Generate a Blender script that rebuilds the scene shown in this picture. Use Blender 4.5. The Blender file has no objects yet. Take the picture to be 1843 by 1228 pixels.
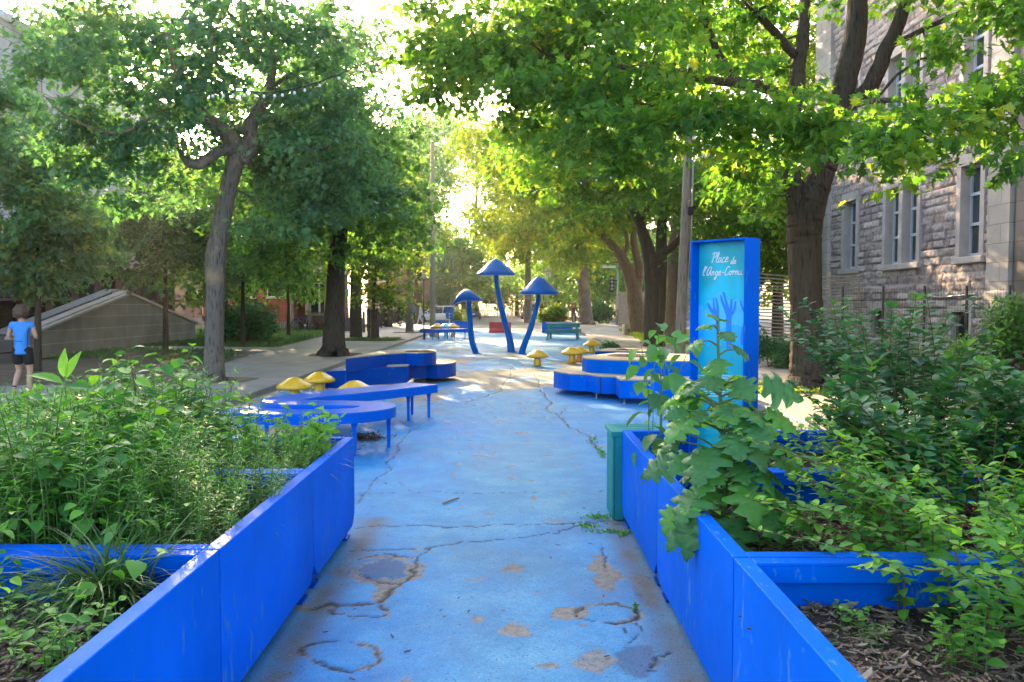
import bpy, math, random
import numpy as np
from mathutils import Vector, Matrix
R = math.radians
rng = np.random.default_rng(7)
random.seed(7)
scene = bpy.context.scene
COL = scene.collection
# ------------------------------------------------------------------ camera model (pixel of the 1843x1228 photograph -> world)
F, CX, CY, EYE = 1433.0, 921.5, 614.0, 1.6
TH = math.atan(66 / F); CT, ST = math.cos(TH), math.sin(TH)
def ray(px, py):
    a = (px - CX) / F; b = -(py - CY) / F
    return Vector((a, CT + b * ST, -ST + b * CT))
def G(px, py, z=0.0):
    d = ray(px, py); t = (z - EYE) / d.z
    return Vector((d.x * t, d.y * t, z))
def W(px, py, Y):
    d = ray(px, py); t = Y / d.y
    return Vector((d.x * t, Y, EYE + d.z * t))
# ------------------------------------------------------------------ mesh builder
class MB:
    def __init__(s): s.v = []; s.f = []; s.sm = []; s.mi = []
    def add(s, vs, fs, smooth=False, mi=0):
        n = len(s.v); s.v += [tuple(p) for p in vs]
        for q in fs: s.f.append([i + n for i in q]); s.sm.append(smooth); s.mi.append(mi)
    def box(s, c, d, rz=0, mi=0, bev=0):
        x, y, z = d[0] / 2, d[1] / 2, d[2] / 2
        ca, sa = math.cos(rz), math.sin(rz)
        if bev:
            b = bev; pts = [(-x + b, -y), (x - b, -y), (x, -y + b), (x, y - b), (x - b, y), (-x + b, y), (-x, y - b), (-x, -y + b)]
            rings = []
            for zz, k in ((-z, b), (-z + b, 0), (z - b, 0), (z, b)):
                rings.append([(px * (1 - k / x), py * (1 - k / y), zz) for px, py in pts])
            vs = [p for r in rings for p in r]; fs = []
            for r in range(3):
                for i in range(8):
                    j = (i + 1) % 8; fs.append((r * 8 + i, r * 8 + j, r * 8 + 8 + j, r * 8 + 8 + i))
            fs.append(tuple(range(7, -1, -1))); fs.append(tuple(range(24, 32)))
        else:
            vs = [(sx * x, sy * y, sz * z) for sz in (-1, 1) for sy in (-1, 1) for sx in (-1, 1)]
            fs = [(0, 2, 3, 1), (4, 5, 7, 6), (0, 1, 5, 4), (2, 6, 7, 3), (0, 4, 6, 2), (1, 3, 7, 5)]
        s.add([(c[0] + px * ca - py * sa, c[1] + px * sa + py * ca, c[2] + pz) for px, py, pz in vs], fs, False, mi)
        return s
    def b2(s, lo, hi, mi=0, bev=0):
        return s.box([(a + b) / 2 for a, b in zip(lo, hi)], [abs(b - a) for a, b in zip(lo, hi)], 0, mi, bev)
    def tube(s, pts, rad, n=8, cap=True, mi=0, smooth=True, lump=0):
        pts = [Vector(p) for p in pts]
        if not hasattr(rad, '__len__'): rad = [rad] * len(pts)
        vs = []; up = Vector((0, 0, 1)); prev = None
        for i, p in enumerate(pts):
            t = (pts[min(i + 1, len(pts) - 1)] - pts[max(i - 1, 0)])
            t = t.normalized() if t.length > 1e-9 else Vector((0, 0, 1))
            if prev is None:
                a = Vector((1, 0, 0)) if abs(t.x) < .8 else Vector((0, 1, 0))
                u = (a - t * a.dot(t)).normalized()
            else:
                u = (prev - t * prev.dot(t))
                u = u.normalized() if u.length > 1e-6 else prev
            prev = u; w = t.cross(u)
            for k in range(n):
                an = 2 * math.pi * k / n
                r = rad[i] * (1 + (lump * (math.sin(3 * an + i * .12) * .6 + math.sin(5 * an - i * .09 + 1) * .45 + math.sin(2 * an + i * .2) * .4 + math.sin(7 * an + i * .05) * .3) if lump else 0))
                vs.append(p + (u * math.cos(an) + w * math.sin(an)) * r)
        fs = []
        for i in range(len(pts) - 1):
            for k in range(n):
                j = (k + 1) % n; fs.append((i * n + k, i * n + j, (i + 1) * n + j, (i + 1) * n + k))
        s.add(vs, fs, smooth, mi)
        if cap:
            m = len(s.v) - len(vs); e = (len(pts) - 1) * n
            s.f.append([m + k for k in range(n - 1, -1, -1)]); s.sm.append(False); s.mi.append(mi)
            s.f.append([m + e + k for k in range(n)]); s.sm.append(False); s.mi.append(mi)
        return s
    def lathe(s, prof, c=(0, 0, 0), n=24, mi=0, smooth=True, sx=1, sy=1, wob=0, tilt=None):
        vs = []
        for i, (r, z) in enumerate(prof):
            for k in range(n):
                a = 2 * math.pi * k / n
                rr = r * (1 + wob * (math.sin(2 * a + .7) * .6 + math.sin(3 * a + 2) * .4))
                p = Vector((rr * math.cos(a) * sx, rr * math.sin(a) * sy, z + wob * r * .35 * math.sin(3 * a + 1)))
                if tilt: p = tilt @ p
                vs.append(p + Vector(c))
        fs = [(i * n + k, i * n + (k + 1) % n, (i + 1) * n + (k + 1) % n, (i + 1) * n + k) for i in range(len(prof) - 1) for k in range(n)]
        fs.append(tuple(range(n - 1, -1, -1))); fs.append(tuple((len(prof) - 1) * n + k for k in range(n)))
        s.add(vs, fs, smooth, mi); s.sm[-1] = s.sm[-2] = smooth
        return s
    def prism(s, poly, z0, z1, mi=0, top=True, bot=True, smooth=False):
        n = len(poly); a = sum(poly[i][0] * poly[(i + 1) % n][1] - poly[(i + 1) % n][0] * poly[i][1] for i in range(n))
        if a < 0: poly = poly[::-1]
        vs = [(p[0], p[1], z0) for p in poly] + [(p[0], p[1], z1) for p in poly]
        s.add(vs, [(i, (i + 1) % n, n + (i + 1) % n, n + i) for i in range(n)], smooth, mi)
        m = len(s.v) - 2 * n
        if bot: s.f.append([m + i for i in range(n - 1, -1, -1)]); s.sm.append(False); s.mi.append(mi)
        if top: s.f.append([m + n + i for i in range(n)]); s.sm.append(False); s.mi.append(mi)
        return s
    def slab(s, poly, axis, a, b, mi=0):
        """polygon in a vertical plane extruded along x or y: axis 'x' -> poly is (y,z); axis 'y' -> poly is (x,z)"""
        n = len(poly)
        mk = (lambda p, t: (t, p[0], p[1])) if axis == 'x' else (lambda p, t: (p[0], t, p[1]))
        vs = [mk(p, a) for p in poly] + [mk(p, b) for p in poly]
        s.add(vs, [(i, (i + 1) % n, n + (i + 1) % n, n + i) for i in range(n)] + [tuple(range(n - 1, -1, -1)), tuple(range(n, 2 * n))], False, mi)
        return s
    def quad(s, a, b, c, d, mi=0): s.add([a, b, c, d], [(0, 1, 2, 3)], False, mi); return s
    def build(s, name, mats, parent=None, off=None, label=None, xf=None):
        me = bpy.data.meshes.new(name)
        o_ = Vector(off) if off is not None else Vector((0, 0, 0))
        me.from_pydata([(xf @ Vector(p)) if xf else (p[0] - o_.x, p[1] - o_.y, p[2] - o_.z) for p in s.v], [], s.f)
        me.polygons.foreach_set('use_smooth', s.sm); me.polygons.foreach_set('material_index', s.mi)
        for m in (mats if isinstance(mats, (list, tuple)) else [mats]): me.materials.append(m)
        me.update()
        o = bpy.data.objects.new(name, me); COL.objects.link(o)
        if parent: o.parent = parent
        if label: o['label'] = label
        return o
def tag(o, label, cat, group=None, kind=None):
    o['label'] = label
    o['category'] = cat
    if group: o['group'] = group
    if kind: o['kind'] = kind
    return o
def thing(name, label, cat, loc=(0, 0, 0), rz=0, group=None):
    o = bpy.data.objects.new(name, None); COL.objects.link(o); o.empty_display_size = .2
    o.location = loc; o.rotation_euler = (0, 0, rz)
    return tag(o, label, cat, group)
def struct(o, label=None):
    o['kind'] = 'structure'
    if label: o['label'] = label
    return o
def dup(root, loc, rz=0, label=None, group=None, sc=1):
    def cp(o, par):
        c = o.copy(); COL.objects.link(c); c.parent = par
        for ch in [x for x in o.children]: cp(ch, c)
        return c
    r = cp(root, None); r.location = loc; r.rotation_euler = (0, 0, rz); r.scale = (sc, sc, sc) if not hasattr(sc, '__len__') else sc
    if label: r['label'] = label
    if group: r['group'] = group
    return r
def catmull(P, k=6, closed=False):
    P = [Vector(p) for p in P]; n = len(P); out = []
    rngi = range(n if closed else n - 1)
    for i in rngi:
        p0 = P[(i - 1) % n] if closed else P[max(i - 1, 0)]; p1 = P[i]; p2 = P[(i + 1) % n]; p3 = P[(i + 2) % n] if closed else P[min(i + 2, n - 1)]
        for j in range(k):
            t = j / k
            out.append(.5 * ((2 * p1) + (p2 - p0) * t + (2 * p0 - 5 * p1 + 4 * p2 - p3) * t * t + (3 * p1 - p0 - 3 * p2 + p3) * t ** 3))
    if not closed: out.append(P[-1])
    return out
# ------------------------------------------------------------------ materials
def mat(name):
    m = bpy.data.materials.new(name); m.use_nodes = True
    nt = m.node_tree; nt.nodes.clear()
    out = nt.nodes.new('ShaderNodeOutputMaterial')
    return m, nt, out
class N:
    def __init__(s, nt): s.nt = nt
    def __call__(s, t, **kw):
        n = s.nt.nodes.new(t)
        for k, v in kw.items():
            if k.startswith('_'): setattr(n, k[1:], v)
            else:
                key = k.replace('__', ' ')
                n.inputs[int(key[1:]) if key[0] == 'i' and key[1:].isdigit() else key].default_value = v
        return n
    def l(s, a, b): s.nt.links.new(a, b)
def coords(n, scale=(1, 1, 1), rot=(0, 0, 0)):
    tc = n('ShaderNodeTexCoord'); mp = n('ShaderNodeMapping'); mp.inputs['Scale'].default_value = scale; mp.inputs['Rotation'].default_value = rot
    n.l(tc.outputs['Object'], mp.inputs[0]); return mp.outputs[0]
def noise(n, vec, scale, detail=4, rough=.55):
    t = n('ShaderNodeTexNoise', Scale=scale, Detail=detail, Roughness=rough); n.l(vec, t.inputs['Vector']); return t.outputs['Fac']
def ramp(n, fac, stops):
    r = n('ShaderNodeValToRGB'); cr = r.color_ramp
    while len(cr.elements) > 1: cr.elements.remove(cr.elements[-1])
    cr.elements[0].position = stops[0][0]; cr.elements[0].color = tuple(stops[0][1]) + (1,)
    for p, c in stops[1:]:
        e = cr.elements.new(p); e.color = tuple(c) + (1,)
    n.l(fac, r.inputs[0]); return r.outputs[0]
def mixc(n, fac, a, b, mode='MIX'):
    m = n('ShaderNodeMix', _data_type='RGBA', _blend_type=mode)
    for s_, v in ((0, fac), (6, a), (7, b)):
        if isinstance(v, (int, float)): m.inputs[s_].default_value = v
        elif isinstance(v, tuple): m.inputs[s_].default_value = v + (1,)
        else: n.l(v, m.inputs[s_])
    return m.outputs[2]
def bump(n, h, strength=.3, dist=.02):
    b = n('ShaderNodeBump', Strength=strength, Distance=dist); n.l(h, b.inputs['Height']); return b.outputs[0]
def simple(name, col, rough=.5, var=.15, scale=3.0, metal=0, bmp=.1, bscale=40, spec=.5, dirt=None, coat=0, stint=None, wear=None):
    """paint, metal, plastic: base colour with gentle wear"""
    m, nt, out = mat(name); n = N(nt); v = coords(n)
    a = tuple(max(0, c * (1 - var)) for c in col); b = tuple(min(1, c * (1 + var)) for c in col)
    c = ramp(n, noise(n, v, scale, 5), [(.3, a), (.7, b)])
    if dirt:
        d = ramp(n, noise(n, v, scale * 2.7, 8, .7), [(dirt[1], (0, 0, 0)), (dirt[1] + .12, (1, 1, 1))])
        c = mixc(n, d, c, dirt[0])
    if wear:   # small scuffs and drips
        s1 = noise(n, coords(n, (1, 1, .35)), 26, 6, .75); s2 = noise(n, v, 2.1, 3)
        ms = n('ShaderNodeMath', _operation='MULTIPLY_ADD'); n.l(s2, ms.inputs[0]); ms.inputs[1].default_value = .45; n.l(s1, ms.inputs[2])
        c = mixc(n, ramp(n, ms.outputs[0], [(wear[1], (0, 0, 0)), (wear[1] + .03, (1, 1, 1))]), c, wear[0])
    p = n('ShaderNodeBsdfPrincipled', Roughness=rough, Metallic=metal); p.inputs['Specular IOR Level'].default_value = spec
    if stint: p.inputs['Specular Tint'].default_value = stint + (1,)
    if coat: p.inputs['Coat Weight'].default_value = coat; p.inputs['Coat Roughness'].default_value = .15
    n.l(c, p.inputs['Base Color'])
    rr = n('ShaderNodeMapRange', To__Min=rough * .75, To__Max=min(1, rough * 1.3)); n.l(noise(n, v, scale * 5, 4), rr.inputs[0]); n.l(rr.outputs[0], p.inputs['Roughness'])
    if bmp: n.l(bump(n, noise(n, v, bscale, 3), bmp, .01), p.inputs['Normal'])
    n.l(p.outputs[0], out.inputs[0]); return m
def emis(name, col, st):
    m, nt, out = mat(name); n = N(nt)
    e = n('ShaderNodeEmission', Strength=st); e.inputs[0].default_value = tuple(col) + (1,); n.l(e.outputs[0], out.inputs[0]); return m
def glass(name, tint=(.03, .04, .045), rough=.05):
    m, nt, out = mat(name); n = N(nt); v = coords(n)
    p = n('ShaderNodeBsdfPrincipled', Roughness=rough); p.inputs['Specular IOR Level'].default_value = .9
    n.l(ramp(n, noise(n, v, .8, 3), [(.3, tint), (.7, tuple(c * 2.2 for c in tint))]), p.inputs['Base Color'])
    n.l(bump(n, noise(n, v, 1.2, 2), .05, .05), p.inputs['Normal'])
    n.l(p.outputs[0], out.inputs[0]); return m
def leafmat(name, stops, trans=.45, tcol=1.6, rough=.45, under=1.25, spec=.4):
    """stops: colours along the per-leaf tint"""
    m, nt, out = mat(name); n = N(nt)
    at = n('ShaderNodeAttribute', _attribute_name='tint')
    c = ramp(n, at.outputs['Fac'], stops)
    geo = n('ShaderNodeNewGeometry')
    tc = coords(n)
    cv = mixc(n, noise(n, tc, 30, 3), (.75, .8, .7), (1.2, 1.15, 1.1)); c = mixc(n, 1.0, c, cv, 'MULTIPLY')
    cu = mixc(n, 1.0, c, (under, under * .98, under * 1.05), 'MULTIPLY')
    cb = mixc(n, geo.outputs['Backfacing'], c, cu)
    p = n('ShaderNodeBsdfPrincipled', Roughness=rough); p.inputs['Specular IOR Level'].default_value = spec; n.l(cb, p.inputs['Base Color'])
    t = n('ShaderNodeBsdfTranslucent'); n.l(mixc(n, 1.0, c, (1.4 * tcol, 1.28 * tcol, .5 * tcol), 'MULTIPLY'), t.inputs[0])
    mx = n('ShaderNodeMixShader', Fac=trans); n.l(p.outputs[0], mx.inputs[1]); n.l(t.outputs[0], mx.inputs[2])
    n.l(mx.outputs[0], out.inputs[0]); return m
def bark(name, a, b, sc=1.0, patch=None):
    m, nt, out = mat(name); n = N(nt)
    v = coords(n, (9 * sc, 9 * sc, 1.3 * sc))
    f = noise(n, v, 2.2, 8, .65)
    vo = n('ShaderNodeTexVoronoi', Scale=2.6); n.l(v, vo.inputs['Vector'])
    h = n('ShaderNodeMath', _operation='ADD'); n.l(f, h.inputs[0]); n.l(vo.outputs['Distance'], h.inputs[1])
    c = ramp(n, h.outputs[0], [(.45, a), (.95, b)])
    if patch: c = mixc(n, ramp(n, noise(n, coords(n), 1.6, 4), [(.5, (0, 0, 0)), (.62, (1, 1, 1))]), c, patch)
    p = n('ShaderNodeBsdfPrincipled', Roughness=.92); p.inputs['Specular IOR Level'].default_value = .2
    n.l(c, p.inputs['Base Color']); n.l(bump(n, h.outputs[0], .9, .03), p.inputs['Normal']); n.l(p.outputs[0], out.inputs[0]); return m
def brick(name, c1, c2, mortar, bw=.22, bh=.075, axis='x', bmp=.4, rough=.85, off=.5, msize=.008):
    """axis: the horizontal world axis the courses run along"""
    m, nt, out = mat(name); n = N(nt); tc = n('ShaderNodeTexCoord'); sp = n('ShaderNodeSeparateXYZ'); n.l(tc.outputs['Object'], sp.inputs[0])
    cb = n('ShaderNodeCombineXYZ'); n.l(sp.outputs[0 if axis == 'x' else 1], cb.inputs[0]); n.l(sp.outputs[2], cb.inputs[1])
    bt = n('ShaderNodeTexBrick', Scale=1.0, _offset=off); bt.inputs['Brick Width'].default_value = bw; bt.inputs['Row Height'].default_value = bh
    bt.inputs['Mortar Size'].default_value = msize; bt.inputs['Mortar Smooth'].default_value = .3; bt.inputs['Bias'].default_value = 0
    bt.inputs['Color1'].default_value = c1 + (1,); bt.inputs['Color2'].default_value = c2 + (1,); bt.inputs['Mortar'].default_value = mortar + (1,)
    n.l(cb.outputs[0], bt.inputs['Vector'])
    c = mixc(n, 1.0, bt.outputs['Color'], ramp(n, noise(n, tc.outputs['Object'], 1.3, 6), [(.3, (.72, .72, .72)), (.7, (1.15, 1.15, 1.15))]), 'MULTIPLY')
    p = n('ShaderNodeBsdfPrincipled', Roughness=rough); n.l(c, p.inputs['Base Color'])
    inv = n('ShaderNodeMath', _operation='SUBTRACT'); inv.inputs[0].default_value = 1; n.l(bt.outputs['Fac'], inv.inputs[1])
    n.l(bump(n, inv.outputs[0], bmp, .01), p.inputs['Normal']); n.l(p.outputs[0], out.inputs[0]); return m
def rough_ground(name, stops, scale=2, bmp=.5, detail=10, fine=60, dist=.02):
    m, nt, out = mat(name); n = N(nt); v = coords(n)
    f1 = noise(n, v, scale, detail, .65); f2 = noise(n, v, fine, 4, .6)
    ad = n('ShaderNodeMath', _operation='ADD'); n.l(f1, ad.inputs[0]); mu = n('ShaderNodeMath', _operation='MULTIPLY'); mu.inputs[1].default_value = .35; n.l(f2, mu.inputs[0]); n.l(mu.outputs[0], ad.inputs[1])
    c = ramp(n, ad.outputs[0], [(p + .15, c_) for p, c_ in stops])
    p = n('ShaderNodeBsdfPrincipled', Roughness=.9); p.inputs['Specular IOR Level'].default_value = .25; n.l(c, p.inputs['Base Color'])
    n.l(bump(n, f2, bmp, dist), p.inputs['Normal']); n.l(p.outputs[0], out.inputs[0]); return m
def concrete(name, a, b, joint=1.5, jy=1.5):
    m, nt, out = mat(name); n = N(nt); v = coords(n)
    bt = n('ShaderNodeTexBrick', Scale=1.0, _offset=0.0); bt.inputs['Brick Width'].default_value = joint; bt.inputs['Row Height'].default_value = jy
    bt.inputs['Mortar Size'].default_value = .008; bt.inputs['Color1'].default_value = (1, 1, 1, 1); bt.inputs['Color2'].default_value = (.86, .86, .85, 1); bt.inputs['Mortar'].default_value = (.35, .34, .32, 1)
    n.l(v, bt.inputs['Vector'])
    c = mixc(n, 1.0, ramp(n, noise(n, v, 1.2, 9, .7), [(.32, a), (.68, b)]), bt.outputs['Color'], 'MULTIPLY')
    p = n('ShaderNodeBsdfPrincipled', Roughness=.85); n.l(c, p.inputs['Base Color']); n.l(bump(n, noise(n, v, 90, 4), .25, .01), p.inputs['Normal']); n.l(p.outputs[0], out.inputs[0]); return m

M = {}
M['blue'] = simple('blue_painted_steel', (.0, .122, .66), .5, .18, 1.2, bmp=.05, bscale=5, spec=.08, stint=(.02, .4, 1), wear=((.05, .19, .52), .83))
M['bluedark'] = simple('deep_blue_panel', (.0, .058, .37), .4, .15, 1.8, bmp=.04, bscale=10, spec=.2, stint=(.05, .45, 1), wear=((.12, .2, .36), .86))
M['bluebench'] = simple('blue_bench_paint', (.0, .11, .56), .33, .1, 3, bmp=.03, dirt=((.10, .24, .5), .66), spec=.3, stint=(.3, .65, 1))
M['bluemush'] = simple('blue_sculpture_paint', (.0, .12, .47), .34, .15, 2, bmp=.12, bscale=7, spec=.28, stint=(.05, .5, 1), wear=((.08, .18, .38), .86))
M['yellow'] = simple('yellow_fibreglass', (.80, .42, .01), .28, .08, 4, bmp=.05, bscale=9, dirt=((.45, .24, .02), .68), coat=.3)
M['paleblue'] = simple('pale_blue_fibreglass', (.25, .62, .75), .3, .08, 4)
M['teal'] = simple('teal_painted_wood', (.0, .235, .225), .5, .18, 3, bmp=.2, bscale=30, dirt=((.2, .3, .26), .7))
M['tealtop'] = simple('worn_teal_wood', (.36, .36, .32), .6, .2, 5, bmp=.2)
M['ply'] = simple('weathered_plywood', (.42, .33, .22), .6, .2, 4, bmp=.15, bscale=50, dirt=((.18, .15, .11), .62))
M['steel'] = simple('galvanised_steel', (.35, .35, .36), .4, .15, 6, metal=.8)
M['black'] = simple('black_metal', (.012, .012, .014), .45, .2, 5)
M['darkgrey'] = simple('dark_rubber', (.02, .02, .022), .8, .2, 9)
M['white'] = simple('white_paint', (.75, .75, .73), .45, .06, 4)
M['trim'] = simple('pale_window_trim', (.55, .58, .62), .5, .08, 4)
M['red'] = simple('red_plastic', (.62, .03, .035), .4, .12, 3)
M['brown'] = simple('brown_window_frame', (.10, .065, .04), .5, .15, 4)
M['polewood'] = bark('weathered_pole_wood', (.14, .11, .085), (.34, .28, .23), .7)
M['concpole'] = simple('concrete_pole', (.36, .30, .2), .8, .15, 5)
M['silver'] = simple('silver_car_paint', (.5, .52, .55), .28, .05, 2, metal=.3, coat=.5)
M['carwhite'] = simple('white_car_paint', (.75, .76, .78), .25, .04, 2, coat=.6)
M['glass'] = glass('window_glass')
M['carglass'] = glass('car_glass', (.02, .03, .04))
M['barkgrey'] = bark('grey_maple_bark', (.045, .036, .03), (.17, .14, .115), 1.0, (.30, .21, .13))
M['barkdark'] = bark('dark_maple_bark', (.02, .015, .012), (.082, .062, .046), 1.0)
M['barkbrown'] = bark('brown_maple_bark', (.07, .042, .026), (.25, .155, .095), 1.0)
M['barklimb'] = bark('dark_limb_bark', (.018, .015, .015), (.085, .07, .06), 1.6)
M['stem'] = simple('green_stem', (.10, .16, .04), .6, .2, 9)
M['stemred'] = simple('reddish_stem', (.14, .07, .035), .6, .2, 9)
M['mapleN'] = leafmat('maple_leaf', [(0, (.04, .12, .024)), (.45, (.085, .21, .034)), (.75, (.16, .28, .035)), (1, (.32, .34, .03))], .55, 1.7)
M['mapleL'] = leafmat('cool_maple_leaf', [(0, (.045, .13, .08)), (.5, (.08, .21, .11)), (.92, (.13, .27, .10)), (1, (.2, .28, .07))], .48, 1.35)
M['leafD'] = leafmat('dark_leaf', [(0, (.055, .14, .05)), (.6, (.10, .23, .065)), (1, (.17, .30, .06))], .5, 1.5)
M['leafY'] = leafmat('light_leaf', [(0, (.05, .12, .02)), (.5, (.10, .18, .022)), (1, (.24, .25, .02))], .55, 1.7)
M['shrub'] = leafmat('shrub_leaf', [(0, (.02, .085, .042)), (.6, (.05, .17, .062)), (.9, (.08, .21, .05)), (1, (.16, .36, .045))], .3, 1.5, .36, 1.5, .5)
M['herb'] = leafmat('herb_leaf', [(0, (.04, .15, .03)), (.5, (.09, .28, .04)), (1, (.19, .42, .045))], .38, 1.5, .5, 1.3, .35)
M['herb2'] = leafmat('broad_herb_leaf', [(0, (.03, .12, .035)), (.5, (.065, .23, .045)), (1, (.19, .42, .035))], .4, 1.6, .45, 1.35, .4)
M['lobed'] = leafmat('lobed_leaf', [(0, (.05, .15, .06)), (.6, (.08, .24, .065)), (1, (.15, .38, .045))], .35, 1.5, .4, 1.5, .5)
M['grassb'] = leafmat('grass_blade', [(0, (.03, .08, .02)), (.6, (.06, .15, .035)), (1, (.12, .22, .05))], .3, 1.3, .4, 1.1, .5)
M['lawn'] = rough_ground('lawn', [(.3, (.03, .06, .012)), (.5, (.055, .11, .02)), (.7, (.11, .13, .04))], 1.2, .6)
M['dirt'] = rough_ground('packed_dirt', [(.3, (.085, .065, .05)), (.6, (.16, .13, .10)), (.8, (.22, .18, .14))], 1.6, .7)
M['soil'] = rough_ground('garden_soil', [(.3, (.02, .014, .01)), (.6, (.06, .042, .03)), (.8, (.12, .09, .065))], 5, 1.0, fine=90)
M['asphalt'] = rough_ground('old_asphalt', [(.3, (.15, .14, .13)), (.7, (.24, .225, .21))], .8, .3, fine=120, dist=.01)
M['sidewalk'] = concrete('sidewalk_concrete', (.20, .19, .18), (.32, .305, .29))
M['sidewalkR'] = concrete('warm_sidewalk_concrete', (.24, .205, .17), (.38, .335, .28))
M['kerb'] = simple('kerb_stone', (.23, .215, .2), .85, .2, 3, bmp=.3)
# leaves, chips: per-piece tint
def tinted(name, stops, rough=.7, bmp=0):
    m, nt, out = mat(name); n = N(nt); at = n('ShaderNodeAttribute', _attribute_name='tint')
    c = ramp(n, at.outputs['Fac'], stops); v = coords(n)
    c = mixc(n, 1.0, c, ramp(n, noise(n, v, 60, 3), [(.3, (.75, .75, .75)), (.7, (1.2, 1.2, 1.2))]), 'MULTIPLY')
    p = n('ShaderNodeBsdfPrincipled', Roughness=rough); n.l(c, p.inputs['Base Color'])
    n.l(p.outputs[0], out.inputs[0]); return m
M['chip'] = tinted('bark_mulch', [(0, (.05, .03, .02)), (.35, (.15, .09, .055)), (.7, (.30, .21, .14)), (1, (.55, .45, .35))], .8)
# ------------------------------------------------------------------ leaves, many at once
def leaf_tpl(prof, droop=.15, fold=.25, nseg=None):
    """prof: half-widths along the length 0..1 -> quads left/right of a folded midrib"""
    n = len(prof); V = []; 
    for i, w in enumerate(prof):
        t = i / (n - 1); z = -droop * t * t
        V += [(-w, t, z + fold * w), (0, t, z), (w, t, z + fold * w)]
    Fq = []
    for i in range(n - 1):
        a = i * 3; Fq += [(a, a + 1, a + 4, a + 3), (a + 1, a + 2, a + 5, a + 4)]
    return np.array(V, float), np.array(Fq)
def maple_tpl():
    h = [(0, 0), (.16, -.06), (.34, -.02), (.27, .14), (.54, .34), (.27, .38), (.30, .60), (.12, .58), (0, 1.0)]
    V = [(x, y, -.22 * y * y + .22 * x) for x, y in h] + [(-x, y, -.22 * y * y + .22 * x) for x, y in h]
    return np.array(V), np.array([list(range(0, 9)), list(range(17, 8, -1))])
T_MAPLE = maple_tpl()
T_RH = (np.array([(0, 0, 0), (.34, .42, .07), (0, 1, -.12), (-.34, .42, .07)]), np.array([[0, 1, 2, 3]]))
T_NARROW = leaf_tpl([.02, .09, .07, .005], .3, .3)
T_LANCE = leaf_tpl([.015, .13, .17, .15, .09, .005], .35, .35)
T_OVATE = leaf_tpl([.02, .26, .30, .20, .01], .22, .3)
T_HEART = leaf_tpl([.12, .42, .40, .25, .01], .2, .3)
T_BLADE = leaf_tpl([.014, .016, .015, .012, .009, .002], .0, .4)
def _lob():
    pr = [(0, .04), (.02, .22), (-.02, .34), (.08, .40), (.14, .30), (.20, .24), (.24, .44), (.22, .58), (.33, .60), (.40, .50), (.44, .40), (.47, .26), (.54, .34), (.58, .44), (.66, .38), (.72, .28), (.76, .16), (.82, .20), (.88, .15), (.94, .07), (1, .01)]
    V = []
    for i, (t, w) in enumerate(pr):
        tm = i / (len(pr) - 1); z0 = -.28 * tm * tm; rp_ = .022 * math.sin(i * 2.1)
        V += [(-w, t, z0 - .30 * w * w + rp_), (-w * .5, (t + tm) / 2, z0 + .055 * (i % 2) + .03), (0, tm, z0), (w * .5, (t + tm) / 2, z0 + .055 * (i % 2) + .03), (w, t, z0 - .30 * w * w - rp_)]
    Fq = []
    for i in range(len(pr) - 1):
        for k in range(4): a = i * 5 + k; Fq += [(a, a + 1, a + 6, a + 5)]
    return np.array(V), np.array(Fq)
T_LOBED = _lob()
def nrm(a): return a / np.maximum(np.linalg.norm(a, axis=1, keepdims=True), 1e-9)
def raw_mesh(name, V, FA, mats, tint=None, smooth=False):
    me = bpy.data.meshes.new(name); k = FA.shape[1]; nf = FA.shape[0]
    me.vertices.add(len(V)); me.vertices.foreach_set('co', np.ascontiguousarray(V, dtype=np.float32).ravel())
    me.loops.add(nf * k); me.loops.foreach_set('vertex_index', np.ascontiguousarray(FA, dtype=np.int32).ravel())
    me.polygons.add(nf); me.polygons.foreach_set('loop_start', np.arange(0, nf * k, k, dtype=np.int32))
    me.update(calc_edges=True)
    me.polygons.foreach_set('use_smooth', np.full(nf, smooth, dtype=bool))
    if tint is not None:
        a = me.attributes.new('tint', 'FLOAT', 'POINT'); a.data.foreach_set('value', np.ascontiguousarray(tint, dtype=np.float32))
    for m in (mats if isinstance(mats, (list, tuple)) else [mats]): me.materials.append(m)
    me.update(); return me
def scatter(tpl, P, AX, NR, S, tint):
    V, Fq = tpl; AX = nrm(AX); NR = NR - AX * np.sum(NR * AX, axis=1, keepdims=True); NR = nrm(NR); SD = np.cross(AX, NR)
    S = np.asarray(S).reshape(-1, 1, 1)
    out = P[:, None, :] + S * (V[None, :, 0:1] * SD[:, None, :] + V[None, :, 1:2] * AX[:, None, :] + V[None, :, 2:3] * NR[:, None, :])
    n = len(V); FA = (Fq[None] + (np.arange(len(P)) * n)[:, None, None]).reshape(-1, Fq.shape[1])
    return out.reshape(-1, 3), FA, np.repeat(tint, n)
def join_raw(parts):
    V = []; FA = []; T = []; o = 0
    for v, f, t in parts: V.append(v); FA.append(f + o); T.append(t); o += len(v)
    return np.concatenate(V), np.concatenate(FA), np.concatenate(T)
def mkobj(name, me, parent=None, loc=None):
    o = bpy.data.objects.new(name, me); COL.objects.link(o)
    if parent: o.parent = parent
    if loc is not None: o.location = loc
    return o
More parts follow.
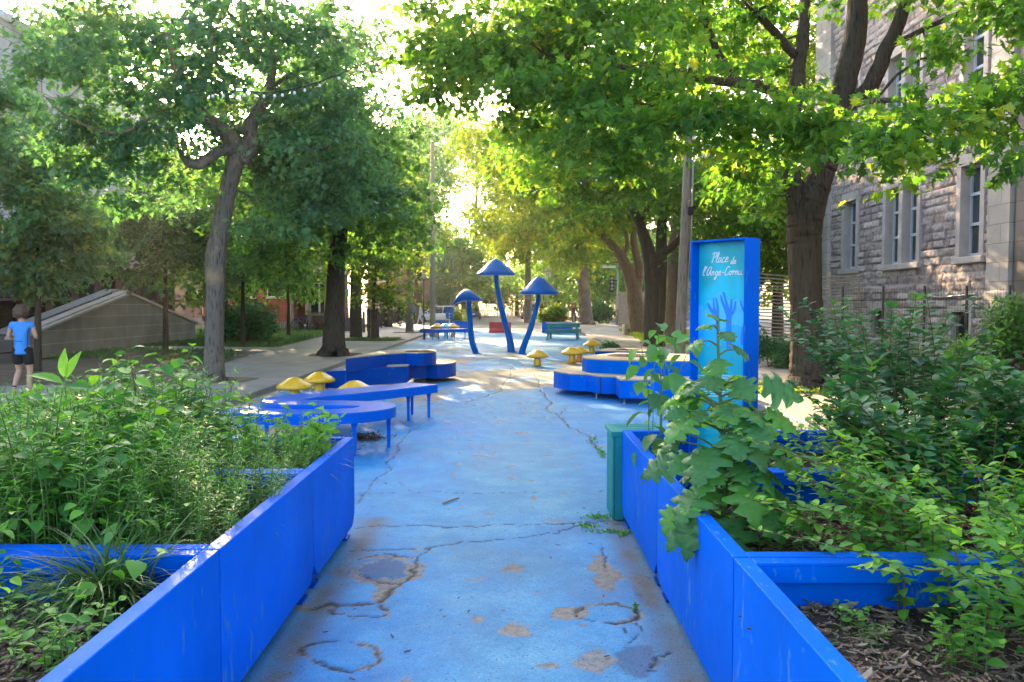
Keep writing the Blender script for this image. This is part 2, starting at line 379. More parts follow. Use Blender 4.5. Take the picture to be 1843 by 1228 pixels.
# ================================================================== ground, street, sidewalks
KL, KR = -4.45, 3.75      # kerb lines of the painted street
def vnoise(x, y, s, seed):
    r = np.random.default_rng(seed); g = r.random((256, 256)); x = x * s + 1000; y = y * s + 1000
    xi = np.floor(x).astype(int); yi = np.floor(y).astype(int); fx = x - xi; fy = y - yi; fx = fx * fx * (3 - 2 * fx); fy = fy * fy * (3 - 2 * fy)
    a = g[xi % 256, yi % 256]; b = g[(xi + 1) % 256, yi % 256]; c = g[xi % 256, (yi + 1) % 256]; d = g[(xi + 1) % 256, (yi + 1) % 256]
    return (a * (1 - fx) + b * fx) * (1 - fy) + (c * (1 - fx) + d * fx) * fy
def fbm(x, y, s, seed, o=5, k=.55):
    t = 0; a = 1; tot = 0
    for i in range(o): t = t + a * vnoise(x, y, s * 2 ** i, seed + i); tot += a; a *= k
    return t / tot
def build_street():
    xs = np.concatenate([np.linspace(KL, -1.6, 90, endpoint=False), np.linspace(-1.6, 1.6, 230, endpoint=False), np.linspace(1.6, KR, 70)])
    ys = [1.5]
    while ys[-1] < 62: ys.append(ys[-1] * 1.0042 + (.0 if ys[-1] > 3 else .004))
    ys = np.array(ys); X, Y = np.meshgrid(xs, ys); X = X.ravel(); Y = Y.ravel()
    wx = X + .17 * (fbm(X, Y, 3, 11) - .5) + .06 * (fbm(X, Y, 16, 12) - .5); wy = Y + .17 * (fbm(X, Y, 3, 21) - .5) + .06 * (fbm(X, Y, 16, 22) - .5)
    def dist(poly, closed=False):
        P = [G(*p) for p in poly]
        if closed: P.append(P[0])
        d = np.full(len(X), 9.0)
        lo = min(p.y for p in P) - .6; hi = max(p.y for p in P) + .6; m = (Y > lo) & (Y < hi)
        x = wx[m]; y = wy[m]; dm = np.full(len(x), 9.0)
        for a, b in zip(P[:-1], P[1:]):
            ex, ey = b.x - a.x, b.y - a.y; L = ex * ex + ey * ey + 1e-9
            t = np.clip(((x - a.x) * ex + (y - a.y) * ey) / L, 0, 1); dm = np.minimum(dm, np.hypot(x - a.x - t * ex, y - a.y - t * ey))
        d[m] = dm; return d
    def ell(cx, cy, rx, ry, n=26): return [(cx + rx * math.cos(2 * math.pi * i / n), cy + ry * math.sin(2 * math.pi * i / n)) for i in range(n)]
    def inside(cx, cy, rx, ry, soft=.25):
        a = G(cx - rx, cy); b = G(cx + rx, cy); c = G(cx, cy - ry); d_ = G(cx, cy + ry); c0 = ((a.x + b.x) / 2, (c.y + d_.y) / 2)
        q = np.sqrt(((wx - c0[0]) / (abs(b.x - a.x) / 2)) ** 2 + ((wy - c0[1]) / (abs(c.y - d_.y) / 2)) ** 2)
        q = q + 1.5 * (fbm(X, Y, 8, 31, 6, .65) - .5); return np.clip((1 - q) / soft + .5, 0, 1)
    crack = np.zeros(len(X)); wear = np.zeros(len(X)); z = np.zeros(len(X)); grass = np.zeros(len(X))
    cr = [([(630, 951), (700, 947), (800, 950), (900, 946), (1000, 942), (1050, 940), (1130, 948)], .014), ([(640, 990), (700, 988), (760, 984), (850, 972), (950, 965), (1000, 958), (1040, 945), (1090, 936)], .016),
          ([(920, 640), (965, 676), (972, 700), (990, 722), (985, 738), (1010, 752), (1030, 768), (1060, 785), (1075, 805), (1090, 822)], .022), ([(985, 738), (1003, 748), (1018, 735), (1040, 733)], .018),
          ([(778, 752), (735, 775), (720, 800), (700, 830), (697, 850), (662, 868), (665, 885), (635, 908)], .012), ([(735, 734), (790, 729), (850, 722), (900, 705), (915, 680), (925, 655)], .02),
          ([(640, 888), (700, 889), (850, 886), (960, 887)], .006), ([(715, 1055), (690, 1085), (650, 1090), (590, 1086), (560, 1096)], .02), ([(655, 1005), (700, 996), (742, 1003), (738, 1040), (715, 1055), (680, 1048), (655, 1030)], .012),
          ([(1125, 1165), (1140, 1150), (1142, 1120)], .008), ([(1170, 1200), (1182, 1184), (1216, 1181)], .012), ([(1085, 985), (1095, 1000), (1100, 1020)], .012), ([(640, 820), (700, 700), (640, 660)], .01),
          ([(760, 985), (745, 1000), (738, 1010)], .01), ([(840, 750), (1085, 752)], .006), ([(800, 690), (1000, 672)], .01), ([(1120, 1140), (1110, 1130)], .01)]
    for p, w in cr: crack = np.maximum(crack, np.clip(1.6 - dist(p) / (w * .6 * (.3 + 1.3 * fbm(X, Y, 7, 41))), 0, 1))
    for c in ((642, 1098, 46, 11), (618, 1183, 63, 26), (1092, 1105, 52, 16)):
        d = dist(ell(*c), True); crack = np.maximum(crack, np.clip(1.5 - d / (.002 + .015 * np.clip(fbm(X, Y, 9, 44) * 2 - .6, 0, 1)), 0, 1)); wear = np.maximum(wear, .6 * np.clip(1.2 - d / (.075 * np.clip(fbm(X, Y, 5, 45) * 2.2 - .8, 0, 1) + .004), 0, 1))
    wear = np.maximum(wear, inside(1095, 1036, 29, 38)); wear = np.maximum(wear, inside(700, 1028, 60, 26) * .9); wear = np.maximum(wear, inside(1075, 1200, 34, 26) * .6)
    wear = np.maximum(wear, inside(1030, 1107, 34, 9)); wear = np.maximum(wear, inside(565, 1095, 40, 6) * .8); wear = np.maximum(wear, inside(700, 1062, 26, 22) * .7)
    blob = inside(695, 1026, 42, 20) ; dark = np.maximum(blob * .8, inside(1140, 1192, 46, 26) * .75); wear = wear * (1 - .9 * blob)
    sx = np.exp(-((X - G(928, 1090).x - .02 * np.sin(Y * 5)) / .10) ** 2) * (Y < 5.2) * np.clip((Y - 3.4) * 4, 0, 1)
    n2 = fbm(X, Y, 5.5, 61, 6, .62); n1 = fbm(X, Y, .45, 62, 6, .6); n3 = fbm(X, Y * .45, 1.4, 63, 6, .62)
    wear = np.maximum(wear, np.clip((n2 + sx * .16 - .70) * 14, 0, 1) * .7)
    far = np.clip((Y - 9) / 8, 0, 1) * np.clip((27 - Y) / 8, -.3, 1)
    wear = np.maximum(wear, np.clip((n3 * .55 + n1 * .55 + far * .17 - .64) * 9, 0, 1) * np.clip((Y - 6) / 5, 0, 1) * .85)  # mid-street tan covers real wear and sunlit patches painted as bare asphalt
    edge = np.clip(1 - (X - KL) / .5, 0, 1) + np.clip(1 - (KR - X) / .5, 0, 1); wear = np.maximum(wear, np.clip(edge * 1.2 + (n2 - .5) * 2.4 - .2, 0, 1))
    wear = np.maximum(wear, np.clip((Y - 44) / 6, 0, 1)) ; grime = np.clip((n1 - .52) * 5, 0, 1) * .5
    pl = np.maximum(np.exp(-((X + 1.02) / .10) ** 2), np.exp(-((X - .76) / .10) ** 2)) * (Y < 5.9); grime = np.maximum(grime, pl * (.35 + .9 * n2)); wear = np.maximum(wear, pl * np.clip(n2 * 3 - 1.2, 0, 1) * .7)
    for q in range(9):   # hairline cracks farther up the street
        a = np.abs(fbm(X + q * 3, Y * .8, .35, 70 + q, 4, .5) - .5); 
        if q < 3: crack = np.maximum(crack, np.clip(1 - a / .0022, 0, 1) * np.clip((Y - 8) / 5, 0, 1) * .8)
    z = .012 * (fbm(X, Y, .8, 81, 3) - .5) + .004 * (fbm(X, Y, 9, 82, 3) - .5) - .008 * crack - .006 * np.clip(wear * 1.4, 0, 1) * (n2) - .004 * dark
    nx = len(xs); ny = len(ys); i = np.arange(nx - 1)[None] + (np.arange(ny - 1) * nx)[:, None]
    FA = np.stack([i, i + 1, i + nx + 1, i + nx], -1).reshape(-1, 4)
    me = raw_mesh('street', np.stack([X, Y, z], 1), FA, M['street'], None, True)
    for nm, arr in (('wear', wear), ('crack', crack), ('grime', grime), ('dark', dark), ('fade_sun', np.clip(np.exp(-((X - .02 + .3 * (n1 - .5)) / .75) ** 2) * .8 + (n3 - .5) * 1.6 + .05 + np.clip((Y - 22) / 12, 0, .5), 0, 1))):  # worn centre track, plus sunlit paleness up the street painted in
        a = me.attributes.new(nm, 'FLOAT', 'POINT'); a.data.foreach_set('value', arr.astype(np.float32))
    o = mkobj('painted_street', me); struct(o, 'worn light blue painted asphalt street with cracks and bare patches'); return o
def street_mat():
    m, nt, out = mat('painted_asphalt'); n = N(nt); v = coords(n)
    A = lambda nm: n('ShaderNodeAttribute', _attribute_name=nm).outputs['Fac']
    f = noise(n, v, 2.2, 8, .65); fine = noise(n, v, 130, 4, .7); mid = noise(n, v, 24, 6, .7)
    f = n('ShaderNodeMath', _operation='MULTIPLY_ADD'); n.l(mid, f.inputs[0]); f.inputs[1].default_value = .45; n.l(noise(n, v, 2.2, 8, .65), f.inputs[2]); f2_ = n('ShaderNodeMath', _operation='SUBTRACT'); n.l(f.outputs[0], f2_.inputs[0]); f2_.inputs[1].default_value = .22; f = f2_.outputs[0]
    blue = mixc(n, A('fade_sun'), ramp(n, f, [(.32, (.012, .18, .46)), (.5, (.028, .255, .58)), (.68, (.06, .33, .62))]), ramp(n, f, [(.32, (.045, .22, .41)), (.5, (.085, .30, .48)), (.68, (.16, .38, .52))]))
    chipm = ramp(n, mid, [(.60, (0, 0, 0)), (.66, (1, 1, 1))]); c = mixc(n, mixc(n, 1.0, chipm, (.7, .7, .7), 'MULTIPLY'), blue, (.16, .20, .24))
    tan = ramp(n, mid, [(.3, (.13, .11, .09)), (.5, (.25, .22, .18)), (.7, (.36, .32, .26))])
    wn = n('ShaderNodeMath', _operation='MULTIPLY_ADD'); n.l(fine, wn.inputs[0]); wn.inputs[1].default_value = 1.5; wn.inputs[2].default_value = -.75
    ws = n('ShaderNodeMath', _operation='ADD', _use_clamp=True); n.l(A('wear'), ws.inputs[0]); n.l(wn.outputs[0], ws.inputs[1])
    wr = ramp(n, ws.outputs[0], [(.28, (0, 0, 0)), (.62, (1, 1, 1))])
    c = mixc(n, A('dark'), c, (.05, .10, .20)); c = mixc(n, wr, c, tan)
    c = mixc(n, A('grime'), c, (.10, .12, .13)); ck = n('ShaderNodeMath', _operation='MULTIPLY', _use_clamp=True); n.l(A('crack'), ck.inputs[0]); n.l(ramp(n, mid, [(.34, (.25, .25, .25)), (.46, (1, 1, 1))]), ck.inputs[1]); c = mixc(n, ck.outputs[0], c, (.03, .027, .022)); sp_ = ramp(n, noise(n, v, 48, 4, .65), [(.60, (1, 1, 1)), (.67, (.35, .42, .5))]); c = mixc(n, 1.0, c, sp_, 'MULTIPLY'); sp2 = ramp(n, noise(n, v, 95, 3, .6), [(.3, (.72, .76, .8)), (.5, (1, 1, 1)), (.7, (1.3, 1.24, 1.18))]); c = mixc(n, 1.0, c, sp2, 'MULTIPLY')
    p = n('ShaderNodeBsdfPrincipled', Roughness=.62); p.inputs['Specular IOR Level'].default_value = .3; n.l(c, p.inputs['Base Color'])
    rr = n('ShaderNodeMapRange', To__Min=.42, To__Max=.85); n.l(f, rr.inputs[0]); n.l(rr.outputs[0], p.inputs['Roughness'])
    n.l(bump(n, fine, .7, .008), p.inputs['Normal']); n.l(p.outputs[0], out.inputs[0]); return m
M['street'] = street_mat()
build_street()
def sheet(name, poly, z, m, label=None, th=.0):
    b = MB(); b.prism(poly, z - (th or .01), z, top=True, bot=False); o = b.build(name, m); struct(o, label); return o
sheet('ground', [(-260, -30), (260, -30), (260, 420), (-260, 420)], -.05, M['dirt'])
sheet('far_road', [(KL, 62.0), (KR, 62.0), (KR, 260), (KL, 260)], -.004, M['asphalt'])
sheet('cross_street', [(-60, 63), (KL - .01, 63), (KL - .01, 76), (-60, 76)], -.004, M['asphalt'])
sheet('cross_street', [(KR + .01, 63), (60, 63), (60, 76), (KR + .01, 76)], -.004, M['asphalt'])
sheet('street_margin', [(KL, -6), (KR, -6), (KR, 1.5), (KL, 1.5)], -.01, M['asphalt'])
# left sidewalk with the side path, right sidewalk, kerbs
sheet('sidewalk', [(KL - .16, -6), (KL - .16, 62.5), (-9.6, 62.5), (-9.4, 42), (-8.4, 30), (-7.6, 21.5), (-6.6, 15.4), (-11, 14.6), (-24, 14.2), (-24, 10.6), (-8.2, 9.6), (-7.4, -6)], .075, M['sidewalk'], None, .12)
sheet('path', [(-7.95, 26.2), (-8.15, 28.6), (-26, 31.6), (-26, 30.4)], .055, M['sidewalk'], None, .1)
sheet('path', [(-9.5, 43.0), (-9.5, 44.4), (-19, 43.2), (-19, 42.0)], .055, M['kerb'], None, .1)
sheet('sidewalk', [(KR + .16, -6), (KR + .16, 62.5), (7.6, 62.5), (7.4, 24), (7.2, 13), (7.6, -6)], .075, M['sidewalkR'], None, .12)
for x in (KL - .16, KR):
    b = MB()
    y = -6.0
    while y < 62: b.b2((x, y, -.05), (x + .16, min(y + 1.98, 62.5), .095), bev=.015); y += 2.0
    struct(b.build('kerb', M['kerb']), 'grey stone kerb along the painted street')
sheet('lawn', [(-10.9, 62), (-9.65, 42.5), (-8.5, 30.2), (-8.2, 27.2), (-26, 31.7), (-26, 62)], .04, M['lawn'], 'mown grass beside the brick building', .08)
sheet('lawn', [(7.5, 8), (7.5, 62), (10.75, 62), (10.75, 8)], .03, M['dirt'], 'planted strip in front of the stone school', .06)
sheet('lawn', [(-60, 76.5), (-6, 76.5), (-6, 80), (-60, 80)], .03, M['lawn'], None, .06)
# tree pits
def pit(x, y, w, d, m='soil'):
    b = MB(); n = 22
    poly = [(x + w / 2 * (abs(math.cos(t)) ** .5) * (1 if math.cos(t) > 0 else -1) * (1 + .06 * math.sin(5 * t)), y + d / 2 * (abs(math.sin(t)) ** .5) * (1 if math.sin(t) > 0 else -1) * (1 + .05 * math.sin(4 * t))) for t in [2 * math.pi * i / n for i in range(n)]]
    b.prism(poly, .04, .083, bot=False); struct(b.build('tree_pit', M[m]), 'bare soil square around a street tree')
# ================================================================== stone school on the street side
def stone_mat():
    m, nt, out = mat('rock_faced_stone'); n = N(nt); at = n('ShaderNodeAttribute', _attribute_name='tint'); mo = n('ShaderNodeAttribute', _attribute_name='mortar'); v = coords(n)
    c = ramp(n, at.outputs['Fac'], [(0, (.36, .28, .255)), (.5, (.49, .39, .36)), (1, (.62, .50, .46))])
    c = mixc(n, 1.0, c, ramp(n, noise(n, v, 13, 8, .75), [(.32, (.5, .47, .46)), (.5, (.95, .93, .92)), (.68, (1.3, 1.27, 1.25))]), 'MULTIPLY')
    c = mixc(n, mo.outputs['Fac'], c, (.16, .14, .13))
    p = n('ShaderNodeBsdfPrincipled', Roughness=.9); n.l(c, p.inputs['Base Color']); n.l(bump(n, noise(n, v, 22, 8, .75), .9, .03), p.inputs['Normal']); n.l(p.outputs[0], out.inputs[0]); return m
M['stone'] = stone_mat()
M['ashlar'] = brick('smooth_ashlar', (.50, .42, .37), (.43, .36, .315), (.25, .215, .19), .9, .42, 'y', .25, .8, .5, .01)
M['ashlarx'] = brick('smooth_ashlar_shade', (.19, .15, .125), (.16, .125, .105), (.09, .075, .065), .9, .42, 'x', .25, .8, .5, .01)  # darker copy of the ashlar: shade on the wing put into its colour
M['surround'] = simple('dressed_stone', (.48, .40, .36), .8, .14, 3, bmp=.3, bscale=50)
def school():
    t = thing('stone_school', 'rock faced grey stone school building with tall white sash windows behind the big tree', 'building', (10.8, 22, 0))
    FX = 10.8; off = (10.8, 22, 0)
    y0, y1, z0, z1 = 17.25, 28.0, 0, 15.0; st = .035
    wins = [(18.35, 19.15, 2.72, 4.87), (21.2, 21.98, 2.72, 4.87), (22.2, 22.98, 2.72, 4.87), (24.95, 25.85, 2.72, 4.87)]
    wins = wins + [(a, b, c + 3.65, d + 3.65) for a, b, c, d in wins] + [(a, b, c + 7.3, d + 7.3) for a, b, c, d in wins]
    base = [(18.7, 19.45, .75, 1.42), (23.0, 23.8, .75, 1.42)]
    ys = np.arange(y0, y1 + .001, st); zs = np.arange(z0, z1, st)
    Y, Z = np.meshgrid(ys, zs); Y = Y.ravel(); Z = Z.ravel()
    rh = .215; row = np.floor(Z / rh + .15 * 0).astype(int); rr = np.random.default_rng(5); offr = rr.random(200) ; wr = .38 + .25 * rr.random(200)
    u = Y / wr[row] + offr[row] * 3; cell = np.floor(u).astype(int); fu = (u - cell) * wr[row]; fz = Z - row * rh
    h = np.sin(cell * 127.1 + row * 311.7) * 43758.5453; h = h - np.floor(h); h2 = np.sin(cell * 269.5 + row * 183.3) * 24634.63; h2 = h2 - np.floor(h2)
    ed = np.minimum(np.minimum(fu, wr[row] - fu), np.minimum(fz, rh - fz)); pil = np.clip(ed / .028, 0, 1)
    D = pil * (.035 + .035 * h + (fz / rh - .5) * .05 * (h2 - .5) * 2 + (fu / wr[row] - .5) * .06 * (h - .5) * 2 + .09 * (fbm(Y, Z, 9, 91, 4, .65) - .5)) 
    nx = len(ys); nz = len(zs); i = np.arange(nx - 1)[None] + (np.arange(nz - 1) * nx)[:, None]
    FA = np.stack([i, i + nx, i + nx + 1, i + 1], -1).reshape(-1, 4); cy = Y[FA].mean(1); cz = Z[FA].mean(1); keep = np.ones(len(FA), bool)
    for a, b, c, d in wins + base: keep &= ~((cy > a - .02) & (cy < b + .02) & (cz > c - .02) & (cz < d + .02))
    me = raw_mesh('stone_wall', np.stack([-D, Y - 22, Z], 1), FA[keep], M['stone'], h, True)
    a = me.attributes.new('mortar', 'FLOAT', 'POINT'); a.data.foreach_set('value', (1 - np.clip(ed / .026, 0, 1)).astype(np.float32))
    mkobj('stone_wall', me, t)
    MB().b2((FX + .55, y0 - .3, 0), (FX + 9, y1, z1)).b2((FX, y1 - .02, 0), (FX + 9, y1 + .3, z1)).build('inner_wall', M['surround'], t, off)
    # corner pilaster and the nearer wing
    MB().b2((FX - .12, 17.2, 0), (FX + .5, 18.0, z1)).b2((FX - .2, 17.1, 0), (FX + .5, 18.0, 1.9), 0, .04).build('corner_pilaster', M['ashlar'], t, off)
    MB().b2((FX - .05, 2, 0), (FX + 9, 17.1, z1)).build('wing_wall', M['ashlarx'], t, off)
    MB().b2((FX - .16, 27.0, 0), (FX + .4, 28.32, z1)).build('corner_pilaster', M['ashlar'], t, off)
    for wi, (a, b, c, d) in enumerate(wins):
        w = MB(); p = .095 + .004 * (wi % 2); sa = .108 if wi % 4 == 2 else .17; sb = .108 if wi % 4 == 1 else .17
        for lo, hi in (((FX - p, a - sa, c), (FX + .3 + p / 9, a, d)), ((FX - p, b, c), (FX + .3 + p / 9, b + sb, d)), ((FX - p - .01, a - sa - .001, d), (FX + .3 + p / 8, b + sb + .001, d + .26))): w.b2(lo, hi)
        w.b2((FX - .17, a - sa - (.05 if sa > .15 else 0), c - .16), (FX + .3, b + sb + (.05 if sb > .15 else 0), c), 0, .015)
        w.build('window_surround', M['surround'], t, off)
        fx = FX + .14; fr = MB(); wd = .055
        fr.b2((fx, a, c + .0), (fx + .08, a + wd, d)).b2((fx, b - wd, c), (fx + .08, b, d)).b2((fx - .002, a + wd, c), (fx + .08, b - wd, c + .09)).b2((fx - .002, a + wd, d - .06), (fx + .08, b - wd, d))
        for k in (.36, .69): fr.b2((fx - .012, a + wd, c + (d - c) * k - .035), (fx + .07, b - wd, c + (d - c) * k + .035))
        wo = fr.build('window', M['trim'], t, off)
        g = MB(); g.b2((fx + .045, a + .02, c + .02), (fx + .055, b - .02, d - .02)); g.build('pane', M['schoolglass'], wo)
        wo.children[0].data.transform(Matrix.Translation((-10.8, -22, 0)))
    for a, b, c, d in base:
        w = MB(); w.b2((FX - .08, a - .12, c), (FX + .25, a, d)).b2((FX - .08, b, c), (FX + .25, b + .12, d)).b2((FX - .09, a - .14, d), (FX + .25, b + .14, d + .14)); w.build('window_surround', M['surround'], t, off)
        g = MB(); g.b2((FX + .13, a, c), (FX + .15, b, d)); 
        for k in range(9): g.tube([(FX + .05, a + (b - a) * (k + .5) / 9, c), (FX + .05, a + (b - a) * (k + .5) / 9, d)], .008, 5)
        g.build('basement_window', M['black'], t, off)
    c_ = MB(); c_.tube(catmull([(FX - .06, 20.9, 1.92), (FX - .06, 20.2, 1.78), (FX - .06, 19.3, 1.8), (FX - .06, 18.4, 1.84)], 6), .03, 6); c_.build('pipe', M['steel'], t, off)
M['schoolglass'] = glass('school_glass', (.025, .035, .035), .04)
school()
# wire fence in front of the school
def mesh_fence(name, A, B, h, label, posts=5, m='steel', cell=(.055, .2), r=.0022, pr=.03):
    A = Vector(A); B = Vector(B); L = (B - A).length; ang = math.atan2(B.y - A.y, B.x - A.x)
    t = thing(name, label, 'fence', A, ang)
    for i in range(posts):
        MB().tube([(L * i / (posts - 1), 0, -.05), (L * i / (posts - 1), 0, h)], pr, 8).build('post', M[m], t)
    w = MB(); x = 0
    while x < L: w.tube([(x, -.03, .1), (x, -.03, h - .04)], r, 4, False); x += cell[0]
    z = .1
    while z < h: w.tube([(0, -.036, z), (L, -.036, z)], r, 4, False); z += cell[1]
    w.build('wire_panel', M[m], t); return t
M['fencewire'] = simple('rusted_dark_wire', (.06, .045, .035), .7, .3, 12)
mesh_fence('wire_fence', (7.3, 17.6, .02), (10.55, 16.9, .02), 1.98, 'dark wire mesh fence on thin posts between shrub and stone school', 5, 'fencewire')
# leaning slatted fence behind the big tree
def slat_fence():
    t = thing('slatted_fence', 'leaning fence of thin horizontal wooden slats between blue sign and big tree', 'fence', (6.3, 21, 0))
    L = 3.0
    for i, x in enumerate((0, 1.15, 2.2, 2.95)):
        MB().tube([(x, .02, -.05), (x - .1, .10, 2.55 - .05 * i)], .03, 6).build('post', M['slat'], t)
    for k in range(24):
        z = .28 + k * .094; y = .0 + .05 * math.sin(k * .7) * 0
        b = MB(); pts = []
        for i in range(9):
            u = i / 8; pts.append((-.05 + L * u + random.uniform(-.01, .01), -.06 + .10 * z / 2.4, z - .10 * math.sin(math.pi * u) * (z / 2.4) - .06 * u * (k / 24) + random.uniform(-.012, .012)))
        for p, q in zip(pts[:-1], pts[1:]):
            b.add([(p[0], p[1], p[2] - .016), (q[0], q[1], q[2] - .016), (q[0], q[1], q[2] + .016), (p[0], p[1], p[2] + .016), (p[0], p[1] + .018, p[2] - .016), (q[0], q[1] + .018, q[2] - .016), (q[0], q[1] + .018, q[2] + .016), (p[0], p[1] + .018, p[2] + .016)], [(0, 1, 2, 3), (5, 4, 7, 6), (3, 2, 6, 7), (0, 4, 5, 1)])
        b.build('slat', M['slat'], t)
M['slat'] = simple('weathered_slat', (.36, .27, .2), .75, .2, 8, bmp=.2)
slat_fence()
# ================================================================== big pale siding building with glazed base, gable wall
M['siding'] = brick('grey_block_siding', (.55, .50, .51), (.50, .46, .47), (.3, .27, .27), 1.6, .42, 'y', .5, .8, .5, .02)
M['sidingx'] = brick('grey_block_siding_end', (.27, .24, .235), (.245, .22, .215), (.14, .125, .12), 1.6, .42, 'x', .5, .8, .5, .02)
M['blockwall'] = brick('concrete_block_wall', (.29, .25, .215), (.26, .225, .19), (.42, .375, .33), 6.0, .4, 'y', .5, .85, .5, .018)
def left_building():
    t = thing('school_annex', 'tall windowless grey block building with dark glazed ground floor behind trees', 'building', (-17, 30, 0)); off = (-17, 30, 0)
    MB().b2((-40, 12, 3.1), (-17, 41, 11.1)).build('wall', M['siding'], t, off)
    MB().b2((-40, 11.9, 11.1), (-16.9, 41.1, 11.35)).build('roof_edge', M['trim'], t, off)
    MB().b2((-40, 12, 0), (-17.0, 41, .55)).build('base_wall', M['blockwall'], t, off)
    MB().b2((-40, 12.1, .5), (-17.3, 40.9, 3.15)).build('glazing', M['annexglass'], t, off)
    y = 12.0; b = MB()
    while y < 41: b.b2((-17.28, y, .55), (-17.05, y + .14, 3.1)); y += 1.75
    b.b2((-17.26, 12.0, 1.72), (-17.08, 41, 1.82)).b2((-17.26, 12, 2.95), (-17.07, 41, 3.1)).b2((-17.26, 12, .55), (-17.07, 41, .66))
    b.build('window_frame', M['brown'], t, off)
    y = 12.14
    while y < 40:
        if int(y * 7) % 3: MB().b2((-17.2, y + .05, 1.85), (-17.16, y + 1.5, 2.93)).build('blind', M['blind'], t, off)
        y += 1.75
    # sloped canopy bars
    MB().tube([(-16.6, 22.5, 3.3), (-16.4, 28.6, 2.25)], .07, 6).build('eave_rail', M['ply'], t, off)
M['annexglass'] = glass('annex_glass', (.015, .014, .012), .06)
M['blind'] = simple('grey_blind', (.06, .06, .07), .8)
left_building()
def gable():
    t = thing('gabled_retaining_wall', 'low triangular concrete block wall with sloped pale coping under the trees', 'wall', (-14, 29, 0)); off = (-14, 29, 0)
    a, b_, c = G(70, 640), Vector((-14.0, 29.2, 0)), G(362, 618); X0 = -14.0
    poly = [(22.8, 0), (22.8, .62), (29.2, 1.95), (35.2, .75), (35.2, 0)]
    MB().slab(poly, 'x', X0 - .3, X0).build('wall', M['blockwall'], t, off)
    w = MB()
    for (p, q) in (((22.6, .60), (29.25, 1.98)), ((29.15, 1.98), (35.4, .73))):
        w.slab([(p[0], p[1]), (q[0], q[1]), (q[0], q[1] + .07), (p[0], p[1] + .07)], 'x', X0 - .42, X0 + .08)
        w.slab([(p[0], p[1] + .07), (q[0], q[1] + .07), (q[0], q[1] + .13), (p[0], p[1] + .13)], 'x', X0 - .36, X0 - .05)
    w.build('coping', M['surround'], t, off)
    MB().slab([(22.7, .74), (29.2, 2.12), (29.2, 2.16), (22.7, .78)], 'x', X0 - .9, X0 - .42).slab([(29.2, 2.12), (35.3, .88), (35.3, .92), (29.2, 2.16)], 'x', X0 - .9, X0 - .42).build('flashing', M['steel'], t, off)
gable()
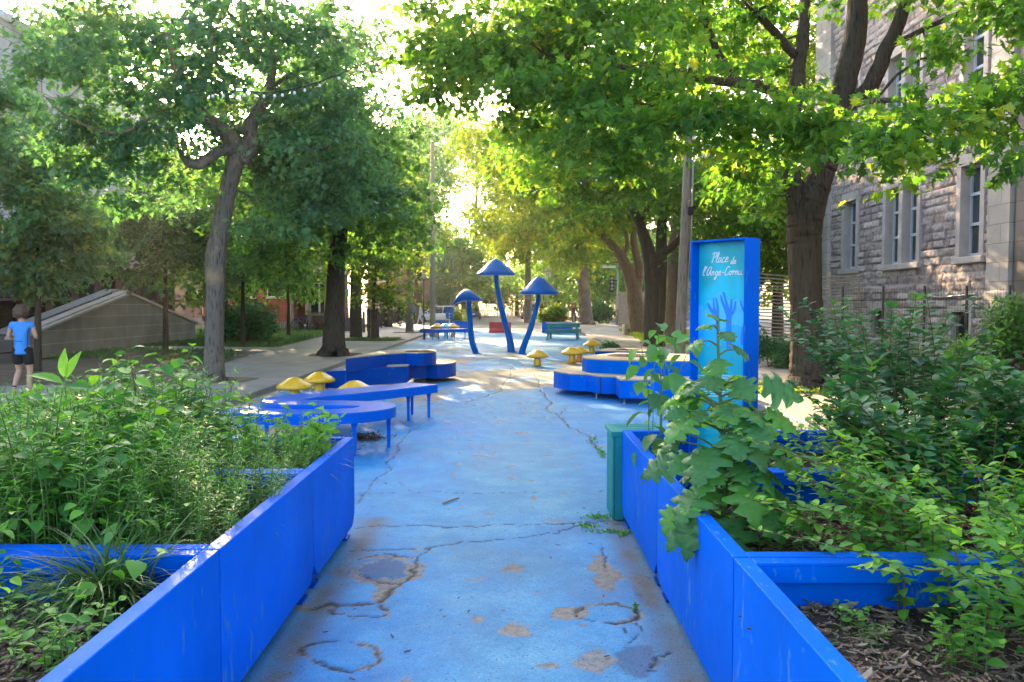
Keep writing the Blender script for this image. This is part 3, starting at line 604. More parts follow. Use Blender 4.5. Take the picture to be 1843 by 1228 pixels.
# ================================================================== brick buildings farther along
M['redbrick'] = brick('red_brick', (.30, .085, .055), (.24, .065, .045), (.22, .17, .14), .42, .14, 'x', .3)
M['redbricky'] = brick('red_brick_side', (.30, .085, .055), (.24, .065, .045), (.22, .17, .14), .42, .14, 'y', .3)
M['tanbrick'] = brick('brown_brick', (.27, .16, .115), (.22, .13, .095), (.2, .16, .13), .42, .14, 'y', .3)
M['tanbrickx'] = brick('brown_brick_front', (.27, .16, .115), (.22, .13, .095), (.2, .16, .13), .42, .14, 'x', .3)
def house(name, label, x0, x1, y0, y1, h, mx, my, face='y', nw=3, floors=2, wz=1.0, wh=1.5, ww=.95, group=None, porch=False, door=True):
    """simple street building; windows on the -y face and on the face towards the street"""
    t = thing(name, label, 'building', ((x0 + x1) / 2, y0, 0), 0, group); off = ((x0 + x1) / 2, y0, 0)
    b = MB(); b.b2((x0, y0, 0), (x1, y1, h)); o = b.build('wall', [my, mx], t, off)
    for p in o.data.polygons:
        if abs(p.normal.y) > .5: p.material_index = 1
    MB().b2((x0 - .15, y0 - .15, h), (x1 + .15, y1 + .15, h + .35), 0, .05).build('cornice', M['surround'], t, off)
    MB().b2((x0 - .06, y0 - .06, 0), (x1 + .06, y1 + .06, .55)).build('plinth', M['kerb'], t, off)
    sx = x1 if (x0 + x1) < 0 else x0; sg = 1 if sx == x1 else -1
    def win(c, axis, z):
        w = MB(); g = MB(); s = MB()
        if axis == 'x':   # on y0 face, c is x
            w.b2((c - ww / 2 - .07, y0 - .05, z - .06), (c - ww / 2, y0 + .02, z + wh + .06)).b2((c + ww / 2, y0 - .05, z - .06), (c + ww / 2 + .07, y0 + .02, z + wh + .06))
            w.b2((c - ww / 2, y0 - .048, z + wh), (c + ww / 2, y0 + .02, z + wh + .06)).b2((c - ww / 2, y0 - .048, z - .06), (c + ww / 2, y0 + .02, z)).b2((c - ww / 2, y0 - .045, z + wh / 2 - .025), (c + ww / 2, y0 + .02, z + wh / 2 + .025))
            g.b2((c - ww / 2, y0 - .02, z), (c + ww / 2, y0 + .01, z + wh)); s.b2((c - ww / 2 - .15, y0 - .12, z - .16), (c + ww / 2 + .15, y0 + .02, z - .06))
        else:
            a, b_ = (sx - .02 * sg, sx + .05 * sg); a, b_ = min(a, b_), max(a, b_)
            w.b2((a, c - ww / 2 - .07, z - .06), (b_, c - ww / 2, z + wh + .06)).b2((a, c + ww / 2, z - .06), (b_, c + ww / 2 + .07, z + wh + .06))
            w.b2((a, c - ww / 2, z + wh), (b_ - .002 * sg, c + ww / 2, z + wh + .06)).b2((a, c - ww / 2, z - .06), (b_ - .002 * sg, c + ww / 2, z)).b2((a, c - ww / 2, z + wh / 2 - .025), (b_ - .005 * sg, c + ww / 2, z + wh / 2 + .025))
            g.b2((min(sx - .01 * sg, sx + .02 * sg), c - ww / 2, z), (max(sx - .01 * sg, sx + .02 * sg), c + ww / 2, z + wh)); s.b2((min(sx - .02 * sg, sx + .12 * sg), c - ww / 2 - .15, z - .16), (max(sx - .02 * sg, sx + .12 * sg), c + ww / 2 + .15, z - .06))
        wo = w.build('window', M['white'], t, off); g.build('pane', M['glass'], wo, off); s.build('sill', M['surround'], wo, off)
    fh = (h - .6) / floors
    nx_ = max(1, int((x1 - x0) / 2.4)) if nw is None else nw
    for f in range(floors):
        for i in range(nx_): win(x0 + (x1 - x0) * (i + .5) / nx_, 'x', wz + f * fh)
        ny_ = max(1, int((y1 - y0) / 2.6))
        for i in range(ny_): win(y0 + (y1 - y0) * (i + .5) / ny_, 'y', wz + f * fh)
    return t
house('brick_hall', 'red brick hall beyond the lawn with bicycles in front', -19, -13.6, 49, 58, 5.2, M['redbrick'], M['redbricky'], nw=3, floors=1, wz=2.1, wh=1.6)
def portico():
    t = thing('portico', 'pale columned entrance porch beside the red brick hall', 'porch', (-12.2, 49.5, 0)); off = (-12.2, 49.5, 0)
    for x in (-13.35, -12.3, -11.2): MB().lathe([(.20, 0), (.20, .15), (.155, .25), (.14, 3.2), (.2, 3.32), (.2, 3.45)], (x, 48.2, 0), 14).build('column', M['polewood'], t, off)
    MB().b2((-13.6, 47.9, 3.45), (-10.6, 52, 3.9), 0, .04).build('roof', M['surround'], t, off)
    MB().b2((-13.58, 50.5, 0), (-10.7, 52, 3.44)).build('wall', M['redbrick'], t, off)
    w = MB().b2((-13.1, 50.44, .9), (-12.98, 50.49, 3.0)).b2((-11.4, 50.44, .9), (-11.28, 50.49, 3.0)).b2((-12.98, 50.44, 2.9), (-11.4, 50.49, 3.0)).b2((-12.98, 50.44, .9), (-11.4, 50.49, 1.0)).b2((-12.25, 50.44, 1.0), (-12.13, 50.485, 2.9)).build('window', M['white'], t, off)
    MB().b2((-12.98, 50.46, 1.0), (-11.4, 50.495, 2.9)).build('pane', M['glass'], w, off)
portico()
house('brick_apartment_block', 'tall brown brick block glimpsed above trees behind the grey annex', -28.5, -15.2, 62, 74, 12, M['tanbrickx'], M['tanbrick'], nw=4, floors=4)
house('corner_townhouse', 'brown brick corner townhouse behind the pedestrian signal', -14.5, -7.9, 80, 88, 9.5, M['tanbrickx'], M['tanbrick'], nw=2, floors=3)
house('far_townhouse', 'brick townhouse beyond the dark canopy, second from the corner', -14.5, -8.3, 92, 104, 9, M['redbrick'], M['redbricky'], nw=2, floors=3)
house('far_townhouse', 'brick townhouse farthest up the street on the sunless side', -14.5, -8.3, 108, 126, 9.5, M['tanbrickx'], M['tanbrick'], nw=2, floors=3)
house('far_townhouse', 'brick townhouse beyond the traffic light on the sunny side', 11, 19, 84, 100, 9, M['tanbrickx'], M['tanbrick'], nw=3, floors=3)
house('far_townhouse', 'farthest brick townhouse behind the trees on the sunny side', 11, 19, 106, 130, 9.5, M['redbrick'], M['redbricky'], nw=3, floors=3)
def canopy():
    t = thing('entrance_canopy', 'dark entrance canopy and doorway between townhouses up the street', 'canopy', (-7.6, 90, 0)); off = (-7.6, 90, 0)
    MB().slab([(-9.6, 3.0), (-6.6, 2.75), (-6.6, 2.95), (-9.6, 3.5)], 'y', 88.3, 91.6).build('roof', M['surround'], t, off)
    MB().b2((-9.5, 91.2, 0), (-6.8, 91.5, 2.85)).build('doorway', M['black'], t, off)
    for x in (-9.3, -6.8): MB().b2((x - .07, 88.4, 0), (x + .07, 88.54, 2.9)).build('post', M['white'], t, off)
canopy()
def board_fence(A, B, h, label, name='board_fence', m='slat', n=22):
    A = Vector(A); B = Vector(B); L = (B - A).length; t = thing(name, label, 'fence', A, math.atan2(B.y - A.y, B.x - A.x))
    for i in range(4): MB().b2((L * i / 3 - .05, .03, 0), (L * i / 3 + .05, .13, h + .05)).build('post', M[m], t)
    b = MB()
    for i in range(n): b.b2((L * i / n, -.01, .05), (L * (i + .93) / n, .02, h + random.uniform(-.03, .03)))
    b.build('boards', M[m], t)
board_fence((7.6, 56.5, 0), (10.2, 55.8, 0), 2.5, 'tall grey board fence behind the leaning tree')
# iron fence by the sidewalk
def iron_fence(A, B, h, label):
    A = Vector(A); B = Vector(B); L = (B - A).length; t = thing('iron_fence', label, 'fence', A, math.atan2(B.y - A.y, B.x - A.x))
    n = int(L / 2.2) + 1
    for i in range(n + 1): MB().b2((L * i / n - .045, -.045, -.05), (L * i / n + .045, .045, h + .06)).build('post', M['black'], t)
    b = MB()
    for z in (.14, h - .16, h - .02): b.b2((0, -.018, z - .02), (L, .018, z + .02))
    x = .12
    while x < L: b.b2((x - .011, -.011, .1), (x + .011, .011, h - .02)); x += .13
    b.build('rail_panel', M['black'], t)
iron_fence(G(553, 596), G(655, 601), 1.15, 'black iron fence across the lawn behind the blue bicycle')
iron_fence((G(662, 598).x, G(662, 598).y, .05), (G(716, 585).x, G(716, 585).y, .05), 1.15, 'black iron fence along the sidewalk towards the walkers')
# ================================================================== blue steel planters
XL, XR, PW = -1.10, .808, 2.7
def planter(name, label, x, sgn, ya, yb, group=None, chipped=False):
    """x: face towards the path; the box runs away from it (sgn -1 = towards -x)"""
    t = thing(name, label, 'planter', (x + sgn * PW / 2, (ya + yb) / 2, 0), 0, group)
    L = yb - ya - .012; hx, hy = PW / 2, L / 2; H, Z0 = .68, .072; k = .07
    ins = -sgn * hx                                # local x of the path face
    def face_poly(w): return [(-w + k, Z0), (w - k, Z0), (w, Z0 + k * 1.1), (w, H - .003), (-w, H - .003), (-w, Z0 + k * 1.1)]
    for s in (-1, 1):
        xa, xb = (s * hx, s * (hx - .028)); MB().slab(face_poly(hy), 'x', min(xa, xb), max(xa, xb)).build('panel', M['blue'], t)
        ya_, yb_ = (s * hy, s * (hy - .028)); MB().slab(face_poly(hx - .03), 'y', min(ya_, yb_), max(ya_, yb_)).build('panel', M['blue'], t)
    r = MB(); w = .062; z0, z1 = H - .014, H
    def ring(inset, wid, za, zb, bev=.003):
        X, Y_ = hx - inset, hy - inset
        r.b2((-X, -Y_, za), (-X + wid, Y_, zb), 0, bev); r.b2((X - wid, -Y_, za), (X, Y_, zb), 0, bev)
        r.b2((-X + wid, -Y_, za), (X - wid, -Y_ + wid, zb), 0, bev); r.b2((-X + wid, Y_ - wid, za), (X - wid, Y_, zb), 0, bev)
    ring(-.001, w, z0, z1); ring(w - .022, .02, H - .075, H - .012)
    r.build('rim', M['blue'], t)
    ft = MB()
    for sx in (-1, 1):
        for sy in (-1, 1):
            f = MB(); f.b2((sx * (hx - .035), sy * (hy - .12) - .04, .012), (sx * (hx - .12), sy * (hy - .12) + .04, Z0 + .03)); f.b2((sx * (hx - .02), sy * (hy - .12) - .06, 0), (sx * (hx - .15), sy * (hy - .12) + .06, .014)); f.build('foot', M['bluedark'], t)
    # soil, slightly heaped
    n = 26; V = []; 
    gx = np.linspace(-hx + .03, hx - .03, 40); gy = np.linspace(-hy + .03, hy - .03, 26); X, Y = np.meshgrid(gx, gy); X = X.ravel(); Y = Y.ravel()
    Z = .50 + .07 * (fbm(X + x * 3, Y + ya * 5, 3, 8, 4) - .45) + .05 * (fbm(X + x * 3, Y + ya * 5, 14, 9, 3) - .5)
    i = np.arange(39)[None] + (np.arange(25) * 40)[:, None]; FA = np.stack([i, i + 1, i + 41, i + 40], -1).reshape(-1, 4)
    mkobj('soil', raw_mesh('soil', np.stack([X, Y, Z], 1), FA, M['soil'], None, True), t)
    return t
yL = [1.55, G(405, 989, .68).y, G(557, 848, .68).y, G(632, 786, .68).y]
yR = [1.50, G(1338, 1003, .68).y, G(1190, 846, .68).y, G(1125, 774, .68).y]
planter('steel_planter', 'blue steel planter with bark mulch and one arching grass clump, mostly bare', XL, -1, yL[0], yL[1])
planter('steel_planter', 'blue steel planter overgrown with weeds, middle of three on the boy side', XL, -1, yL[1], yL[2])
planter('steel_planter', 'blue steel planter crowded with bright herbs, closest to the curved bench', XL, -1, yL[2], yL[3])
planter('steel_planter', 'blue steel planter of dark mulch and berry shrub, nearest on the sign side', XR, 1, yR[0], yR[1])
planter('steel_planter', 'blue steel planter holding the tall large leaved plant', XR, 1, yR[1], yR[2])
planter('steel_planter', 'blue steel planter next to the teal slatted box and around the sign', XR, 1, yR[2], yR[3])
# teal slatted box behind the planter
def slat_box():
    x0, y0 = .742, yR[3] + .008; w, h = .40, .665
    t = thing('slatted_box', 'teal slatted wooden box standing against the end of the blue planter', 'box', (x0 + w / 2, y0 + w / 2, 0))
    for s in (-1, 1):
        for ax in 'xy':
            b = MB()
            for i in range(5):
                a = -w / 2 + .02 + i * (w - .04) / 5; e = a + (w - .04) / 5 - .008
                if ax == 'y': b.b2((a, s * (w / 2 - .018), .01), (e, s * w / 2, h - .04), 0, .003)
                else: b.b2((s * (w / 2 - .018), a, .01), (s * w / 2, e, h - .04), 0, .003)
            b.build('side_slats', M['teal'], t)
    b = MB()
    for i in range(5): a = -w / 2 - .012 + i * (w + .024) / 5; b.b2((-w / 2 - .012, a + .012, h - .038), (w / 2 + .012, a + .012 + (w + .024) / 5 - .008, h), 0, .003)
    b.build('lid', M['teal'], t)
    for sx in (-1, 1):
        for sy in (-1, 1): MB().b2((sx * (w / 2 - .02), sy * (w / 2 - .02), .0), (sx * (w / 2 - .06), sy * (w / 2 - .06), h - .04)).build('corner_post', M['teal'], t)
slat_box()
# ================================================================== sign pylon
def pylon():
    a = W(1243, 434, 5.60); b = W(1343, 427, 5.27); Lf = math.hypot(b.x - a.x, b.y - a.y); ang = math.atan2(b.y - a.y, b.x - a.x)
    top = (a.z + b.z) / 2; z0 = .49; dep = .17; base = Vector(((a.x + b.x) / 2, (a.y + b.y) / 2, z0)); h = top - z0
    t = thing('welcome_sign', 'tall blue boxed sign with turquoise tree poster in the planter', 'sign', base, ang)
    rec = .085; X = Lf / 2; th = .012
    MB().b2((-X, 0, 0), (-X + th, dep, h)).build('side_panel', M['blue'], t)
    MB().b2((X - th, 0, 0), (X, dep, h)).build('side_panel', M['blue'], t)
    MB().b2((-X + th, 0, h - th), (X - th, dep, h - .001)).b2((-X + th, .001, 0), (X - th, dep - .001, .02)).build('end_panel', M['blue'], t)
    MB().b2((-X + th, rec, .02), (X - th, rec + .02, h - th)).build('backing', M['blue'], t)
    MW = Matrix.Translation(base) @ Matrix.Rotation(ang, 4, 'Z'); inv = MW.inverted()
    o_ = inv @ Vector((0, 0, EYE))
    def P(px, py, lift=.001):
        d = inv.to_3x3() @ ray(px, py); y = rec - lift; k = (y - o_.y) / d.y; return (o_.x + d.x * k, y, o_.z + d.z * k)
    px5 = lambda x, y: (1180 + x / 3.232, 380 + y / 3.232)
    def poly(name, pts, m, lift, par, conv=px5):
        b = MB(); q = [P(*conv(*p), lift) for p in pts]; q = [(max(-X + th + .001, min(X - th - .001, x)), y, z) for x, y, z in q]
        b.add(q, [tuple(range(len(q) - 1, -1, -1))]); return b.build(name, m, par)
    X_ = X - th - .0005; y = rec - .0006
    b = MB(); b.add([(-X_, y, .021), (X_, y, .021), (X_, y, h - th - .001), (-X_, y, h - th - .001)], [(0, 1, 2, 3)]); pn = b.build('poster', M['poster'], t)
    A = [(200, 620), (232, 600), (238, 555), (255, 545), (272, 552), (285, 572), (300, 566), (297, 520), (318, 514), (328, 530), (338, 492), (348, 488), (350, 508), (356, 490), (373, 462), (378, 458), (383, 478), (392, 470), (404, 478), (405, 505), (416, 500), (422, 520), (440, 500), (452, 520), (462, 522), (470, 500), (480, 515), (500, 520), (512, 545), (545, 560), (545, 800), (200, 800)]
    poly('pale_trees', A, M['p_sky'], .0015, pn)
    poly('lower_field', [(200, 690), (235, 640), (262, 655), (300, 700), (330, 668), (380, 690), (440, 660), (480, 665), (545, 690), (545, 860), (200, 860)], M['p_mid'], .0022, pn)
    poly('meadow', [(200, 830), (235, 790), (270, 760), (300, 790), (330, 770), (370, 790), (400, 760), (450, 800), (490, 790), (545, 780), (545, 1300), (200, 1300)], M['p_turq'], .0028, pn)
    def branch(pts, ws, lift=.0036):
        q = catmull([Vector((p[0], p[1], 0)) for p in pts], 5); n = len(q); L = []; R_ = []
        for i, p in enumerate(q):
            d = (q[min(i + 1, n - 1)] - q[max(i - 1, 0)]).normalized(); s = ws[0] + (ws[1] - ws[0]) * i / (n - 1); L.append((p.x - d.y * s, p.y + d.x * s)); R_.append((p.x + d.y * s, p.y - d.x * s))
        b = MB(); vs = [P(*px5(*a), lift) for a in L] + [P(*px5(*a), lift) for a in R_]
        vs = [(max(-X + th + .001, min(X - th - .001, x)), y_, z) for x, y_, z in vs]
        b.add(vs, [(i, i + 1, n + i + 1, n + i) for i in range(n - 1)]); return b
    trees = [[([(427, 800), (425, 700), (426, 600)], (16, 15)), ([(422, 615), (405, 570), (385, 520), (380, 490)], (10, 4)), ([(428, 600), (412, 540), (398, 490), (392, 470)], (9, 3)), ([(428, 610), (438, 560), (440, 510)], (9, 4)), ([(430, 615), (455, 575), (463, 525)], (8, 3))],
             [([(365, 700), (360, 650), (355, 600)], (9, 11)), ([(355, 612), (320, 570), (302, 535)], (14, 4)), ([(352, 610), (340, 560), (336, 505)], (8, 3)), ([(358, 605), (360, 560), (350, 505)], (8, 3))],
             [([(507, 780), (505, 720), (520, 650)], (12, 9)), ([(525, 600), (503, 560), (492, 520)], (8, 3))]]
    for tr in trees:
        bb = MB()
        for k, (p, w_) in enumerate(tr):
            q = branch(p, w_, .0036 + .0004 * k); bb.add(q.v, q.f)
        bb.build('blue_tree', M['p_tree'], pn)
    for i in range(10):      # small print
        yy = 955 + i * 13.2
        b = MB(); x = 245
        b2 = branch([(x, yy), (375, yy + 3), (505, yy + 6 + (0 if i not in (4,) else 0))], (2.0, 2.0), .0036); b2.build('small_print', M['p_white'], pn)
    # handwriting
    gl = {'P': [[(.10, 0), (.22, .5), (.32, 1)], [(.05, .86), (.3, 1.04), (.62, .95), (.62, .72), (.42, .55), (.2, .56)]], 'l': [[(.02, .12), (.2, .55), (.3, .95), (.22, 1.02), (.12, .75), (.06, .25), (.14, .02), (.28, .08)]],
          'a': [[(.38, .42), (.2, .48), (.04, .25), (.1, .03), (.25, .08), (.38, .4)], [(.4, .46), (.34, .12), (.42, .0), (.55, .08)]], 'c': [[(.38, .42), (.22, .48), (.05, .25), (.1, .03), (.28, 0), (.45, .1)]],
          'e': [[(.06, .2), (.28, .28), (.36, .42), (.24, .5), (.07, .3), (.08, .06), (.24, 0), (.45, .12)]], 'd': [[(.36, .4), (.2, .46), (.04, .22), (.1, .02), (.25, .08), (.38, .42)], [(.55, 1.0), (.42, .5), (.36, .1), (.44, 0), (.55, .06)]],
          "'": [[(.12, 1.0), (.04, .74)]], 'A': [[(.62, .95), (.38, .98), (.1, .55), (.05, .1), (.2, 0), (.42, .3), (.64, .95)], [(.66, .98), (.56, .4), (.58, .04), (.72, .06)]],
          'n': [[(.04, .46), (.06, 0)], [(.06, .2), (.2, .46), (.32, .42), (.32, .08), (.46, .04)]], 'g': [[(.4, .42), (.22, .48), (.06, .25), (.14, .04), (.3, .12), (.42, .44)], [(.42, .45), (.3, -.15), (.1, -.5), (0, -.4), (.2, -.15), (.5, .1)]],
          '-': [[(.05, .3), (.42, .33)]], 'C': [[(.62, .86), (.5, 1.02), (.28, .85), (.08, .4), (.1, .06), (.3, -.04), (.55, .16)]], 'o': [[(.26, .46), (.06, .3), (.08, .03), (.28, .02), (.38, .28), (.26, .46), (.46, .4)]],
          'r': [[(.02, .3), (.14, .48), (.14, .0)], [(.14, .22), (.28, .44), (.4, .42)]], 'u': [[(.06, .46), (.04, .12), (.16, 0), (.34, .14), (.4, .46)], [(.4, .46), (.38, .1), (.48, 0), (.6, .1)]]}
    adv = {'P': .62, 'l': .3, 'a': .5, 'c': .42, 'e': .44, 'd': .56, "'": .24, 'A': .76, 'n': .5, 'g': .5, '-': .5, 'C': .62, 'o': .46, 'r': .42, 'u': .56}
    def write(txt, p0, p1, hgt, name):
        wid = sum(adv[c] for c in txt); a = Vector(P(*p0, .004)); b_ = Vector(P(*p1, .004)); d = (b_ - a); sx = d.length / wid; dn = d.normalized()
        b = MB(); x = 0; upv = Vector((0, 0, 1))
        for ch in txt:
            for st in gl[ch]:
                q = catmull([Vector((p[0], p[1], 0)) for p in st], 5) if len(st) > 2 else [Vector((p[0], p[1], 0)) for p in st]
                q3 = [a + dn * ((x + p.x + .16 * p.y) * sx) + upv * (p.y * hgt) for p in q]
                n = len(q3); vs = []
                for i, p in enumerate(q3):
                    e = (q3[min(i + 1, n - 1)] - q3[max(i - 1, 0)]).normalized(); nn = Vector((-e.z, 0, e.x)); wv = .0027 * (1 + .35 * abs(e.z))
                    vs += [p + nn * wv, p - nn * wv]
                b.add(vs, [(2 * i, 2 * i + 1, 2 * i + 3, 2 * i + 2) for i in range(n - 1)])
            x += adv[ch]
        b.build(name, M['p_white'], pn)
    cv = lambda x, y: (1225 + x / 8.77, 420 + y / 8.77)
    write('Place', cv(482, 470), cv(752, 452), .068, 'lettering'); write('de', cv(786, 484), cv(872, 478), .046, 'lettering')
    write("l'", cv(342, 672), cv(412, 668), .062, 'lettering'); write("Ange-Cornu", cv(408, 668), cv(968, 653), .058, 'lettering')
    for zz in (.3, .9, 1.3): MB().lathe([(.008, 0), (.008, .006)], (0, 0, 0), 8)
def poster_mat():
    m, nt, out = mat('sign_poster'); n = N(nt); v = coords(n); sp = n('ShaderNodeSeparateXYZ'); n.l(v, sp.inputs[0])
    f = noise(n, coords(n, (5, 5, 2.2)), 1.3, 1.5, .4); c = ramp(n, f, [(.42, (.0, .42, .50)), (.5, (.0, .50, .60)), (.6, (.0, .58, .80))])
    p = n('ShaderNodeBsdfPrincipled', Roughness=.45); n.l(c, p.inputs['Base Color']); n.l(p.outputs[0], out.inputs[0]); return m
M['poster'] = poster_mat()
M['p_sky'] = simple('poster_pale_blue', (.06, .58, 1.0), .45, .06, 12, bmp=0); M['p_mid'] = simple('poster_mid_blue', (.0, .48, .95), .45, .06, 12, bmp=0); M['p_turq'] = simple('poster_turquoise', (.0, .46, .62), .45, .1, 9, bmp=0)
M['p_tree'] = simple('poster_tree_blue', (.01, .22, .85), .45, .05, 12, bmp=0); M['p_white'] = simple('poster_white', (.8, .82, .82), .5, .03, 12, bmp=0)
pylon()
# ================================================================== serpentine bench
def ribbon_bench(name, label, ctr, wid, z, th, legs, m, cap=False, group=None, joints=()):
    q = catmull([Vector((p[0], p[1], 0)) for p in ctr], 10); n = len(q); L = []; Rr = []
    wd = np.interp(np.linspace(0, 1, n), np.linspace(0, 1, len(wid)), wid)
    for i, p in enumerate(q):
        d = (q[min(i + 1, n - 1)] - q[max(i - 1, 0)]).normalized(); L.append(p + Vector((-d.y, d.x, 0)) * wd[i] / 2); Rr.append(p - Vector((-d.y, d.x, 0)) * wd[i] / 2)
    c0 = sum(q, Vector((0, 0, 0))) / n; t = thing(name, label, 'bench', (c0.x, c0.y, 0), 0, group); c0.z = 0
    b = MB(); vs = []
    for zz in (z, z - .004): pass
    ringz = [(z - th, 0), (z - .008, 0), (z, .008)]
    rows = []
    for i in range(n):
        l, r = L[i] - c0, Rr[i] - c0; d = (l - r).normalized()
        rows.append([(l.x, l.y, z - th), (l.x, l.y, z - .008), (l.x - d.x * .008, l.y - d.y * .008, z), (r.x + d.x * .008, r.y + d.y * .008, z), (r.x, r.y, z - .008), (r.x, r.y, z - th)])
    vs = [p for r in rows for p in r]; fs = []
    for i in range(n - 1):
        for k in range(6): j = (k + 1) % 6; fs.append((i * 6 + k, i * 6 + j, (i + 1) * 6 + j, (i + 1) * 6 + k))
    fs.append(tuple(range(5, -1, -1))); e = (n - 1) * 6; fs.append(tuple(e + k for k in range(6)))
    b.add(vs, fs); b.build('seat', m, t)
    for i in joints:
        l, r = L[i] - c0, Rr[i] - c0; d = (q[i + 1] - q[i]).normalized() * .008
        b = MB(); b.add([(l.x - d.x, l.y - d.y, z + .0015), (l.x + d.x, l.y + d.y, z + .0015), (r.x + d.x, r.y + d.y, z + .0015), (r.x - d.x, r.y - d.y, z + .0015)], [(0, 1, 2, 3)]); b.build('joint_strip', M['steel'], t)
    for (x, y) in legs:
        lx, ly = x - c0.x, y - c0.y; b = MB()
        prof = [(.034, .015, 0), (.038, .018, .15), (.044, .02, z - th - .05), (.075, .024, z - th + .002)]
        vs = []
        for (a, w_, zz) in prof: vs += [(lx - a / 2, ly - w_, zz), (lx + a / 2, ly - w_, zz), (lx + a / 2, ly + w_, zz), (lx - a / 2, ly + w_, zz)]
        fs = [(i * 4 + k, i * 4 + (k + 1) % 4, i * 4 + 4 + (k + 1) % 4, i * 4 + 4 + k) for i in range(3) for k in range(4)] + [(3, 2, 1, 0)]
        b.add(vs, fs); b.build('leg', m, t)
    return t
ribbon_bench('curved_bench', 'large serpentine blue bench on slim legs near the overgrown planter', [(-1.28, 11.35), (-1.5, 11.02), (-1.80, 10.72), (-2.25, 10.22), (-2.62, 9.78), (-2.72, 9.4), (-2.45, 9.16), (-1.98, 9.12), (-1.58, 9.0), (-1.50, 8.72), (-1.72, 8.45), (-2.15, 8.35), (-2.75, 8.42), (-3.1, 8.55)],
             [.55, .5, .62, .62, .5, .48, .45, .45, .40, .40, .38, .40, .42, .42], .47, .115, [(-1.17, 11.15), (-1.42, 10.86), (-1.38, 8.86), (-1.66, 8.34), (-2.9, 9.35), (-2.95, 8.3), (-1.45, 11.5), (-2.3, 10.5)], M['bluebench'], joints=(42, 63))
# leaf litter by the bench leg
# ================================================================== mushroom stools
def stool(name, label, loc, m, r=.26, h=.46, rz=0, group='mushroom stools', tall=1.0, cat='stool'):
    t = thing(name, label, cat, loc, rz, group)
    MB().lathe([(.02, 0), (.105, 0), (.10, .06), (.085, .18), (.085, h - .12)], (0, 0, 0), 18).build('stem', m, t)
    k = r
    MB().lathe([(.05 * k, h - .150), (.45 * k, h - .158), (.86 * k, h - .15), (.98 * k, h - .13), (1.0 * k, h - .11), (.97 * k, h - .09), (.82 * k, h - .055), (.62 * k, h - .03 * tall), (.46 * k, h + .005 * tall), (.32 * k, h + .038 * tall), (.16 * k, h + .055 * tall), (.02 * k, h + .06 * tall)], (0, 0, 0), 32, wob=.03).build('cap', m, t)
    return t
S0 = stool('mushroom_stool', 'yellow mushroom stool directly behind the curved bench, nearest the sidewalk kerb', (G(559, 712).x, 12.9, 0), M['yellow'], h=.375, r=.285, tall=.75)
def more(label, px, py, rz, sc=1): p = G(px, py); return dup(S0, (p.x, p.y, 0), rz, label, None, sc)
o = dup(S0, (-3.4, 14.0, 0), 1.1, 'yellow mushroom stool half hidden behind a nearer yellow stool by the kerb')
o = dup(S0, (-2.45, 12.35, 0), 2.3, 'low yellow mushroom stool between curved bench and dark blue planter box')
more('yellow mushroom stool standing alone at the foot of the blue sculptures', 967, 659, .6)
more('yellow mushroom stool in front of its half hidden twin by the wooden topped planter', 1029, 654, 1.7, 1.06)
more('orange lit yellow mushroom stool touching the wooden topped planter, hidden by another', 1043, 651, 2.9, 1.0)
more('yellow mushroom stool behind the wooden topped planter, nearest the picnic table', 1065, 636, 3.8, 1.05)
# ================================================================== blue mushroom sculptures
def sculpture(name, label, stem, Y, capf, rads):
    pts = [W(px, py, Y) for px, py in stem]; base = G(stem[-1][0], stem[-1][1]); pts[-1].z = 0
    t = thing(name, label, 'sculpture', (base.x, Y, 0)); off = Vector((base.x, Y, 0))
    q = catmull(pts[::-1], 6); rr = np.interp(np.linspace(0, 1, len(q)), np.linspace(0, 1, len(rads)), rads)
    MB().tube(q, list(rr), 18).build('stem', M['bluemush'], t, off)
    MB().lathe([(.001, -.0), (rr[0] * 1.6, 0), (rr[0] * 1.6, .015), (.001, .02)], (q[0].x, q[0].y, 0), 18).build('base_plate', M['bluemush'], t, off)
    capf(t, off); return t
s = 26.7 / F
def cap_cone(cx, top, bot, x0, x1, Y, tip=0.0):
    def f(t, off):
        c = W(cx, bot, Y); k = Y / F; r = (x1 - x0) / 2 * k; H = (bot - top) * k; mid = W((x0 + x1) / 2, bot, Y)
        b = MB(); prof = [(.05, .10), (.55, .03), (.86, -.02), (.96, .0), (1.0, .06), (.98, .13), (.87, .24), (.68, .43), (.47, .65), (.32, .81), (.2, .92), (.09, .985), (.01, 1)]
        b.lathe([(a * r, z * H) for a, z in prof], (mid.x, Y, mid.z), 40, wob=.015)
        for i, v in enumerate(b.v):
            kk = (v[2] - mid.z) / H; b.v[i] = (v[0] + (c.x - mid.x) * max(0, kk) ** 1.2, v[1], v[2])
        b.build('cap', M['bluemush'], t, off)
    return f
sculpture('mushroom_sculpture', 'tallest blue mushroom sculpture with pointed conical cap, middle of the three', [(893, 490), (894, 510), (900, 545), (908, 577), (916.5, 607), (920.5, 634.5)], 26.7, cap_cone(892, 466, 496, 858, 927.5, 26.7), [.135, .115, .10, .088, .08, .075])
sculpture('mushroom_sculpture', 'blue mushroom sculpture with broad conical cap leaning over the yellow stools', [(969, 524), (968, 542), (963, 563), (954.5, 592), (943, 622), (938.6, 638)], 25.6, cap_cone(970, 498, 530, 935.5, 1005.5, 25.6), [.11, .10, .095, .085, .075, .07])
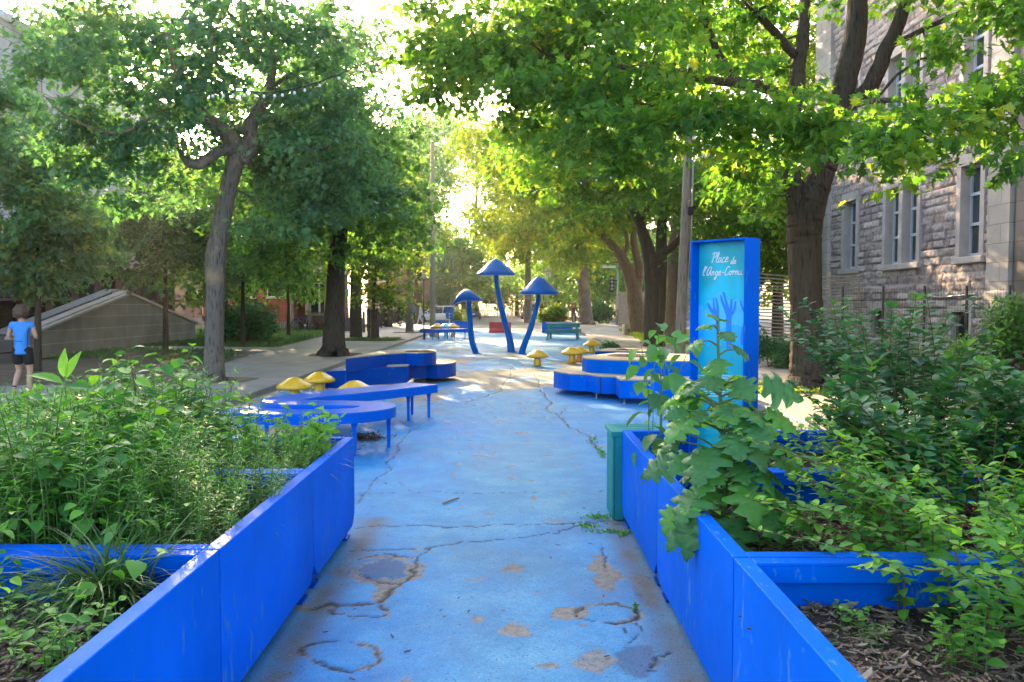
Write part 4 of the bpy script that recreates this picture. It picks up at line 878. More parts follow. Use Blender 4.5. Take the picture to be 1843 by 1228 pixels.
def cap_leaf(t, off):
    Y = 25.9; b = MB(); pts = []
    # tilted, drawn-out cap: stations along its length
    st = [((813, 550), .03, .03), ((818, 545.5), .16, .10), ((826, 539), .34, .20), ((836, 534.5), .46, .26), ((846, 535), .50, .24), ((857, 538.5), .42, .15), ((865, 540.5), .24, .07), ((869.5, 541), .05, .025)]
    n = 20; vs = []
    for (p, dy, dz) in st:
        c = W(p[0], p[1], Y)
        for k in range(n):
            a = 2 * math.pi * k / n; z = math.sin(a) * dz * (1.0 if math.sin(a) > 0 else .55); vs.append((c.x, c.y + math.cos(a) * dy, c.z + z))
    fs = [(i * n + k, i * n + (k + 1) % n, (i + 1) * n + (k + 1) % n, (i + 1) * n + k) for i in range(len(st) - 1) for k in range(n)] + [tuple(range(n - 1, -1, -1)), tuple((len(st) - 1) * n + k for k in range(n))]
    b.add(vs, fs, True); b.build('cap', M['bluemush'], t, off)
sculpture('mushroom_sculpture', 'shorter blue mushroom sculpture with lopsided drooping cap near the curved far bench', [(844, 541), (845, 560), (846.5, 585), (848.5, 608), (853, 626), (857.5, 637.5)], 25.9, cap_leaf, [.10, .10, .095, .09, .085, .085])
# ================================================================== tiered wooden topped planters
def tier(parent, off, poly, z, m='bluedark', z0=.09, hole=None, seams=True, top='ply'):
    b = MB(); b.prism(poly, z0, z - .022, bot=True); b.build('side_panel', M[m], parent, off)
    c = sum((Vector((p[0], p[1], 0)) for p in poly), Vector((0, 0, 0))) / len(poly)
    big = [((p[0] - c.x) * 1.006 + c.x, (p[1] - c.y) * 1.012 + c.y) for p in poly]
    if hole:
        n = 28; hc, hr = hole
        b = MB(); b.prism(big, z - .021, z); tp = b.build('wood_top', M[top], parent, off)
        h = MB(); ring = [(hc[0] + hr * math.cos(2 * math.pi * i / n), hc[1] + hr * math.sin(2 * math.pi * i / n)) for i in range(n)]; h.prism(ring, z + .001, z + .004); h.build('soil', M['soil'], parent, off)
    else:
        b = MB(); b.prism(big, z - .021, z); b.build('wood_top', M[top], parent, off)
    f = MB()
def arcpoly(cx, cy, rx, ry, a0, a1, n=16): return [(cx + rx * math.cos(R(a0 + (a1 - a0) * i / n)), cy + ry * math.sin(R(a0 + (a1 - a0) * i / n))) for i in range(n + 1)]
def feet(parent, off, pts, h=.1):
    for (x, y) in pts: MB().lathe([(.035, 0), (.035, .012), (.016, .02), (.016, h)], (x, y, 0), 10).build('foot', M['steel'], parent, off)
def g2(px, py, z): p = G(px, py, z); return (p.x, p.y)
def left_tiers():
    o0 = (-2.3, 15.6, 0)
    t = thing('tiered_planter', 'dark blue curved two level planter bench with plywood tops, sidewalk side of street', 'planter', o0)
    A, B, C = g2(586, 669, .4), g2(622, 667, .4), g2(734, 659, .4)
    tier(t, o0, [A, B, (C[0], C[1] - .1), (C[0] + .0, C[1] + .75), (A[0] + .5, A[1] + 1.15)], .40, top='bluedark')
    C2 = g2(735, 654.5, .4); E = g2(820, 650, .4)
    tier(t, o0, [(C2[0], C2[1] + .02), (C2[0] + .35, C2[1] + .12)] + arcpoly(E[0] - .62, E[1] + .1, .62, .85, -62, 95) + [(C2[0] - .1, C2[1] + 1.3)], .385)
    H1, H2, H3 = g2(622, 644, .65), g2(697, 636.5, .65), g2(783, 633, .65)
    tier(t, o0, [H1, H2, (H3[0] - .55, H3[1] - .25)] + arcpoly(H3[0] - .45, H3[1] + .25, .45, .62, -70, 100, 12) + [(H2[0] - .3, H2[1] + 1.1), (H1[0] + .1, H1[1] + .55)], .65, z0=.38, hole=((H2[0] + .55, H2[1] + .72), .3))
    MB().prism([g2(696, 658, .43), g2(734, 657.5, .43), (g2(734, 657.5, .43)[0], g2(734, 657.5, .43)[1] + .28), (g2(696, 658, .43)[0], g2(696, 658, .43)[1] + .3)], .405, .43).build('wood_plank', M['ply'], t, o0)
    b = MB()
    for (px, py, z0, z1, dy) in ((747, 668, .1, .38, -.03),): 
        p = G(px, 684); b.b2((p.x - .01, p.y - .05, .1), (p.x + .01, p.y + .03, .365))
    feet(t, o0, [(A[0] + .15, A[1] + .15), (B[0], B[1] + .1), (C[0] - .1, C[1] + .1), (C2[0] + .3, C2[1] + .35), (E[0] - .3, E[1] + .1)])
    # corner fittings
    for p in (A, B, C): MB().b2((p[0] - .012, p[1] - .012, .1), (p[0] + .012, p[1] + .012, .375)).build('corner_strip', M['blue'], t, o0)
left_tiers()
def right_tiers():
    o0 = (2.0, 14.2, 0)
    t = thing('tiered_planter', 'bright blue curved two level planter bench with plywood tops beside the yellow stools', 'planter', o0)
    P0 = g2(999, 668, .4); P1 = g2(1092, 677, .4); 
    low = [(P1[0] + .5, P1[1] - .1), (P1[0] + .6, P1[1] + 1.9), (P0[0] + .35, P0[1] + 1.0), (P0[0] + .05, P0[1] + .55), (P0[0] - .02, P0[1] + .1), (P0[0] + .05, P0[1] - .18), (P0[0] + .22, P0[1] - .48), (P0[0] + .5, P1[1] + .42), (P1[0] - .1, P1[1] + .02)]
    tier(t, o0, low, .40, 'blue', .1)
    Q0 = g2(1116, 683.5, .4); tier(t, o0, [Q0, (Q0[0] + 1.9, Q0[1] - .02), (Q0[0] + 1.9, Q0[1] + .55), (Q0[0] + .0, Q0[1] + .55)], .405, 'blue', .1)
    H0 = g2(1049, 644, .65); H1 = g2(1147, 648.5, .65)
    hi = [(H1[0] + 1.1, H1[1] - .15), (H1[0] + 1.2, H1[1] + 1.7), (H0[0] + .8, H1[1] + 2.1), (H0[0] + .1, H0[1] + .55), (H0[0], H0[1] + .15), (H0[0] + .06, H0[1] - .12), (H0[0] + .3, H0[1] - .32), (H1[0], H1[1])]
    tier(t, o0, hi, .65, 'blue', .38, hole=((H0[0] + 1.0, H0[1] + .6), .5))
    for (x, y, z0, z1) in ((P1[0] - .1, P1[1] + .012, .105, .375), (H1[0] - .1, H1[1] - .012 + .03, .41, .625)): MB().b2((x - .006, y - .008, z0), (x + .006, y + .02, z1)).build('seam', M['darkgrey'], t, o0)
    feet(t, o0, [(Q0[0] + .08, Q0[1] + .06), (Q0[0] + .9, Q0[1] + .1), (P1[0] - .15, P1[1] + .15), (P0[0] + .4, P0[1] + .1), (P0[0] + .6, P0[1] + .9)])
    b = MB()
    for i in range(14):
        x = Q0[0] + .05 + (i % 7) * .27; z = .14 if i < 7 else .355
        b2 = MB()
    # two more boxes farther up
    t2 = thing('tiered_planter', 'low blue planter bench holding a dark green bush, behind the yellow stools', 'planter', (G(1095, 640).x, 22.6, 0)); o2 = (G(1095, 640).x, 22.6, 0)
    a = g2(1071, 631, .42); tier(t2, o2, [a, (a[0] + 1.6, a[1] - .4), (a[0] + 1.8, a[1] + .8), (a[0] + .5, a[1] + 1.2)], .42, 'bluedark', .05, hole=((a[0] + .9, a[1] + .4), .32))
right_tiers()
# ================================================================== picnic table
def picnic():
    p = G(1014, 611); t = thing('picnic_table', 'teal painted picnic table with sunlit worn top and attached benches', 'table', (p.x, p.y, 0), R(-8))
    for i in range(5): MB().b2((-.78, -.36 + i * .146, .73), (.78, -.36 + i * .146 + .138, .765), 0, .004).build('top_plank', M['tealtop'], t)
    for s in (-1, 1):
        for i in range(2): MB().b2((-.78, s * .62 + (i - 1) * .15, .42), (.78, s * .62 + (i - 1) * .15 + .14, .455), 0, .004).build('seat_plank', M['teal'], t)
    for s in (-1, 1): MB().b2((-.74, s * .33 - .02, .56), (.74, s * .33 + .02, .729)).build('apron', M['teal'], t); MB().b2((-.76, s * .70 - .02, .30), (.76, s * .70 + .02, .419)).build('apron', M['teal'], t)
    for sx in (-.6, .6):
        for sy in (-1, 1):
            sx_ = sx * (1 if sy < 0 else .97); b = MB(); b.add([(sx_ - .04, sy * .24 - .06, .73), (sx_ + .04, sy * .24 - .06, .73), (sx_ + .04, sy * .24 + .06, .73), (sx_ - .04, sy * .24 + .06, .73), (sx_ * 1.12 - .045, sy * .66 - .07, 0), (sx_ * 1.12 + .045, sy * .66 - .07, 0), (sx_ * 1.12 + .045, sy * .66 + .07, 0), (sx_ * 1.12 - .045, sy * .66 + .07, 0)], [(0, 1, 2, 3), (7, 6, 5, 4), (0, 4, 5, 1), (2, 6, 7, 3), (1, 5, 6, 2), (0, 3, 7, 4)]); b.build('leg', M['teal'], t)
        MB().b2((sx + .02, -.76, .34), (sx + .06, .76, .42)).build('cross_beam', M['teal'], t)
    MB().b2((-.6, -.03, .38), (.6, .03, .45)).build('brace', M['teal'], t)
    # slanted backrest board on the near bench
    p2 = G(991, 607)
picnic()
# ================================================================== far group: bench, stools, planters, barrier
bx = G(800, 611)
ribbon_bench('curved_bench', 'small wavy blue bench table with yellow topped stools, up the street', [(bx.x - 1.0, 36.6), (bx.x - .5, 36.3), (bx.x, 36.5), (bx.x + .5, 36.9), (bx.x + 1.0, 37.3)], [.5, .55, .5, .5, .45], .47, .16, [(bx.x - .9, 36.5), (bx.x - .5, 36.1), (bx.x - .25, 36.2), (bx.x + .15, 36.35), (bx.x + .45, 36.6), (bx.x + .9, 37.1)], M['bluebench'])
for px, py, c, lb in ((789, 607, 'yellow', 'yellow mushroom stool at the small wavy bench, nearest the lamp pole'), (803, 607.5, 'paleblue', 'pale blue mushroom stool between two yellow ones at the small wavy bench'), (817, 606.5, 'yellow', 'yellow mushroom stool at the small wavy bench, nearest the drooping sculpture')):
    q = G(px, py); stool('mushroom_stool', lb, (q.x, 38.4, 0), M[c], .34, .62, .5, 'mushroom stools', 1.2)
def small_planter(name, label, loc, L, Wd, h, m='blue', rz=0):
    t = thing(name, label, 'planter', loc, rz)
    for s in (-1, 1):
        MB().b2((-L / 2, s * Wd / 2, .04), (L / 2, s * (Wd / 2 - .03), h)).build('panel', M[m], t)
        MB().b2((s * L / 2, -Wd / 2 + .03, .04), (s * (L / 2 - .03), Wd / 2 - .03, h)).build('panel', M[m], t)
        MB().b2((-L / 2 - .004, s * (Wd / 2 - .05), h - .01), (L / 2 + .004, s * (Wd / 2 + .004), h + .01)).b2((s * (L / 2 + .003), -Wd / 2 + .05, h - .01), (s * (L / 2 - .05), Wd / 2 - .05, h + .009)).build('rim', M[m], t)
    MB().b2((-L / 2 + .03, -Wd / 2 + .03, .05), (L / 2 - .03, Wd / 2 - .03, h - .08)).build('soil', M['soil'], t); return t
q = G(813, 596); PLF = small_planter('steel_planter', 'far blue planter of feathery green weeds behind the small wavy bench', (q.x + .1, 47.5, 0), 2.0, 1.0, .62)
q = G(998, 600); PRF = small_planter('steel_planter', 'far blue planter of yellow lit bushes behind the picnic table', (q.x + .15, 44.6, 0), 1.7, 1.2, .62)
def barrier():
    q = G(900, 599); t = thing('barrier_block', 'red plastic road barrier lying across the far end of the blue street', 'barrier', (q.x, q.y, 0), R(3))
    MB().slab([(-.26, 0), (.26, 0), (.26, .12), (.14, .3), (.12, .6), (-.12, .6), (-.14, .3), (-.26, .12)], 'x', -.62, .62).build('body', M['red'], t)
    for s in (-1, 1): MB().lathe([(.03, .6), (.03, .64), (.01, .645)], (s * .45, 0, 0), 10).build('cap', M['red'], t)
barrier()
# ================================================================== poles, lamps, signals
def utility_pole():
    b = G(1219, 640); Yp = 19.0; p0 = W(1222, 640, Yp); x0 = p0.x
    t = thing('utility_pole', 'weathered wooden utility pole with white box camera behind the blue sign', 'pole', (x0, Yp, 0)); off = (x0, Yp, 0)
    tp = W(1246, 60, Yp); mid = W(1238, 300, Yp)
    MB().tube([(x0, Yp, -.1), (mid.x, Yp, mid.z), (tp.x, Yp, tp.z)], [.135, .11, .095], 14).build('shaft', M['polewood'], t, off)
    k = Yp / F; a = W(1245, 255, Yp)
    MB().tube([(x0 + .10, Yp - .12, 1.0), (mid.x + .07, Yp - .12, 3.2), (tp.x + .06, Yp - .1, 7)], .022, 6).build('conduit', M['steel'], t, off)
    c = W(1273, 272, Yp); MB().b2((c.x - .10, Yp - .12, c.z - .16), (c.x + .09, Yp + .12, c.z + .15), 0, .02).build('box_camera', M['white'], t, off)
    MB().b2((a.x + .06, Yp - .03, a.z - .10), (c.x - .1, Yp + .03, a.z - .05)).slab([(a.x + .04, a.z - .28), (a.x + .2, a.z - .1), (a.x + .04, a.z - .1)], 'y', Yp - .01, Yp + .01).build('bracket', M['white'], t, off)
    j = W(1240, 381, Yp); MB().b2((j.x - .05, Yp - .19, j.z - .1), (j.x + .06, Yp - .1, j.z + .1), 0, .01).build('junction_box', M['darkgrey'], t, off)
utility_pole()
def conc_pole():
    q = G(779, 606); t = thing('utility_pole', 'slim grey concrete utility pole beside the thin black lamp', 'pole', (q.x, q.y, 0)); 
    MB().tube([(0, 0, -.1), (0, 0, 5), (.02, 0, 9.5)], [.14, .12, .09], 12).build('shaft', M['concpole'], t); MB().lathe([(.16, 0), (.16, .15), (.14, .2)], (0, 0, 0), 12).build('collar', M['kerb'], t)
conc_pole()
def lamp():
    q = G(763, 610.5); t = thing('street_lamp', 'thin black street lamp with flat pyramid hood by the small wavy bench', 'lamp', (q.x, q.y, 0))
    MB().tube([(0, 0, 0), (0, 0, 2.78)], .028, 8).build('pole', M['black'], t); MB().lathe([(.1, 0), (.1, .03), (.03, .05)], (0, 0, 0), 10).build('base', M['black'], t)
    MB().lathe([(.05, 2.7), (.2, 2.76), (.2, 2.80), (.04, 2.96), (.01, 2.97)], (0, 0, 0), 4, smooth=False).build('hood', M['concpole'], t)
lamp()
M['red_on'] = emis('orange_lit_hand', (1, .22, .02), 1.6)
M['white_on'] = emis('lit_lens', (1, .97, .9), 1.2)
def signals():
    Y = 62.5; p = W(742.5, 560, Y); t = thing('traffic_signal', 'lit orange hand pedestrian signal on a pole beside the townhouse', 'signal', (p.x, Y, 0)); off = (p.x, Y, 0)
    MB().tube([(p.x, Y, 0), (p.x, Y, 4.3)], .06, 8).build('pole', M['black'], t, off)
    a = W(748, 523, Y); hd = MB().b2((a.x - .17, Y - .15, a.z - .30), (a.x + .17, Y + .15, a.z + .30), 0, .02).build('pedestrian_head', M['orange'], t, off)
    g = MB()
    for (x0, x1, z0, z1) in ((-.08, .08, .03, .15), (-.08, -.05, .15, .22), (-.04, -.01, .15, .25), (.0, .03, .15, .25), (.04, .07, .15, .23), (.08, .11, .08, .14), (-.08, .08, -.2, -.06)): g.b2((a.x + x0, Y - .158, a.z + z0), (a.x + x1, Y - .151, a.z + z1))
    g.build('hand_symbol', M['red_on'], hd, off)
    b = W(757, 519, Y); h2 = MB().b2((b.x - .17, Y - .1, b.z - .42), (b.x + .17, Y + .2, b.z + .42), 0, .02).build('signal_head', M['black'], t, off)
    for k in (-.27, 0, .27): MB().lathe([(.1, 0), (.1, .01), (.01, .02)], (0, 0, 0), 12).build('lens', M['darkgrey'], h2, xf=Matrix.Translation((b.x - off[0], -.1, b.z + k)) @ Matrix.Rotation(R(90), 4, 'X'))
    Y = 60; p = W(1111, 560, Y); t = thing('traffic_signal', 'black traffic signal on a pale post with street name plate, by the leaning tree', 'signal', (p.x, Y, 0)); off = (p.x, Y, 0)
    MB().tube([(p.x, Y, 0), (p.x, Y, 4.7)], .055, 8).build('pole', M['steel'], t, off)
    b = W(1101, 511, Y); h2 = MB().b2((b.x - .17, Y - .1, b.z - .62), (b.x + .17, Y + .2, b.z + .62), 0, .02).build('signal_head', M['black'], t, off)
    for k in (-.4, -.13, .14, .4):
        MB().lathe([(.12, 0), (.12, .01), (.01, .02)], (0, 0, 0), 12).build('lens', M['steel'], h2, xf=Matrix.Translation((b.x - off[0], -.1, b.z + k)) @ Matrix.Rotation(R(90), 4, 'X'))
        MB().b2((b.x - .14, Y - .28, b.z + k + .10), (b.x + .14, Y - .1, b.z + k + .12)).build('visor', M['black'], h2, off)
    MB().b2((b.x, Y - .02, b.z + .2), (p.x, Y + .02, b.z + .26)).build('arm', M['black'], t, off)
    c = W(1095, 480.5, Y); MB().b2((c.x - .44, Y - .02, c.z - .09), (c.x + .55, Y, c.z + .09)).build('name_plate', M['white'], t, off)
    MB().b2((p.x - .12, Y - .15, 1.2), (p.x + .12, Y + .12, 2.2), 0, .02).build('control_box', M['steel'], t, off)
    Y = 58; p = W(985.5, 560, Y); t = thing('road_sign', 'white regulatory road sign with black arrow in red ring on tall post', 'sign', (p.x, Y, 0)); off = (p.x, Y, 0)
    c = W(985.5, 491.5, Y); MB().tube([(p.x, Y, 0), (p.x, Y, c.z + .35)], .035, 8).build('post', M['steel'], t, off)
    pl = MB().b2((c.x - .21, Y - .07, c.z - .31), (c.x + .21, Y - .05, c.z + .31), 0, .003).build('plate', M['white'], t, off)
    def ring(r0, r1, zc, m, y, nm):
        b = MB(); n = 20
        for i in range(n):
            a0, a1 = 2 * math.pi * i / n, 2 * math.pi * (i + 1) / n
            b.quad((c.x + r0 * math.cos(a0), y, zc + r0 * math.sin(a0)), (c.x + r1 * math.cos(a0), y, zc + r1 * math.sin(a0)), (c.x + r1 * math.cos(a1), y, zc + r1 * math.sin(a1)), (c.x + r0 * math.cos(a1), y, zc + r0 * math.sin(a1)))
        b.build(nm, m, pl, off)
    ring(.12, .165, c.z + .10, M['red'], Y - .073, 'ring')
    b = MB(); b.b2((c.x - .07, Y - .075, c.z + .04), (c.x - .03, Y - .072, c.z + .13)).b2((c.x - .03, Y - .075, c.z + .09), (c.x + .05, Y - .072, c.z + .13)); b.add([(c.x + .04, Y - .075, c.z + .06), (c.x + .10, Y - .075, c.z + .11), (c.x + .04, Y - .075, c.z + .16)], [(0, 1, 2)]); b.build('arrow', M['black'], pl, off)
    b = MB(); 
    for k in range(3): b.b2((c.x - .14, Y - .075, c.z - .13 - k * .06), (c.x + .14, Y - .072, c.z - .10 - k * .06))
    b.build('small_print', M['steel'], pl, off)
    # blue board sign by the brick hall
    Y = 44; p = W(619, 560, Y); c = W(623, 527, Y); t = thing('notice_sign', 'small square blue and white sign on a thin post beside the dark trunk', 'sign', (p.x, Y, 0)); off = (p.x, Y, 0)
    MB().tube([(p.x, Y, 0), (p.x, Y, c.z + .2)], .03, 8).build('post', M['black'], t, off); pl = MB().b2((c.x - .15, Y - .06, c.z - .18), (c.x + .16, Y - .04, c.z + .18)).build('plate', M['p_mid'], t, off)
    b = MB(); b.add([(c.x - .02, Y - .064, c.z - .10), (c.x + .03, Y - .064, c.z - .10), (c.x + .11, Y - .064, c.z + .12), (c.x - .08, Y - .064, c.z + .12), (c.x - .08, Y - .064, c.z + .07), (c.x + .04, Y - .064, c.z + .07)], [(0, 1, 2, 3, 4, 5)]); b.build('arrow_symbol', M['p_white'], pl, off)
M['orange'] = simple('orange_housing', (.7, .12, .03), .5)
signals()
def basket():
    Y = 41.0; c = W(809, 560, Y); t = thing('slotted_basket', 'blue slotted basket on a slim white post above the small wavy bench', 'basket', (c.x, Y, 0)); off = (c.x, Y, 0)
    MB().tube([(c.x, Y, 0), (c.x, Y, c.z - .3)], .03, 8).build('post', M['white'], t, off)
    w0, w1 = .22, .14; z0, z1 = W(809, 574, Y).z, W(809, 553, Y).z; b = MB()
    n = 18
    def rg(r, z): return [(c.x + r * math.cos(2 * math.pi * i / n), Y + r * math.sin(2 * math.pi * i / n), z) for i in range(n)]
    levels = np.linspace(z0, z1, 9)
    for i in range(8):
        if i % 2 == 0:
            a, b_ = levels[i], levels[i + 1]; ra = w1 + (w0 - w1) * i / 8; rb = w1 + (w0 - w1) * (i + 1) / 8; vs = rg(ra, a) + rg(rb, b_); b.add(vs, [(k, (k + 1) % n, n + (k + 1) % n, n + k) for k in range(n)])
    for k in range(0, n, 3):
        a = 2 * math.pi * k / n; b.tube([(c.x + w1 * math.cos(a), Y + w1 * math.sin(a), z0), (c.x + w0 * math.cos(a), Y + w0 * math.sin(a), z1)], .03, 5)
    b.add(rg(w1, z0), [tuple(range(n))]); b.tube(rg(w0, z1) + rg(w0, z1)[:1], .035, 6); b.build('basket', M['bluemush'], t, off)
basket()
def utility_box():
    a = G(614, 598); b_ = G(653, 598); t = thing('utility_box', 'low grey blue utility cabinet standing on the lawn behind the dark trunk', 'cabinet', ((a.x + b_.x) / 2, a.y, 0)); L = b_.x - a.x
    MB().b2((-L / 2, 0, .04), (L / 2, .5, .78), 0, .015).build('body', M['boxgrey'], t); MB().b2((-L / 2 - .02, -.02, .78), (L / 2 + .02, .52, .82), 0, .01).build('lid', M['kerb'], t)
    MB().b2((-L / 2 + .03, .02, -.05), (L / 2 - .03, .48, .05)).build('plinth', M['kerb'], t)
M['boxgrey'] = simple('grey_blue_paint', (.13, .15, .22), .6, .15, 3)
utility_box()
# string lights
def lights(name, label, pts, nb):
    P = catmull([W(*p) for p in pts], 10); c0 = P[0]; t = thing(name, label, 'string lights', c0)
    MB().tube([p - c0 for p in P], .011, 5).build('cable', M['black'], t)
    for i in range(nb):
        p = P[int((i + .5) / nb * (len(P) - 1))] - c0
        b = MB().lathe([(.016, 0), (.018, -.04)], (p.x, p.y, p.z), 8).build('socket', M['black'], t); MB().lathe([(.012, -.04), (.022, -.055), (.026, -.075), (.018, -.095), (.004, -.102)], (p.x, p.y, p.z), 10).build('bulb', M['bulb'], b)
def bulb_mat():
    m, nt, out = mat('clear_bulb'); n = N(nt); p = n('ShaderNodeBsdfPrincipled', Roughness=.08); p.inputs['Base Color'].default_value = (.75, .78, .8, 1); p.inputs['Specular IOR Level'].default_value = .8; n.l(p.outputs[0], out.inputs[0]); return m
M['bulb'] = bulb_mat()
lights('string_lights', 'festoon string of clear bulbs tied to the fork of the grey maple', [(380, 166, 13.6), (430, 164, 13.7), (480, 166, 13.8), (530, 160, 13.9), (600, 138, 14.5), (700, 95, 16)], 14)
lights('string_lights', 'festoon string of clear bulbs crossing high above the blue street', [(700, 110, 16), (790, 45, 15.5), (860, 10, 15), (930, -20, 15)], 6)
lights('string_lights', 'festoon string of clear bulbs hanging low in front of the far maples', [(930, 348, 21), (990, 336, 21.5), (1060, 322, 21), (1130, 308, 20), (1235, 270, 19)], 10)
# ================================================================== trees
SUN = np.array((math.sin(R(-20)) * math.cos(R(19)), math.cos(R(-20)) * math.cos(R(19)), math.sin(R(19))))
def PL(cx, cy, rx, ry, Y, dy, w=1.0):
    """crown lobe from its place in view and its distance: centre, radii, weight"""
    c = W(cx, cy, Y); k = Y / F
    return (np.array(c), np.array([rx * k, dy, ry * k]), w)
def tree(name, label, base, trunk, lobes, ncl, npc, lsize, lmat, bmat, tpl=T_MAPLE, limbs=(), group=None, cr=.55, droop=.35, flat=.4, seed=1, skel_r=.03, tube_n=6, cull=None, lump=.05, flare=1.0, tn=12, tint_add=0.0, twig=True, cat='tree', extra=None):
    r = np.random.default_rng(seed)
    t = thing(name, label, cat, base, 0, group); off = Vector(base)
    tk = MB(); nodes = []; nr = []
    def lay(pts, nn, k=5, isT=False):
        q = catmull([Vector(p[:3]) for p in pts], k); rad = np.interp(np.linspace(0, 1, len(q)), np.linspace(0, 1, len(pts)), [p[3] for p in pts])
        jit = [Vector(r.normal(0, 1, 3)) * (.02 if isT else .07) * float(rr) for rr in rad]
        q2 = [p + (j if 0 < i < len(q) - 1 else Vector((0, 0, 0))) for i, (p, j) in enumerate(zip(q, jit))]
        tk.tube(q2, list(rad), nn, True, 0, True, lump)
        for p, rr in zip(q2, rad): nodes.append(np.array(p)); nr.append(rr)
    tr = list(trunk)
    if flare > 1: p0 = tr[0]; p1 = tr[1]; tr = [(p0[0], p0[1], p0[2] - .1, p0[3] * flare * 1.12), (p0[0] * .95 + p1[0] * .05, p0[1] * .95 + p1[1] * .05, p0[2] * .94 + p1[2] * .06, p0[3] * (1 + (flare - 1) * .35)), ] + [(p0[0] * .85 + p1[0] * .15, p0[1] * .85 + p1[1] * .15, p0[2] * .85 + p1[2] * .15, p0[3] * .98)] + tr[1:]
    lay(tr, tn, 12, True); nT = len(nodes)
    nodes0 = list(nodes); nodes = nodes[int(len(nodes) * .55):]; nr = nr[int(len(nr) * .55):]
    for L in limbs: lay(L, 8)
    # clusters
    ws = np.array([l[1][0] * l[1][1] * l[1][2] * l[2] for l in lobes]) ** .8; ws /= ws.sum(); C = []
    for l, w_ in zip(lobes, ws):
        m = int(round(ncl * w_)); d = nrm(r.normal(0, 1, (m, 3))); rad = r.random(m) ** .42
        C.append(l[0] + d * l[1] * rad[:, None])
    C = np.concatenate(C); C = C[C[:, 2] > 1.5] if len(C) else C
    if cull is not None: C = C[cull(C)]
    for q in ((10.8, 20.6, 2.6), (10.8, 18.7, 2.3), (5.0, 13.2, .1), (1.6, 16.5, 0.)):   # openings the low sun comes through
        dq = C - np.array(q); u_ = dq @ SUN; dd = np.linalg.norm(dq - u_[:, None] * SUN, axis=1); C = C[~((dd < (.85 if q[0] < 9 else .55)) & (C[:, 1] > 17))]
    if extra is not None: C = np.concatenate([C, extra])
    top = nodes0[-1]; C = C[np.argsort(np.linalg.norm(C - top, axis=1))]
    br = MB(); NA = np.array(nodes); NRr = np.array(nr); newn = []; newr = []
    for c in C:
        allN = np.concatenate([NA, np.array(newn)]) if newn else NA; allR = np.concatenate([NRr, np.array(newr)]) if newn else NRr
        d = np.linalg.norm(allN - c, axis=1) + .5 * np.maximum(0, allN[:, 2] - c[2]) - np.minimum(allR, .1) * 4; i = int(np.argmin(d)); a = allN[i]; L = np.linalg.norm(c - a)
        r0 = max(.008, min(allR[i] * .75, .012 + L * .014)); mid = (a + c) / 2 + r.normal(0, .08, 3) * L + np.array([0, 0, -.03 * L])
        pts = [a, (a + mid) / 2 + r.normal(0, .02, 3) * L, mid, (mid + c) / 2 + r.normal(0, .02, 3) * L, c]
        br.tube([Vector(p) for p in pts], [r0, r0 * .85, r0 * .7, r0 * .5, .006], 5 if r0 < .03 else tube_n, False)
        for p, k in zip(pts[1:], (.85, .7, .5, .35)): newn.append(p); newr.append(r0 * k)
    trunk_o = tk.build('trunk', bmat, t, off)
    if twig: br.build('branches', bmat, t, off)
    n = len(C) * npc
    cid = np.repeat(np.arange(len(C)), npc); cs = cr * r.uniform(.6, 1.35, len(C)); ct = r.normal(0, .16, len(C))
    # twigs: a few random directions inside the cluster, leaves strung along them
    ntw = 5; TD = nrm(r.normal(0, 1, (len(C), ntw, 3)).reshape(-1, 3)).reshape(len(C), ntw, 3); TD[:, :, 2] = TD[:, :, 2] * flat - .12
    tw = r.integers(0, ntw, n); u = r.random(n) ** .7; dirs = TD[cid, tw]
    P = C[cid] + dirs * (cs[cid] * u * 1.5)[:, None] + r.normal(0, 1, (n, 3)) * (cs[cid][:, None] * np.array([.22, .22, .14]))
    AX = nrm(dirs + r.normal(0, .65, (n, 3)) + np.array([0, 0, -droop])); NR = r.normal(0, .45, (n, 3)) + np.array([0, 0, 1.0])
    S = lsize * r.uniform(.6, 1.25, n); tint = np.clip(.42 + tint_add + ct[cid] + r.normal(0, .17, n), 0, 1)
    V, FA, T = scatter(tpl, P - np.array(base), AX, NR, S, tint)
    mkobj('crown', raw_mesh('crown', V, FA, lmat, T), t)
    return t
def P3(px, py, Y, r): p = W(px, py, Y); return (p.x, p.y, p.z, r)
def ground3(px, py, r): p = G(px, py); return (p.x, p.y, 0.0, r)
ML, MN, MD, MY = M['mapleL'], M['mapleN'], M['leafD'], M['leafY']
def topx(C):
    y = C[:, 1] * CT + (C[:, 2] - EYE) * -ST; z = C[:, 1] * ST + (C[:, 2] - EYE) * CT
    return CX + F * C[:, 0] / y, CY - F * z / y
rk = np.random.default_rng(4)
def fork_clear(C):
    px, py = topx(C); u = rk.random(len(C))
    a = (px > 330) & (px < 500) & (py > 165) & (py < np.where(px > 440, 285, 440)) & (C[:, 1] < 16.7); c_ = (px > 290) & (px < 340) & (py > 245) & (py < 310) & (C[:, 1] < 16)
    return ~((a | c_) & (u < .93))
_re = np.random.default_rng(12); SUN_BLOCKERS = []     # leaf clusters added along sun rays to shade the near street
for i in range(13):
    for j in range(8):
        x_ = -1.4 + 2.7 * i / 12; y_ = 2.2 + 6.2 * j / 7; t_ = (19.4 + _re.uniform(-.7, .7) - y_) / SUN[1]
        SUN_BLOCKERS.append(np.array((x_, y_, 0)) + SUN * t_ + _re.normal(0, .1, 3))
SUN_BLOCKERS = np.array(SUN_BLOCKERS)
